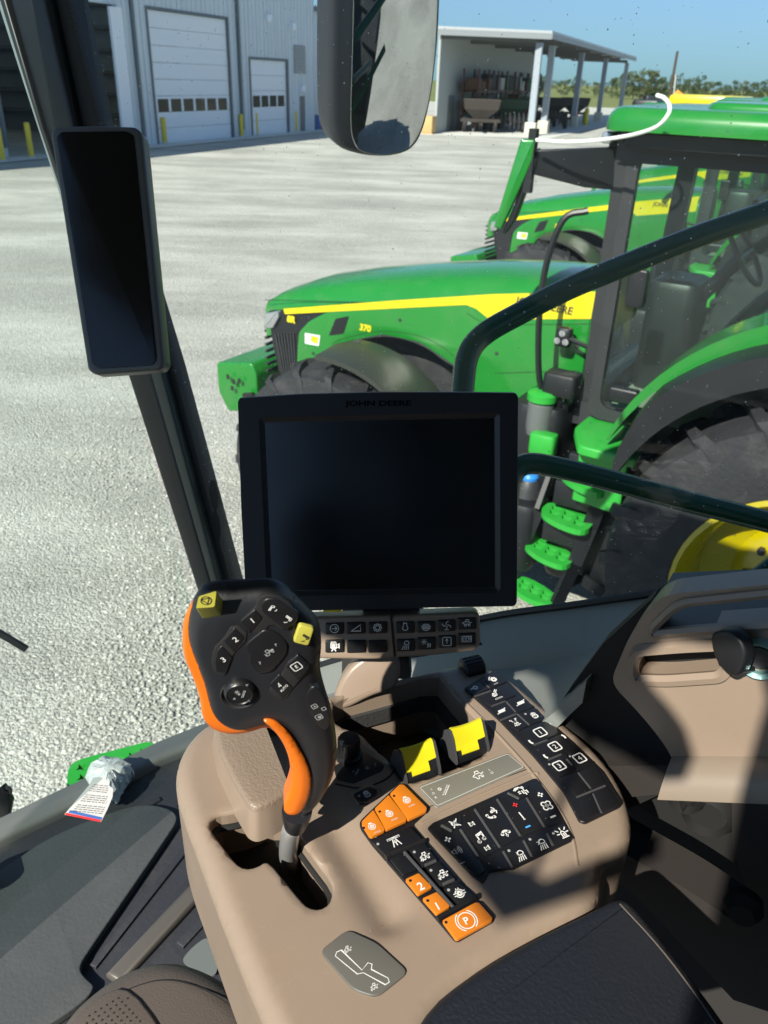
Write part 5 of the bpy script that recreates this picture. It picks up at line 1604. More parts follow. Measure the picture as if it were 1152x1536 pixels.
ICON = {
 'gear': [gearl(.75), circ(.4)],
 'gear_arrow': [gearl(.6), circ(.3), circ(1.0, a0=100, a1=170, n=8), [(-1.1, .5), (-.98, .15), (-.7, .4)]],
 'gear_n': [gearl(.55, .25), circ(.28, .25), [(-1, -.1), (-.45, -.1)], [(-1, .15), (-.45, .15)]],
 'rpm': [circ(.62, 0, .15), [(-.25, .72), (-.25, .95), (.25, .95), (.25, .72)], circ(.32, 0, .15, 10), [(-.15, .05), (0, .3), (.18, .1)], [(-.7, -.15), (-.6, -.05)]],
 'throttle': [[(-.8, -.3), (-.4, .3), (.3, .2), (.1, -.4), (-.5, -.5), (-.8, -.3)], [(.3, .3), (.9, .8)], [(.1, .5), (.7, 1)], circ(.2, -.3, -.1, 8)],
 'bars': [[(-.7 + k * .3, -.35), (-.4 + k * .3, .35)] for k in range(5)] + [[(-1.1, -.3), (-.9, -.3)], [(.95, .35), (1.1, .35)]],
 'drive': [[(-.7, .8), (-.3, .8)], [(.3, .8), (.7, .8)], [(-.5, .8), (-.2, .2), (.2, .2), (.5, .8)], [(0, .2), (0, -.3)], [(-.6, -.5), (-.15, -.5)], [(.15, -.5), (.6, -.5)], [(-.15, -.3), (-.15, -.7)], [(.15, -.3), (.15, -.7)], [(-.4, .4), (.4, -.2)], [(.4, .4), (-.4, -.2)]],
 'lock': [rcorner([(-.55, -.75), (.55, -.75), (.55, .15), (-.55, .15)], .4, 3) + [(-.55, -.5)], circ(.36, 0, .2, 10, 0, 180), [(0, -.2), (0, -.45)], circ(.1, 0, -.15, 6), circ(.5, 0, .25, 12, 0, 180)],
 'paren': [circ(.4, -1.2, -.5, 6, 150, 230), circ(.4, 1.2, .55, 6, -30, 50)],
 'boxed': [rbox(.8)],
 'mute': [[(-.6, -.25), (-.3, -.25), (.1, -.6), (.1, .6), (-.3, .25), (-.6, .25), (-.6, -.25)], [(-.8, .8), (.7, -.8)], [(-.7, -.8), (.7, .8)]],
 'speaker': [[(-.7, -.25), (-.4, -.25), (0, -.6), (0, .6), (-.4, .25), (-.7, .25), (-.7, -.25)], circ(.4, .1, 0, 6, -50, 50), circ(.7, .1, 0, 6, -50, 50), circ(1.0, .1, 0, 6, -50, 50)],
 'plus': [[(-.6, 0), (.6, 0)], [(0, -.6), (0, .6)]],
 'minus': [[(-.65, 0), (.65, 0)]],
 'next': [[(-.5, -.5), (.3, 0), (-.5, .5), (-.5, -.5)], [(-.4, -.25), (.1, 0), (-.4, .25)], [(-.3, 0), (0, 0)], [(.5, -.55), (.5, .55)]],
 'prev': [[(.5, -.5), (-.3, 0), (.5, .5), (.5, -.5)], [(.4, -.25), (-.1, 0), (.4, .25)], [(.3, 0), (0, 0)], [(-.5, -.55), (-.5, .55)]],
 'note': [[(-.35, -.6), (-.35, .6), (.6, .8), (.6, -.4)], [(-.35, .35), (.6, .55)], circ(.13, -.5, -.62, 8), circ(.22, -.5, -.62, 8), circ(.13, .45, -.42, 8), circ(.22, .45, -.42, 8)],
 'phone': [circ(.75, 0, -.2, 8, 20, 160), circ(.55, 0, -.2, 8, 20, 160), circ(.2, -.65, 0, 8), circ(.2, .65, 0, 8), [(0, .1), (0, -.6)], [(-.2, -.35), (0, -.65), (.2, -.35)]],
 'talk': [circ(.6, -.4, -.1, 8, 180, 300), circ(.45, -.4, -.1, 8, 180, 300), circ(.16, -.9, -.05, 7), circ(.16, -.1, -.65, 7), [(.3, .9), (.6, .5), (.45, .3), (.7, .1), (.5, -.3)], circ(.35, 0, .2, 6, -30, 70), circ(.15, 0, .2, 6)],
 'defrost': [[(-.9, .5), (-.5, .8), (.1, .8), (.4, .5)], [(-.7, .4), (-.4, .6), (.0, .6)], circ(.15, .6, .5, 8), [(.6, .3), (.5, -.2), (.9, -.2), (.9, -.7)], [(.2, .1), (.2, -.5), (.5, -.5), (.5, -.9)], [(-.5, 0), (-.1, 0), (-.25, .15)], [(-.5, -.3), (-.1, -.3)]],
 'fan': [circ(.36, .4, .3, 10), circ(.36, -.3, .4, 10), circ(.36, -.4, -.3, 10), circ(.36, .3, -.4, 10), circ(.12, 0, 0, 6)],
 'temp': [[(0, .7), (0, -.7)], [(-.15, -.7), (.15, -.7)]],
 'lamp': [circ(.45, .2, .35, 10, -40, 220), [(-.2, .1), (.6, .1)]] + [[(-.35 + k * .3, -.1), (-.75 + k * .4, -.9)] for k in range(4)],
 'beacon': [[(-.3, -.7), (-.3, .1), (0, .4), (.3, .1), (.3, -.7)], [(-.6, -.75), (.6, -.75)], [(-.5, .4), (-.9, .8)], [(.5, .4), (.9, .8)], [(-.5, 0), (-1, .05)], [(.5, 0), (1, .05)], [(0, .6), (0, 1)], [(0, -.6), (0, 0)]],
 'road': [[(-.6, -.8), (-.15, .6)], [(.6, -.8), (.15, .6)], [(0, -.7), (0, .1)], [(-.2, -.15), (0, .15), (.2, -.15)], [(-1, .55), (1, .55)], [(-1, .75), (1, .75)], [(-.8, .75), (-.8, .45)], [(.8, .75), (.8, .45)], [(-.9, .65), (-.3, .65)], [(.3, .65), (.9, .65)]],
 'pto1': MACHINE + [[(-1, -.5), (-.8, -.2), (-.6, -.5), (-.8, -.6)], [(-.2, .35), (.4, -.2)], [(.1, .5), (.7, 0)]],
 'pto2': MACHINE + [[(-1.1, -.3), (-.7, -.3), (-.8, -.6), (-1.1, -.3)], [(-.1, .2), (.5, .2), (.5, -.2)]],
 'diff': [circ(.4), circ(.7, n=8, a0=20, a1=160), circ(.7, n=8, a0=200, a1=340), circ(.22, n=10), [(-1, -.2), (-.5, -.2)], [(-1, .2), (-.5, .2)], [(.5, -.2), (1, -.2)], [(.5, .2), (1, .2)], [(-.2, .5), (-.2, 1)], [(.2, .5), (.2, 1)]],
 'cam': [box_(-.7, -.4, .3, .4), [(.3, .1), (.8, .4), (.8, -.4), (.3, -.1)], circ(.2, -.45, .6, 8), circ(.2, .05, .6, 8), [(-.2, -.4), (-.6, -1)], [(-.2, -.4), (.2, -1)], [(-.5, 0), (.1, 0)], [(-.5, .2), (.1, .2)], [(-.5, -.2), (.1, -.2)]],
 'arrow_circle': [circ(.8), [(-.5, 0), (.5, 0)], [(.1, .4), (.5, 0), (.1, -.4)]],
 'ramp': [[(-.9, -.6), (.9, .6), (.9, -.6), (-.9, -.6)]],
 'knobs': [circ(.5, 0, -.1, 10, -240, 60), [(-.3, .4), (-.3, .8), (.3, .8), (.3, .4)]],
 'field': [circ(.8, 0, .1, 12, 180, 360), [(-.8, .1), (-.4, .5), (.4, .5), (.8, .1)]] + [[(-.5 + k * .25, .4), (-.5 + k * .25, -.5)] for k in range(5)] + [[(-.7, 0), (.7, 0)], [(-.6, -.3), (.6, -.3)]],
 'blower': [circ(.5, .4, .3, 5, 90, 200), circ(.5, -.4, -.3, 5, -90, 20), circ(.5, .3, -.4, 5, 0, 110), circ(.5, -.3, .4, 5, 180, 290), [(-.3, -.8), (.4, -.8)]],
 'combine': MACHINE,
 'sunheat': [circ(.2, -.4, .3, 8)] + [[(-.4 + .35 * math.cos(a), .3 + .35 * math.sin(a)), (-.4 + .55 * math.cos(a), .3 + .55 * math.sin(a))] for a in [k * 1.0472 for k in range(6)]] + [[(.2 + k * .25, -.8), (.3 + k * .25, -.4), (.2 + k * .25, 0)] for k in range(3)],
 'seatup': [rbox(.8), [(0, -.4), (0, .4)], [(-.25, .15), (0, .5), (.25, .15)]],
 'ccm': [box_(-.9, -.5, .9, .5), circ(.25, -.5, 0, 7, 60, 300), circ(.25, .05, 0, 7, 60, 300), [(.4, -.3), (.4, .3), (.6, 0), (.8, .3), (.8, -.3)]],
 'hitch_up': [[(-.6, .8), (0, .9), (.1, .6), (-.4, .4), (-.3, -.5), (-.6, -.6), (-.6, .8)], circ(.5, .3, .2, 6, -60, 20)],
 'hitch_dn': [[(.6, -.8), (0, -.9), (-.1, -.6), (.3, -.5), (.2, .5), (.5, .6), (.6, -.8)], circ(.5, -.5, -.1, 6, 180, 270)],
 'tractor_up': [[(-.4, -.1), (-.4, .6), (.1, .6), (.3, .1), (.9, .1), (.9, -.1), (-.9, -.1), (-.4, -.1)], circ(.3, -.5, -.35, 10), circ(.2, .55, -.4, 8), [(-.9, -.6), (-.9, .1)], [(0, .3), (.5, -.2)]],
 'star': [[(math.cos(a), math.sin(a)), (-math.cos(a), -math.sin(a))] for a in (0, 1.0472, 2.0944)],
 'steer': [[(-.3, -.5), (0, .8), (.3, -.5), (0, -.2), (-.3, -.5)]],
 'tri': [[(-.6, -.5), (.6, -.5), (0, .6), (-.6, -.5)], [(-.3, -.35), (.3, -.35), (0, .3), (-.3, -.35)], [(-.1, -.2), (.1, -.2)]],
 'estop': [circ(.9, n=24), [(-.7, .45), (.7, .45), (0, -.75), (-.7, .45)]],
 'auger': [[(-.8, -.6), (.7, .6)], [(-.5, -.7), (1, .5)]] + [[(-.6 + k * .25, -.6 + k * .2), (-.55 + k * .25, -.3 + k * .2)] for k in range(6)] + [[(-.9, .5 - 0), (-.3, .5)], [(-.6, .8), (-.6, .2)], [(-.8, .7), (-.4, .3)], [(-.8, .3), (-.4, .7)]],
 'P': [circ(.9, n=22), circ(1.15, n=10, a0=60, a1=-60), circ(1.15, n=10, a0=120, a1=240)],
 'handle': [[(-.3, -.8), (0, .8)], circ(.3, .1, .5, 6, -60, 60)],
}
PX_R = np.array([.915, -.40])
def icon(mb, pl, name, u, v, s, w=1.05, h=.0004, d=PX_R, rot=0):
    """draw pictogram at pixel (u, v), half size s photo pixels, lying on the plane"""
    a = np.array(pl.hit(u, v)); b = np.array(pl.hit(u + d[0] * s, v + d[1] * s))
    ux = b - a
    if rot: ux = np.array([ux[0] * math.cos(rot) - ux[1] * math.sin(rot), ux[0] * math.sin(rot) + ux[1] * math.cos(rot)])
    uy = np.array([-ux[1], ux[0]])
    k = np.linalg.norm(ux) / s
    for Lx in ICON[name]:
        mb.strokes(pl, [[tuple(a + ux * x + uy * y) for x, y in Lx]], w * k * 1.15, h)
def label_(mb, pl, s, u, v, cap, h=.0004, d=PX_R, bold=.01, rot=0, wide=1.0):
    a = np.array(pl.hit(u, v)); b = np.array(pl.hit(u + d[0] * cap, v + d[1] * cap))
    ux = b - a
    uy = np.array([-ux[1], ux[0]])
    textinto(mb, pl, s, a, ux * wide, uy, h, bold)
def zc(pts, k, ox, oy): return [(ox + x / k, oy + y / k) for x, y in pts]

# ---------------------------------------------------------------- armrest console
ZC = H - .595
KP = Pl(A3(0, 0, ZC), (1, 0, 0), (0, 1, 0))
con = empty('armrest_console', KP.at(640, 1280), 'tan moulded armrest console covered with black and orange keypads and two yellow levers', 'console')
co_px = [(261, 1168), (263, 1140), (277, 1108), (305, 1080), (345, 1064), (400, 1054), (490, 1037), (600, 1010), (680, 991), (712, 990), (742, 998), (765, 1009), (820, 1056), (880, 1103), (918, 1143), (941, 1185), (951, 1222), (950, 1250), (938, 1272), (905, 1290), (905, 1330), (883, 1372), (812, 1405), (740, 1450), (690, 1480), (650, 1530), (600, 1700), (470, 1700), (412, 1560), (375, 1478), (345, 1405), (318, 1335), (295, 1272), (272, 1212)]
CO = chaikin(ccw(KP.hits(co_px)), 2)
gate_px = [(313, 1240), (316, 1229), (326, 1221), (345, 1219), (372, 1212), (400, 1200), (432, 1200), (447, 1215), (446, 1252), (470, 1285), (497, 1320), (499, 1338), (493, 1355), (479, 1363), (463, 1360), (452, 1350), (428, 1320), (406, 1294), (397, 1291), (385, 1299), (368, 1302), (354, 1294), (334, 1268)]
GATE = chaikin(ccw(KP.hits(gate_px)), 1)
pock_px = [(500, 1049), (560, 1034), (655, 1008), (672, 1030), (700, 1062), (722, 1085), (735, 1105), (728, 1130), (700, 1144), (640, 1166), (612, 1175), (600, 1165), (585, 1140), (560, 1120), (540, 1098), (505, 1088), (498, 1070)]
POCK = chaikin(ccw(KP.hits(pock_px)), 1)
def distpoly(poly):
    P = np.array(poly); Q = np.roll(P, -1, 0); Dv = Q - P; LL = (Dv ** 2).sum(1)
    def f_(x, y):
        w = np.array([x, y]) - P
        t = np.clip((w * Dv).sum(1) / LL, 0, 1)
        e_ = w - Dv * t[:, None]
        return math.sqrt((e_ ** 2).sum(1).min())
    return f_
dco = distpoly(CO); dga = distpoly(GATE); dpo = distpoly(POCK)
v0_ = np.array(KP.hit(500, 1235)); v1_ = np.array(KP.hit(585, 1375)); vd = v1_ - v0_; vl = np.linalg.norm(vd); vd /= vl
r0_ = np.array(KP.hit(762, 1105)); r1_ = np.array(KP.hit(880, 1290)); rd_ = unit(r1_ - r0_)
def hcon(x, y):
    R = .017
    d = dco(x, y)
    h = 0.0
    if d < R: h -= R - math.sqrt(max(0, R * R - (R - d) ** 2))
    dg = min(dga(x, y), dpo(x, y)); r = .0035
    if dg < r: h -= r - math.sqrt(max(0, r * r - (r - dg) ** 2))
    w = np.array([x, y]) - v0_
    t = w @ vd; s = w @ np.array([-vd[1], vd[0]])
    tt = min(max(t / vl, 0), 1)
    k = math.exp(-(max(0, abs(t - vl * .5) - vl * .5) / .012) ** 2) * math.exp(-(s / .017) ** 2)
    h -= .0085 * k
    return h
mb = MB()
mb.sheet(KP, CO, [GATE, POCK], top=0, thick=.11, hfun=hcon, step=.0055, avoid=lambda x, y: min(dga(x, y), dpo(x, y)), rings=(.0008, .0025, .005, .009, .014, .019))
mb.build('console_shell', MT['tan'], con, smooth=62)
mb = MB(); mb.slab(KP, inset(CO, .02), -.105, -.16, 0); mb.build('console_underside', MT['black'], con)
mb = MB(); mb.slab(KP, inset(GATE, -.012), -.055, -.06)
mb.tube([KP.P(x, y, -.018) for x, y in (GATE + GATE[:1])], .004, 6, False)
mb.build('gate_liner', MT['void'], con)
mb = MB(); mb.slab(KP, inset(POCK, -.004), -.085, -.09)
mb.sheet(KP.up(-.03), inset(POCK, -.0015), [inset(POCK, .004)], top=.0, thick=.02)
mb.build('storage_pocket_liner', mat('pocket_liner', (.03, .03, .031), .7, bump=.8, bscale=300), con)
def tanline(px, rad, h, nm='moulded_ridge', m='tan'):
    mb = MB(); mb.tube([KP.P(*KP.hit(u, v), h) for u, v in crom(px, 6)], rad, 8); mb.build(nm, MT[m], con)
tanline([(700, 1056), (748, 1104), (796, 1158), (838, 1214), (858, 1256), (866, 1300)], .0022, -.0006)
tanline([(632, 1236), (690, 1207), (760, 1176), (800, 1160), (808, 1163)], .0016, -.0003)
tanline([(503, 1176), (540, 1182), (577, 1170), (592, 1152), (588, 1135)], .0009, .0, 'seam', 'void')
tanline([(628, 1217), (700, 1188), (796, 1152)], .0004, .0002, 'seam', 'void')
# raised palm block, leather topped
PB = KP.up(.030)
bt = [(322, 1082), (360, 1060), (430, 1050), (470, 1090), (466, 1120), (452, 1160), (436, 1186), (404, 1206), (384, 1213), (373, 1208), (350, 1170), (330, 1128)]
top_ = rcorner(ccw(PB.hits(bt)), .006, 3)
mb = MB()
cbt = np.mean(top_, 0)
rings = []
for h, k in ((-.034, 1.13), (-.02, 1.075), (-.010, 1.035), (-.004, 1.015), (-.001, 1.0), (.001, .965), (.0018, .9), (.002, .5), (.002, .1)):
    rings.append([PB.P(cbt[0] + (x - cbt[0]) * k, cbt[1] + (y - cbt[1]) * k, h) for x, y in top_])
mb.loft(rings[3:]); pb_ = mb.build('palm_rest', MT['tan_leather'], con, smooth=70)
mb = MB(); mb.loft(rings[:4]); mb.build('palm_rest_base', MT['tan'], con, smooth=40)
# diagram plate
pp_ = KP.up(-.0008)
mb = MB(); mb.slab(pp_, rcorner(pp_.hits([(479, 1430), (521, 1397), (566, 1418), (613, 1461), (565, 1499), (530, 1488)]), .006, 4), .003, -.004, .0008)
plt_ = mb.build('diagram_plate', mat('plate_grey', (.10, .097, .085), .42), con)
mb = MB()
q_ = pp_.up(.0033)
o_ = [(503, 1434), (505, 1428), (512, 1425), (543, 1455), (552, 1444), (558, 1446), (557, 1454), (582, 1467), (584, 1473), (578, 1477), (545, 1459), (536, 1461), (503, 1434)]
mb.strokes(q_, [q_.hits(o_)], .0006, 0)
icon(mb, q_, 'pto1', 522, 1424, 7, .8, 0); icon(mb, q_, 'pto2', 562, 1480, 7, .8, 0)
mb.build('diagram_print', MT['white'], plt_, smooth=0)

def pad(poly_px, top, name='keypad', m='key', rr=.003, bottom=-.012, parent=con):
    mb = MB(); mb.slab(KP, rcorner(KP.hits(poly_px, top), rr), top, bottom, .0009)
    return mb.build(name, MT[m], parent)
def key(poly_px, parent, top, icons=(), m='key', rr=.0014, led=None, gap=.0004, col='white', name='button', dish=0):
    P_ = rcorner(inset(ccw(KP.hits(poly_px, top)), gap), rr, 3)
    mb = MB(); mb.slab(KP, P_, top, top - .003, .0005, 2)
    b = mb.build(name, MT[m], parent)
    tp = KP.up(top)
    groups = {}
    for it in icons:
        nm, u, v, s = it[:4]; c_ = it[4] if len(it) > 4 else col; w_ = it[5] if len(it) > 5 else 1.05
        groups.setdefault(c_, []).append((nm, u, v, s, w_))
    for c_, its in groups.items():
        mb = MB()
        for nm, u, v, s, w_ in its:
            if nm.startswith('t:'): label_(mb, tp, nm[2:], u, v, s, .0003, bold=.02 if s > 8 else 0)
            else: icon(mb, tp, nm, u, v, s, w_, .0003)
        mb.build('symbol', MT[c_], b, smooth=0)
    if led:
        a, c = tp.hit(*led); mb = MB(); mb.lathe(tp.P(a, c, 0), (0, 0, 1), [(.0013, 0), (.0013, .0002), (.0009, .0003), (.0001, .0003)], 10); mb.build('indicator', MT['dim'] if m == 'key' else MT['black'], b, smooth=0)
    return b
def ridge(p0, p1, parent, top, w=.0022, m='ridge', h=.0012):
    a = np.array(KP.hit(*p0, top)); b = np.array(KP.hit(*p1, top))
    mb = MB(); mb.tube([KP.P(*a, top), KP.P(*b, top)], w / 2, 8); return mb.build('ridge', MT[m], parent)
MT['ridge'] = mat('satin_ridge', (.05, .05, .052), .3)
# right-hand strip
TS = .004
strip = pad([(696, 1031), (741, 1005), (749, 1009), (800, 1060), (862, 1114), (906, 1157), (934, 1204), (928, 1210), (878, 1234), (869, 1231), (846, 1187), (800, 1132), (750, 1080)], TS - .0012, 'right_keypad')
z1 = lambda p: zc(p, 4.267, 680, 1000)
def zi(nm, x, y, s, *r): return (nm, 680 + x / 4.267, 1000 + y / 4.267, s, *r)
key(z1([(68, 130), (175, 92), (233, 140), (130, 188)]), strip, TS, [zi('gear_n', 135, 138, 6)])
key(z1([(178, 90), (288, 47), (348, 95), (238, 140)]), strip, TS, [zi('gear_arrow', 258, 82, 6), zi('t:n/min', 272, 108, 2.2)])
key(z1([(133, 192), (350, 100), (408, 180), (240, 248)]), strip, TS, [zi('throttle', 268, 175, 7), zi('t:n/min', 290, 200, 3.6)])
key(z1([(243, 252), (332, 216), (402, 298), (300, 342)]), strip, TS, [zi('bars', 308, 285, 7, 'white', 1.6)])
key(z1([(338, 214), (420, 182), (524, 258), (410, 298)]), strip, TS, [zi('bars', 430, 232, 7, 'white', 1.6)])
key(z1([(303, 346), (405, 300), (488, 374), (416, 412)]), strip, TS, [zi('drive', 400, 360, 8, 'white', 1.3)])
key(z1([(412, 298), (526, 260), (592, 338), (490, 372)]), strip, TS, [zi('lock', 518, 312, 6, 'white', 1.4)], led=(680 + 462 / 4.267, 1000 + 303 / 4.267))
key(z1([(418, 416), (594, 342), (682, 428), (512, 500)]), strip, TS, [zi('boxed', 556, 420, 8.5, 'white', 1.5), zi('t:1', 556, 420, 7), zi('paren', 556, 420, 14, 'white', 2.2)])
key(z1([(514, 502), (684, 430), (780, 520), (607, 595)]), strip, TS, [zi('boxed', 650, 512, 8.5, 'white', 1.5), zi('t:2', 650, 512, 7), zi('paren', 650, 512, 14, 'white', 2.2)])
key(z1([(609, 598), (725, 552), (790, 664), (674, 713)]), strip, TS, [zi('boxed', 678, 635, 8.5, 'white', 1.5), zi('t:3', 678, 635, 7)], led=(824, 1146.5))
key(z1([(728, 550), (784, 524), (912, 613), (794, 662)]), strip, TS, [zi('boxed', 808, 586, 8.5, 'white', 1.5), zi('t:4', 808, 586, 7)], led=(855, 1134.5))
key(z1([(676, 717), (796, 668), (872, 790), (790, 834)]), strip, TS); key(z1([(798, 668), (912, 618), (980, 752), (880, 786)]), strip, TS)
key(z1([(792, 840), (884, 802), (946, 942), (828, 990)]), strip, TS); key(z1([(886, 798), (980, 760), (1074, 884), (952, 940)]), strip, TS)
for a, b in (((800, 680), (880, 780)), ((790, 836), (972, 762)), ((895, 815), (948, 935)), ((340, 226), (400, 292)), ((410, 304), (486, 374)), ((726, 592), (762, 632)), ((178, 94), (232, 136)), ((135, 192), (238, 156)), ((245, 254), (330, 222)), ((302, 344), (400, 304)), ((516, 502), (600, 470)), ((608, 597), (690, 562))):
    ridge(*z1([a, b]), strip, TS)
# climate and radio pad
TC = .0025
cl = pad(zc([(85, 418), (120, 385), (740, 112), (772, 112), (868, 248), (998, 480), (990, 492), (615, 674), (560, 668), (470, 690), (430, 760), (370, 720), (130, 470)], 4.114, 620, 1140), TC - .001, 'climate_keypad', rr=.002)
z2 = lambda p: zc(p, 4.114, 620, 1140)
def yi(nm, x, y, s, *r): return (nm, 620 + x / 4.114, 1140 + y / 4.114, s, *r)
key(z2([(97, 432), (168, 402), (286, 432), (402, 600), (450, 684), (404, 715), (350, 690)]), cl, TC, [yi('plus', 212, 492, 8, 'white', 2.2), yi('speaker', 262, 565, 8, 'dim'), yi('minus', 303, 636, 6, 'dim', 1.5)])
key(z2([(172, 400), (302, 338), (298, 420), (262, 438), (235, 440)]), cl, TC, [yi('mute', 258, 392, 8, 'white', 1.3)])
key(z2([(306, 336), (376, 306), (540, 545), (448, 598), (290, 432)]), cl, TC, [yi('next', 360, 396, 6, 'white', 1.6), yi('note', 412, 478, 9, 'white', 1.7), yi('prev', 456, 545, 6, 'white', 1.6)])
key(z2([(382, 303), (515, 244), (668, 474), (545, 540)]), cl, TC, [yi('talk', 488, 328, 10, 'white', 1.3), yi('phone', 570, 452, 8, 'white', 1.5)])
key(z2([(520, 242), (575, 205), (655, 242), (698, 232), (812, 420), (672, 470)]), cl, TC, [yi('plus', 628, 278, 6, 'red', 1.6), yi('temp', 668, 345, 9, 'white', 1.6), yi('minus', 707, 412, 6, 'blue', 2.0)])
key(z2([(580, 202), (712, 150), (712, 215), (690, 232), (655, 240)]), cl, TC, [yi('defrost', 662, 195, 9, 'white', 1.4)])
key(z2([(716, 150), (778, 125), (850, 240), (938, 374), (816, 418), (702, 230)]), cl, TC, [yi('plus', 783, 215, 6.5, 'white', 2.2), yi('fan', 824, 282, 9, 'white', 1.4), yi('minus', 862, 350, 6.5, 'white', 2.2)])
key(z2([(452, 600), (552, 562), (612, 668), (470, 686)]), cl, TC)
key(z2([(556, 560), (688, 500), (738, 600), (618, 664)]), cl, TC, [yi('lamp', 662, 590, 9, 'white', 1.2), yi('t:1', 640, 580, 5)], led=(763.5, 1276))
key(z2([(692, 498), (820, 450), (862, 534), (740, 596)]), cl, TC, [yi('lamp', 795, 520, 9, 'white', 1.2), yi('t:2', 770, 515, 5)], led=(795, 1259))
key(z2([(824, 448), (938, 382), (996, 478), (866, 530)]), cl, TC, [yi('beacon', 922, 452, 9, 'white', 1.4)], led=(830, 1250))
for a, b in (((172, 404), (238, 440)), ((290, 430), (400, 596)), ((380, 306), (535, 540)), ((518, 244), (662, 470)), ((582, 204), (654, 240)), ((700, 236), (810, 414)), ((556, 566), (610, 660)), ((682, 500), (732, 596)), ((826, 456), (862, 528))):
    ridge(*z2([a, b]), cl, TC + .0002, .0028)
# left-hand drive pad
TD = .0065
z3 = lambda p: zc(p, 5.236, 530, 1170)
def xi(nm, x, y, s, *r): return (nm, 530 + x / 5.236, 1170 + y / 5.236, s, *r)
dp = pad(z3([(48, 335), (60, 310), (360, 22), (402, 24), (590, 212), (580, 250), (470, 350), (990, 945), (1112, 1085), (1100, 1112), (825, 1268), (795, 1262), (150, 500), (60, 372)]), .0015, 'drive_keypad')
key(z3([(62, 322), (158, 226), (250, 376), (248, 398), (145, 448), (124, 440), (66, 350)]), dp, TD, [xi('rpm', 150, 372, 8), xi('t:n/min', 188, 408, 3.2)], 'orange_key', led=(545.5, 1242))
key(z3([(163, 222), (278, 110), (420, 290), (422, 318), (254, 394)]), dp, TD, [xi('rpm', 287, 272, 8), xi('t:n/min', 322, 308, 3.2)], 'orange_key', led=(569.5, 1217.5))
key(z3([(283, 105), (362, 30), (398, 32), (582, 215), (576, 245), (428, 315)]), dp, TD, [xi('rpm', 423, 165, 8), xi('t:n/min', 458, 200, 3.2)], 'orange_key', led=(591, 1194))
key(z3([(147, 482), (420, 364), (455, 370), (556, 478), (262, 604)]), dp, TD - .001, [xi('road', 330, 484, 10, 'white', 1.4)], led=(567, 1266))
key(z3([(282, 614), (394, 562), (504, 702), (386, 748)]), dp, TD - .0015)
key(z3([(402, 776), (515, 724), (626, 838), (506, 904)]), dp, TD, [xi('t:2', 528, 835, 13)], 'orange_key', led=(615.5, 1321))
key(z3([(536, 926), (656, 872), (766, 988), (656, 1062)]), dp, TD, [xi('t:1', 660, 992, 12)], 'orange_key', led=(641.5, 1351))
key(z3([(428, 545), (556, 488), (662, 628), (542, 682)]), dp, TD - .001, [xi('pto1', 565, 602, 9, 'white', 1.2)], led=(621.5, 1278))
key(z3([(572, 690), (672, 640), (802, 778), (684, 832)]), dp, TD - .001, [xi('pto2', 708, 742, 9, 'white', 1.2)], led=(646.5, 1305.5))
key(z3([(702, 850), (820, 792), (970, 922), (822, 975)]), dp, TD - .001, [xi('diff', 835, 892, 9, 'white', 1.3)], led=(673, 1335))
key(z3([(692, 1100), (958, 955), (990, 958), (1098, 1080), (1092, 1104), (822, 1252), (802, 1250)]), dp, TD + .0005, [xi('P', 888, 1105, 13.5, 'white', 1.3), xi('t:P', 888, 1105, 11)], 'orange_key', led=(669, 1383.5))
for a, b in (((400, 566), (785, 1000)), ((560, 672), (648, 634)), ((700, 822), (790, 782))): ridge(*z3([a, b]), dp, TD - .001, .003)
for a, b in (((255, 608), (560, 480)), ((660, 1092), (972, 918))): ridge(*z3([a, b]), dp, TD - .002, .005, 'key')
# lock button in its own surround
zc6 = lambda p: zc(p, 2.304, 250, 840)
bz = pad(zc6([(636, 800), (700, 770), (738, 784), (742, 806), (700, 838), (660, 842)]), .0012, 'lock_surround', 'tan', .002)
key(zc6([(642, 808), (700, 780), (728, 792), (730, 806), (694, 836), (664, 838)]), bz, .0035, [('lock', 550, 1191, 7, 'white', 1.5)], led=(538.5, 1194))
# grey legend strip and its print
lg = pad(zc([(305, 530), (322, 518), (628, 405), (692, 458), (686, 464), (374, 603), (366, 600)], 2.4, 500, 960), .001, 'legend_strip', 'greylabel', .002)
mb = MB(); tp = KP.up(.0013)
icon(mb, tp, 'auger', 668, 1185, 10, .9, 0); icon(mb, tp, 'combine', 718, 1163, 10, 1.1, 0)
for s_, u, v in (('I', 647, 1184, ), ('O', 650, 1190), ('R', 654, 1196), ('I', 734, 1155), ('O', 738, 1159)): label_(mb, tp, s_, u, v, 3.6, 0)
mb.build('legend_print', MT['white'], lg, smooth=0)
mb = MB(); loop = rcorner(inset(ccw(KP.hits(zc([(309, 531), (628, 409), (688, 458), (374, 599)], 2.4, 500, 960), .001)), .0005), .002); mb.strokes(KP, [loop + loop[:1]], .0004, .0013); mb.build('legend_border', MT['white'], lg, smooth=0)
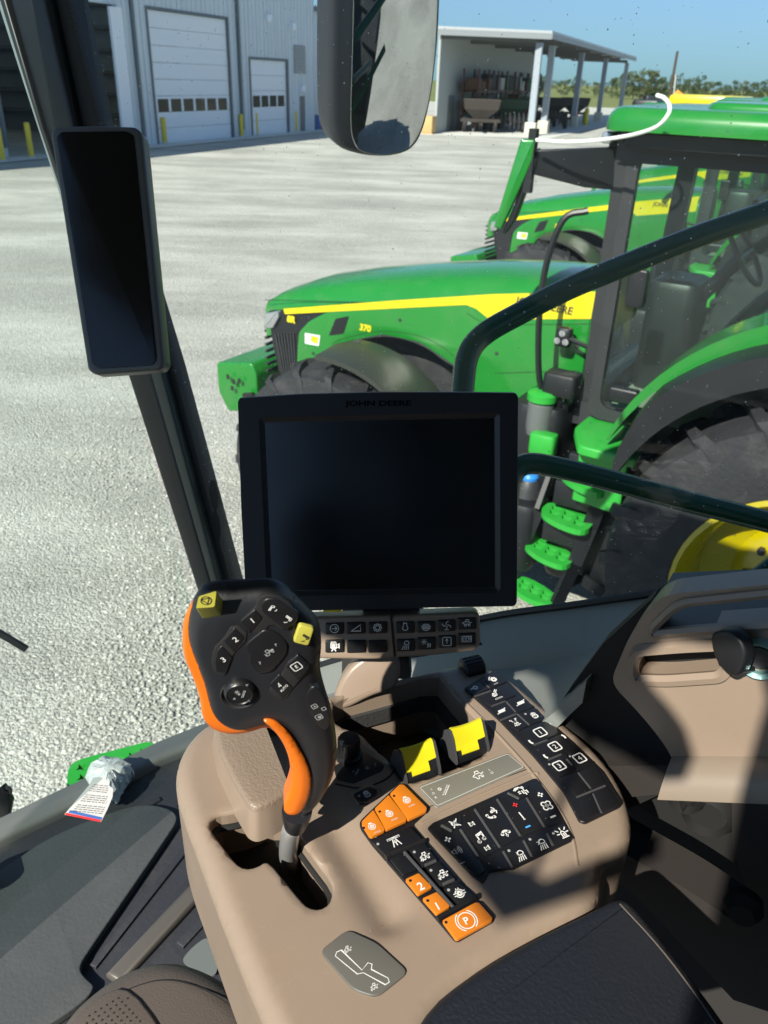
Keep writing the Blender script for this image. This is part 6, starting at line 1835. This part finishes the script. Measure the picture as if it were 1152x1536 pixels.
# smoked label and knob by the grip
mb = MB(); mb.slab(KP, rcorner(KP.hits([(500, 1150), (545, 1128), (576, 1147), (574, 1156), (530, 1176), (505, 1170)]), .003), .001, -.002, .0005); sl_ = mb.build('knob_legend', MT['black'], con)
mb = MB(); tp = KP.up(.0012)
icon(mb, tp, 'auger', 535, 1158, 6, .8, 0); icon(mb, tp, 'star', 551, 1152, 4, .8, 0); icon(mb, tp, 'handle', 563, 1147, 4, .8, 0)
mb.build('legend_print', MT['dim'], sl_, smooth=0)
a, b = KP.hit(523, 1134)
mb = MB(); prof = [(.0135, 0), (.0135, .004), (.011, .005), (.0105, .022), (.0095, .0245), (.001, .025)]
mb.lathe(KP.P(a, b, 0), (0, 0, 1), prof, 30)
for k in range(20):
    an = 2 * math.pi * k / 20
    mb.box(KP.P(a + .0106 * math.cos(an), b + .0106 * math.sin(an), .0135), (.0012, .0016, .017), (math.cos(an), math.sin(an), 0), (-math.sin(an), math.cos(an), 0))
mb.build('ribbed_knob', MT['black'], con, smooth=30)
# thumb wheel at the back of the console
mb = MB(); c = KP.at(708, 1002, 0)
ax = unit(KP.at(725, 1000) - KP.at(693, 1008))
mb.lathe(c - ax * .013, ax, [(.010, 0), (.0125, .002), (.0125, .024), (.010, .026)], 24)
for k in range(16):
    an = 2 * math.pi * k / 16
    e1 = unit(np.cross(ax, (0, 0, 1))); e2 = np.cross(ax, e1); dd = e1 * math.cos(an) + e2 * math.sin(an)
    mb.box(c + dd * .0125, (.022, .0012, .002), ax, np.cross(dd, ax))
mb.build('thumb_wheel', MT['black'], con, smooth=30)
# two yellow thumb levers in black shrouds
def lever(pl_px, pr_px, ylab):
    """front-left and front-right base corners on the console surface"""
    A_ = KP.at(*pl_px); B_ = KP.at(*pr_px)
    wx = unit(B_ - A_); wd = np.linalg.norm(B_ - A_)
    back = unit(np.cross(A3(0, 0, 1), wx))
    P2 = lambda s, f_, z: A_ + wx * s + back * f_ + A3(0, 0, z)
    mb = MB()
    for s0, s1 in ((-.0012, .0012), (wd - .0012, wd + .0012)):
        pts = [(0, -.002), (.0025, .006), (.012, .022), (.0165, .0275), (.021, .027), (.030, .018), (.034, .004), (.034, -.004), (.01, -.004)]
        mb.loft([[P2(s0, f_, z) for f_, z in pts], [P2(s1, f_, z) for f_, z in pts]])
    mb.build('lever_shroud', MT['ridge'], con, smooth=20)
    mb = MB()
    pts = [(.002, -.004), (.0035, .004), (.012, .016), (.018, .018), (.030, .010), (.032, -.004)]
    mb.loft([[P2(.0013, f_, z) for f_, z in pts], [P2(wd - .0013, f_, z) for f_, z in pts]])
    mb.build('lever_base', MT['black'], con, smooth=20)
    mb = MB()
    prof = [(.0030, .0058, .2, .72), (.0048, .0095, .2, .72), (.0056, .0107, .2, .72), (.0057, .0109, .04, .72), (.0082, .0145, .04, .72), (.0083, .0147, .04, .96), (.012, .0205, .04, .96), (.0155, .0265, .04, .96), (.0185, .0295, .04, .96), (.0215, .0285, .04, .96), (.024, .0235, .04, .96)]
    rings = []
    n = len(prof)
    for i, (f_, z, a0, a1) in enumerate(prof):
        row = []
        for k in range(7):
            s = wd * (a0 + (a1 - a0) * k / 6)
            sag = .0024 * (1 - (2 * s / wd - 1) ** 2) * min(1, i / 6)
            row.append(P2(s, f_, z - sag))
        rings.append(row)
    vs = [p for r_ in rings for p in r_]
    fs = [(i * 7 + j, i * 7 + j + 1, (i + 1) * 7 + j + 1, (i + 1) * 7 + j) for i in range(n - 1) for j in range(6)]
    k0 = len(vs)
    vs2 = [p - unit(back * -.4 + A3(0, 0, 1)) * .002 for p in vs]
    fs2 = [tuple(k0 + q for q in f_) for f_ in fs]
    edge_ = []
    for i in range(n - 1): edge_ += [(i * 7, (i + 1) * 7, k0 + (i + 1) * 7, k0 + i * 7), (i * 7 + 6, (i + 1) * 7 + 6, k0 + (i + 1) * 7 + 6, k0 + i * 7 + 6)]
    for j in range(6): edge_ += [(j, j + 1, k0 + j + 1, k0 + j), ((n - 1) * 7 + j, (n - 1) * 7 + j + 1, k0 + (n - 1) * 7 + j + 1, k0 + (n - 1) * 7 + j)]
    mb.add(vs + vs2, fs + fs2 + edge_)
    lv = mb.build('yellow_lever', MT['yellow_lever'], con, smooth=40)
    if ylab: tag(lv, ylab)
lever((611, 1178), (661, 1160), None)
lever((686, 1145), (734, 1128), None)
# armrest pad behind the console
padp = [(585, 1640), (610, 1560), (648, 1502), (690, 1468), (740, 1436), (812, 1398), (883, 1364), (922, 1344), (940, 1346), (960, 1364), (1000, 1412), (1060, 1490), (1110, 1560), (1180, 1700), (900, 1900), (600, 1900)]
mb = MB(); mb.slab(KP, chaikin(KP.hits(padp, .01), 1), .013, -.06, .012, 6); ap = mb.build('armrest_pad', MT['pad'], con, smooth=60)
mb = MB(); sm_ = [KP.P(x, y, .0135) for x, y in chaikin(KP.hits([(930, 1356), (990, 1420), (1050, 1500), (1095, 1570)], .0135), 2, False)]
mb.tube(sm_, .0007, 6); mb.build('pad_seam', MT['seatlea'], ap)

# ---------------------------------------------------------------- monitor
kk = .116
MN = unit(-FW - UP * kk)
MPp = Pl(at(567, 750, .82), unit(RT * math.cos(math.radians(0.2)) + UP * math.sin(math.radians(.2))), UP - FW * kk)
if MPp.n @ MN < 0: raise RuntimeError('monitor plane')
mon = empty('monitor', MPp.at(600, 905, -.03), 'large black touchscreen monitor with its dark screen off, above the console', 'monitor')
mo = [(355, 602), (358, 596), (450, 590), (568, 587), (680, 587), (774, 588), (779, 594), (778, 700), (777, 905), (772, 911), (600, 914), (372, 920), (368, 914), (360, 760)]
scr = [(389, 630), (392, 627), (568, 623), (746, 620), (749, 623), (750, 884), (746, 888), (405, 894), (401, 891)]
MO = rcorner(MPp.hits(mo), .004); SC = rcorner(MPp.hits(scr), .003)
mb = MB(); mb.slab(MPp, MO, -.003, -.028, .004, 3, True); mb.build('monitor_back', mat('monitor_grey_rim', (.16, .15, .14), .4), mon)
mb = MB(); mb.sheet(MPp, inset(ccw(MO), .0012), [SC], top=.0, thick=.0045); mb.build('bezel', MT['bezel'], mon, smooth=20)
lo_ = inset(ccw(SC), -.0015)
mb = MB(); rings = [[MPp.P(x, y, .0003) for x, y in inset(ccw(SC), -.0005)], [MPp.P(x, y, -.0025) for x, y in inset(ccw(SC), .004)], [MPp.P(x, y, -.0028) for x, y in inset(ccw(SC), .0055)], [MPp.P(x, y, -.003) for x, y in inset(ccw(SC), .009)]]
mb.loft(rings, False); mb.build('inner_bezel', MT['black'], mon, smooth=20)
mb = MB(); mb.poly(MPp, inset(ccw(SC), .0045), -.0027); mb.build('screen', MT['screen'], mon, smooth=0)
mb = MB(); label_(mb, MPp, 'JOHN DEERE', 567, 606, 10.5, .0006, np.array([1.0, -.005]), .03, 0, 1.6); mb.build('bezel_lettering', MT['emboss'], mon, smooth=0)
mb = MB(); mb.slab(MPp, MPp.hits([(484, 915), (512, 915), (512, 920), (484, 920)]), -.006, -.012); tag(mb.build('yellow_tab', MT['yellow'], mon, smooth=0))
# switch module under the monitor
SMp = MPp.up(-.012)
sm = empty('switch_module', SMp.at(600, 950), 'narrow tan switch bar with two rows of black buttons under the monitor', 'switch bar')
mb = MB(); mb.slab(SMp, rcorner(SMp.hits([(440, 925), (600, 921), (712, 917), (719, 921), (720, 962), (714, 974), (650, 981), (560, 987), (485, 986), (440, 984)]), .006), .006, -.02, .003); mb.build('bar_body', MT['tan'], sm)
z4 = lambda x, y: (480 + x / 2.215, 880 + y / 2.215)
def sbtn(x0, y0, x1, y1, ic, col='white', w=1.0, s=8):
    pl = SMp.up(.006)
    P_ = rcorner(pl.hits([z4(x0, y0), z4(x1, y0 - 2), z4(x1, y1 - 2), z4(x0, y1)]), .0018)
    mb = MB(); mb.slab(SMp, P_, .0085, .004, .001); b = mb.build('button', MT['key'], sm)
    if ic:
        mb = MB(); u, v = z4((x0 + x1) / 2, (y0 + y1) / 2); icon(mb, SMp.up(.0085), ic, u, v, s, w, .0003, np.array([1.0, -.02])); mb.build('symbol', MT[col], b, smooth=0)
for args in ((18, 120, 78, 158, 'arrow_circle'), (88, 118, 150, 156, 'ramp'), (160, 117, 222, 155, 'gear'), (252, 116, 314, 154, 'knobs'), (322, 115, 383, 152, 'field'), (391, 110, 450, 148, 'blower'), (457, 103, 520, 142, 'combine'),
             (18, 176, 80, 218, 'cam', 'white', 1.5), (90, 178, 152, 219, None), (160, 178, 223, 218, None), (253, 174, 316, 214, 'lamp'), (322, 168, 384, 208, 'sunheat'), (392, 162, 451, 202, 'seatup'), (457, 154, 517, 194, 'ccm')):
    sbtn(*args)
mb = MB(); mb.tube([SMp.at(476 + 112 - 2, 921, .0065), SMp.at(476 + 116, 985, .0065)], .0012, 6); mb.build('bar_joint', MT['void'], sm)
# bracket: black post and curved tan arm
br = empty('monitor_bracket', KP.at(600, 1010), 'black post and curved tan arm carrying the switch bar and monitor', 'bracket')
mb = MB(); mb.bar(MPp.at(602, 960, -.03), KP.at(606, 1012, -.02), .017, .012); mb.bar(MPp.at(560, 800, -.04), MPp.at(602, 975, -.035), .06, .02, up=MN); mb.build('bracket_post', MT['black'], br, smooth=0)
bp2 = MPp.up(-.04)
mb = MB(); mb.slab(bp2, chaikin(bp2.hits([(497, 1062), (505, 1030), (518, 1005), (536, 988), (560, 975), (600, 972), (600, 1030), (560, 1040), (520, 1062)]), 2), .008, -.014, .006); mb.build('bracket_arm', MT['tan'], br)

# ---------------------------------------------------------------- corner display on the post
cdP = Pl(at(160, 370, 1.0), unit(RT * 1.0 + UP * .0 + FW * -.06), unit(UP + FW * -.02))
cdp = empty('corner_display', cdP.at(160, 560), 'tall narrow display with a dark screen and grey rim fixed to the left corner post', 'display')
od = [(75, 205), (77, 193), (88, 188), (140, 187), (200, 189), (210, 194), (214, 205), (231, 370), (247, 540), (243, 553), (235, 556), (180, 560), (140, 562), (131, 556), (128, 545), (100, 370)]
OD = rcorner(cdP.hits([(75, 200), (80, 189), (140, 187), (203, 189), (213, 199), (247, 545), (240, 555), (142, 562), (131, 555)]), .006)
mb = MB(); mb.slab(cdP, OD, 0, -.028, .005, 4, True); mb.build('display_housing', mat('display_grey_rim', (.085, .08, .075), .42, bump=.3, bscale=800), cdp)
gd = [(85, 205), (92, 198), (190, 197), (201, 203), (236, 540), (229, 548), (148, 553), (139, 547)]
GD = rcorner(cdP.hits(gd), .004)
mb = MB(); mb.slab(cdP, GD, .0012, -.003, .0008); g1 = mb.build('display_glass', MT['screen2'], cdp)
mb = MB(); mb.bar(cdP.at(165, 300, -.02), W.at(165, 310, .03), .05, .05); mb.bar(cdP.at(180, 500, -.02), W.at(205, 500, .03), .04, .04); mb.build('mount', MT['black'], cdp)

# ---------------------------------------------------------------- multifunction grip
p1, p2, p3 = at(443, 1235, .655), at(290, 940, .535), at(480, 940, .550)
exj = unit(p3 - p2); eyj = unit((p2 + p3) / 2 - p1)
J = Pl(p2, exj, eyj)
if J.n @ -FW < 0: raise RuntimeError('grip plane')
grip = empty('control_grip', J.at(443, 1270), 'black and orange grip with many buttons on a steel shaft in the console gate', 'control lever')
z5 = lambda p: zc(p, 4.43, 260, 860)
bodypx = [(295, 893), (306, 880), (330, 875), (365, 874), (400, 871), (420, 876), (438, 890), (470, 922), (480, 940), (483, 968), (479, 1000), (485, 1028), (497, 1065), (505, 1105), (506, 1140), (497, 1172), (480, 1200), (462, 1217), (448, 1222), (441, 1200), (447, 1170), (446, 1140), (436, 1108), (424, 1090), (408, 1081), (388, 1084), (366, 1091), (345, 1089), (325, 1078), (314, 1060), (308, 1030), (295, 995), (282, 962), (281, 935), (286, 910)]
orapx = [(290, 897), (300, 886), (330, 884), (400, 884), (440, 900), (470, 945), (474, 1020), (490, 1080), (494, 1140), (480, 1190), (466, 1224), (440, 1230), (427, 1224), (428, 1200), (436, 1172), (435, 1140), (424, 1112), (408, 1092), (396, 1091), (372, 1099), (345, 1102), (319, 1095), (303, 1077), (300, 1045), (287, 1010), (275, 985), (273, 950), (276, 925)]
BO = chaikin(ccw(J.hits(bodypx, -.009)), 2); OR = chaikin(ccw(J.hits(orapx, -.016)), 2)
def dist_field(poly):
    return distpoly(poly)
dbo = distpoly(BO)
def hgrip(x, y):
    d = dbo(x, y); R = .011
    h = 0
    if d < R: h -= R - math.sqrt(max(0, R * R - (R - d) ** 2))
    h += .004 * min(1, d / .02)
    return h
mb = MB(); mb.sheet(J, BO, [], top=-.0, thick=.002, hfun=hgrip, step=.004, rings=(.0006, .0018, .0035, .006, .009))
bx = chaikin(bodypx, 2)
def jring(h, d): return [J.P(x, y, h) for x, y in inset(ccw(J.hits(bx, h)), d)]
mb.loft([jring(-.0125, .0006), jring(-.018, .001), jring(-.024, .0025), jring(-.034, .005), jring(-.042, .010), jring(-.046, .016)])
gb = mb.build('grip_body', MT['grip'], grip, smooth=70)
mb = MB(); ox_ = chaikin(orapx, 2)
def oring(h, d): return [J.P(x, y, h) for x, y in inset(ccw(J.hits(ox_, h)), d)]
mb.loft([oring(-.0085, .003), oring(-.010, .0008), oring(-.014, 0), oring(-.022, 0), oring(-.028, .002), oring(-.031, .006)]); mb.build('orange_shell', MT['orange'], grip, smooth=70)
# orange blade down the front of the stem
blade = [(392, 1083), (404, 1081), (418, 1087), (434, 1103), (448, 1125), (461, 1148), (468, 1170), (466, 1194), (455, 1220), (441, 1226), (426, 1222), (426, 1208), (434, 1190), (439, 1165), (437, 1140), (428, 1118), (410, 1096)]
BL = chaikin(ccw(J.hits(blade, .006)), 2); dbl = distpoly(BL)
mb = MB(); mb.sheet(J, BL, [], top=.004, thick=.016, hfun=lambda x, y: .004 * math.sqrt(min(1, dbl(x, y) / .008)), step=.003, rings=(.0006, .0016, .003)); mb.build('orange_blade', MT['orange'], grip, smooth=70)
mb = MB(); c0 = J.at(445, 1220, -.008); c1 = J.at(443, 1238, -.012); ax = unit(c1 - c0)
mb.tube([c0 - ax * .006, c0, c1, c1 + ax * .002], [.0125, .0125, .0095, .008], 20); mb.build('grip_collar', MT['grip'], grip)
mb = MB()
s0 = c1 - ax * .003; s2 = KP.at(437, 1300, -.05)
pth = crom([s0, s0 + ax * .014 + RT * -.003, (s0 + ax * .014) * .4 + s2 * .6 + RT * -.004, s2], 6)
mb.tube(pth, .0083, 20); mb.build('steel_shaft', MT['steel'], grip)
# grip buttons
TJ = .0055
def jbtn(px, icons=(), m='key', rr=.0015, top=TJ, col='dim', hh=.0035):
    pm = np.mean(px, 0); px = [tuple(pm + (np.array(p) - pm) * 1.14) for p in px]
    P_ = rcorner(inset(ccw(J.hits(px, top)), .0003), rr, 3)
    mb = MB(); mb.slab(J, P_, top, top - hh, .001, 3); b = mb.build('button', MT[m], grip)
    for it in icons:
        nm, u, v, s = it[:4]; cc = it[4] if len(it) > 4 else col; w_ = it[5] if len(it) > 5 else 1.0; rot = it[6] if len(it) > 6 else 0
        mb = MB()
        d_ = np.array([math.cos(math.radians(rot)), -math.sin(math.radians(rot))])
        if nm.startswith('t:'): label_(mb, J.up(top), nm[2:], u, v, s, .0003, d_)
        else: icon(mb, J.up(top), nm, u, v, s, w_, .0003, d_)
        mb.build('symbol', MT[cc], b, smooth=0)
    return b
# dark recesses
mb = MB()
for px in ([(440, 315), (545, 240), (560, 180), (600, 145), (680, 150), (790, 210), (835, 290), (745, 390), (650, 330), (600, 400), (520, 410)], [(250, 640), (265, 500), (330, 440), (400, 330), (520, 410), (380, 560), (370, 650), (330, 690)], [(640, 760), (740, 650), (745, 600), (830, 540), (910, 630), (830, 720), (735, 860), (640, 800)]):
    mb.slab(J, chaikin(J.hits(z5(px), .0048), 1), .0048, .002, .0006)
a, b = J.hit(359, 1043, .0048)
mb.lathe(J.P(a, b, 0), J.n, [(.0135, 0), (.0135, .0045), (.0128, .0052), (.0118, .0045), (.011, .003)], 36)
mb.build('button_surround', MT['void'], gb, smooth=40)
GR = 40
for px, nm, u, v, s in (([(448, 318), (540, 245), (590, 300), (512, 398)], '1', 525, 312, 9.5), ([(335, 448), (405, 368), (470, 430), (400, 520)], '2', 412, 438, 9.5), ([(275, 590), (290, 520), (320, 490), (388, 560), (350, 662), (285, 650)], '3', 332, 572, 9.5)):
    uu, vv = z5([(u, v)])[0]; jbtn(z5(px), [('t:' + nm, uu, vv, s, 'white', 1, 28)])
jbtn(z5([(590, 215), (620, 178), (690, 175), (822, 268), (812, 310), (740, 372), (600, 260)]), [('hitch_up', *z5([(660, 238)])[0], 7, 'white', .9, -20), ('hitch_dn', *z5([(755, 300)])[0], 7, 'white', .9, 40)], rr=.003, top=TJ + .001)
jbtn(z5([(500, 470), (600, 390), (650, 400), (690, 420), (745, 480), (735, 540), (650, 640), (570, 655), (510, 580), (515, 530), (490, 500)]), [('tractor_up', *z5([(635, 520)])[0], 8, 'dim', .9, 35), ('steer', *z5([(680, 472)])[0], 4, 'dim', .8, 190), ('steer', *z5([(575, 592)])[0], 4, 'dim', .8, 190)], rr=.003, top=TJ + .0005)
jbtn(z5([(748, 618), (828, 548), (900, 625), (824, 705)]), [('boxed', *z5([(818, 618)])[0], 8.5, 'white', 1.1, 30), ('t:E', *z5([(818, 618)])[0], 6, 'white', 1, 28)])
jbtn(z5([(640, 745), (705, 678), (790, 760), (722, 828)]), [('steer', *z5([(706, 742)])[0], 6, 'white', 1.2, 20), ('t:AUTO', *z5([(735, 762)])[0], 3.8, 'white', 1, 45)])
a, b = J.hit(*z5([(440, 800)])[0], .008)
mb = MB(); mb.lathe(J.P(a, b, 0), J.n, [(.0105, .002), (.0112, .005), (.0108, .0075), (.009, .0095), (.0085, .0088), (.001, .0082)], 32); rb = mb.build('round_button', MT['key'], grip, smooth=40)
mb = MB(); u, v = z5([(445, 795)])[0]; pj = J.up(.0092)
for nm, du, dv, s, ro in (('star', -5, -1, 4, 10), ('auger', 4, 2, 7, 30), ('tri', -12, -12, 2, 45), ('tri', 10, -12, 2, -45), ('tri', 13, 12, 2, 225), ('tri', -9, 9, 2, 135)):
    d_ = np.array([math.cos(math.radians(ro)), -math.sin(math.radians(ro))]); icon(mb, pj, nm, u + du, v + dv, s, .9, 0, d_)
mb.build('symbol', MT['dim'], rb, smooth=0)
jbtn(z5([(838, 350), (932, 374), (896, 480), (800, 456)]), [('hitch_dn', *z5([(868, 425)])[0], 7, 'darkprint', 1.2, 45)], 'lime', .0024, TJ + .0015)
# yellow cube button at the upper left corner
yb = [(150, 160), (205, 135), (285, 112), (325, 170), (322, 285), (190, 298), (146, 235)]
pj = J.up(.016)
cb = z5([(145, 235), (152, 172), (270, 118), (292, 122), (280, 225), (255, 238)])
cb = z5([(147, 235), (166, 152), (290, 113), (276, 226)])
mb = MB()
T_ = rcorner(ccw(J.hits(cb, .016)), .0015, 3); Bt = [(x * 1.0, y) for x, y in T_]
cT = np.mean(T_, 0)
B_ = rcorner(ccw(J.hits(z5([(190, 299), (204, 196), (330, 172), (322, 286)]), .002)), .0015, 3)
T0 = np.array(T_); B0 = np.array(B_); ks = min(range(len(B0)), key=lambda k: np.abs(np.roll(B0, -k, 0) - B0.mean(0) - T0 + T0.mean(0)).sum()); B0 = np.roll(B0, -ks, 0)
mb.loft([[J.P(*p, .002) for p in B0], [J.P(*p, .0148) for p in (T0 * .93 + B0 * .07)], [J.P(*(T0.mean(0) + (p - T0.mean(0)) * .95), .016) for p in T0]])
q = mb.build('stop_button', MT['lime'], grip, smooth=25)
mb = MB(); icon(mb, J.up(.016), 'estop', *z5([(218, 180)])[0], 8.5, 1.2, .0003, np.array([.97, -.25])); mb.build('symbol', MT['darkprint'], q, smooth=0)
# small buttons on the side of the neck
ng = z5([(870, 860), (900, 765), (955, 745), (1010, 830), (1045, 940), (1040, 1020), (1000, 1050), (950, 1000), (900, 920)])
mb = MB(); mb.slab(J, chaikin(J.hits(ng, .003), 2), .0032, -.006, .001); sp_ = mb.build('neck_panel', MT['key'], grip)
mb = MB(); pj = J.up(.0036)
for (u, v, s, ro) in ((938, 885, 5, 25), (968, 955, 6, 25), (1000, 900, 3.5, 25)):
    uu, vv = z5([(u, v)])[0]; d_ = np.array([math.cos(math.radians(ro)), -math.sin(math.radians(ro))]); icon(mb, pj, 'boxed', uu, vv, s, .9, 0, d_)
uu, vv = z5([(938, 885)])[0]; icon(mb, pj, 'tri', uu, vv, 2.5, .8, 0); uu, vv = z5([(972, 955)])[0]; icon(mb, pj, 'gear', uu, vv, 3, .8, 0)
mb.build('symbol', MT['dim'], sp_, smooth=0)


r_ = random.Random(11)
mb = MB()
while len(mb.f) < 90:
    u, v = r_.uniform(280, 940), r_.uniform(1050, 1500)
    x, y = KP.hit(u, v)
    if not inpoly(CO, x, y) or inpoly(GATE, x, y) or inpoly(POCK, x, y) or dco(x, y) < .02: continue
    rr = r_.uniform(.0002, .0005); a0 = r_.uniform(0, 3)
    mb.poly(KP, [(x + rr * math.cos(a0 + k * 1.57) * r_.uniform(.5, 1.5), y + rr * math.sin(a0 + k * 1.57)) for k in range(4)], .0078 if (540 < u < 740 and v < 1420) else .0045 if u > 740 else hcon(x, y) + .0002)
tag(mb.build('dust_fleck', MT['dim'], con, smooth=0), kind='stuff')

# unseen plate added near the roof, outlined to cast a shadow on the console
SD_ = np.array(SUN_DIR)
bl_ = []
for u, v in [(640, 1238), (690, 1272), (735, 1292), (767, 1303), (792, 1308), (815, 1325), (858, 1306), (905, 1289), (950, 1275), (945, 1325), (854, 1352), (750, 1387), (700, 1322)]:
    P = KP.at(u, v); Q = P + SD_ * ((H + .40 - P[2]) / SD_[2]); bl_.append((float(Q[0]), float(Q[1])))
BP = Pl(A3(0, 0, H + .40), (1, 0, 0), (0, 1, 0))
mb = MB(); mb.slab(BP, bl_, .004, 0)
cb_ = np.mean(bl_, 0); mb.tube([BP.P(cb_[0], cb_[1], .003), C(-.19, -.56, .43)], .004, 6)
mb.build('shadow_plate', MT['black'], cab, smooth=0)
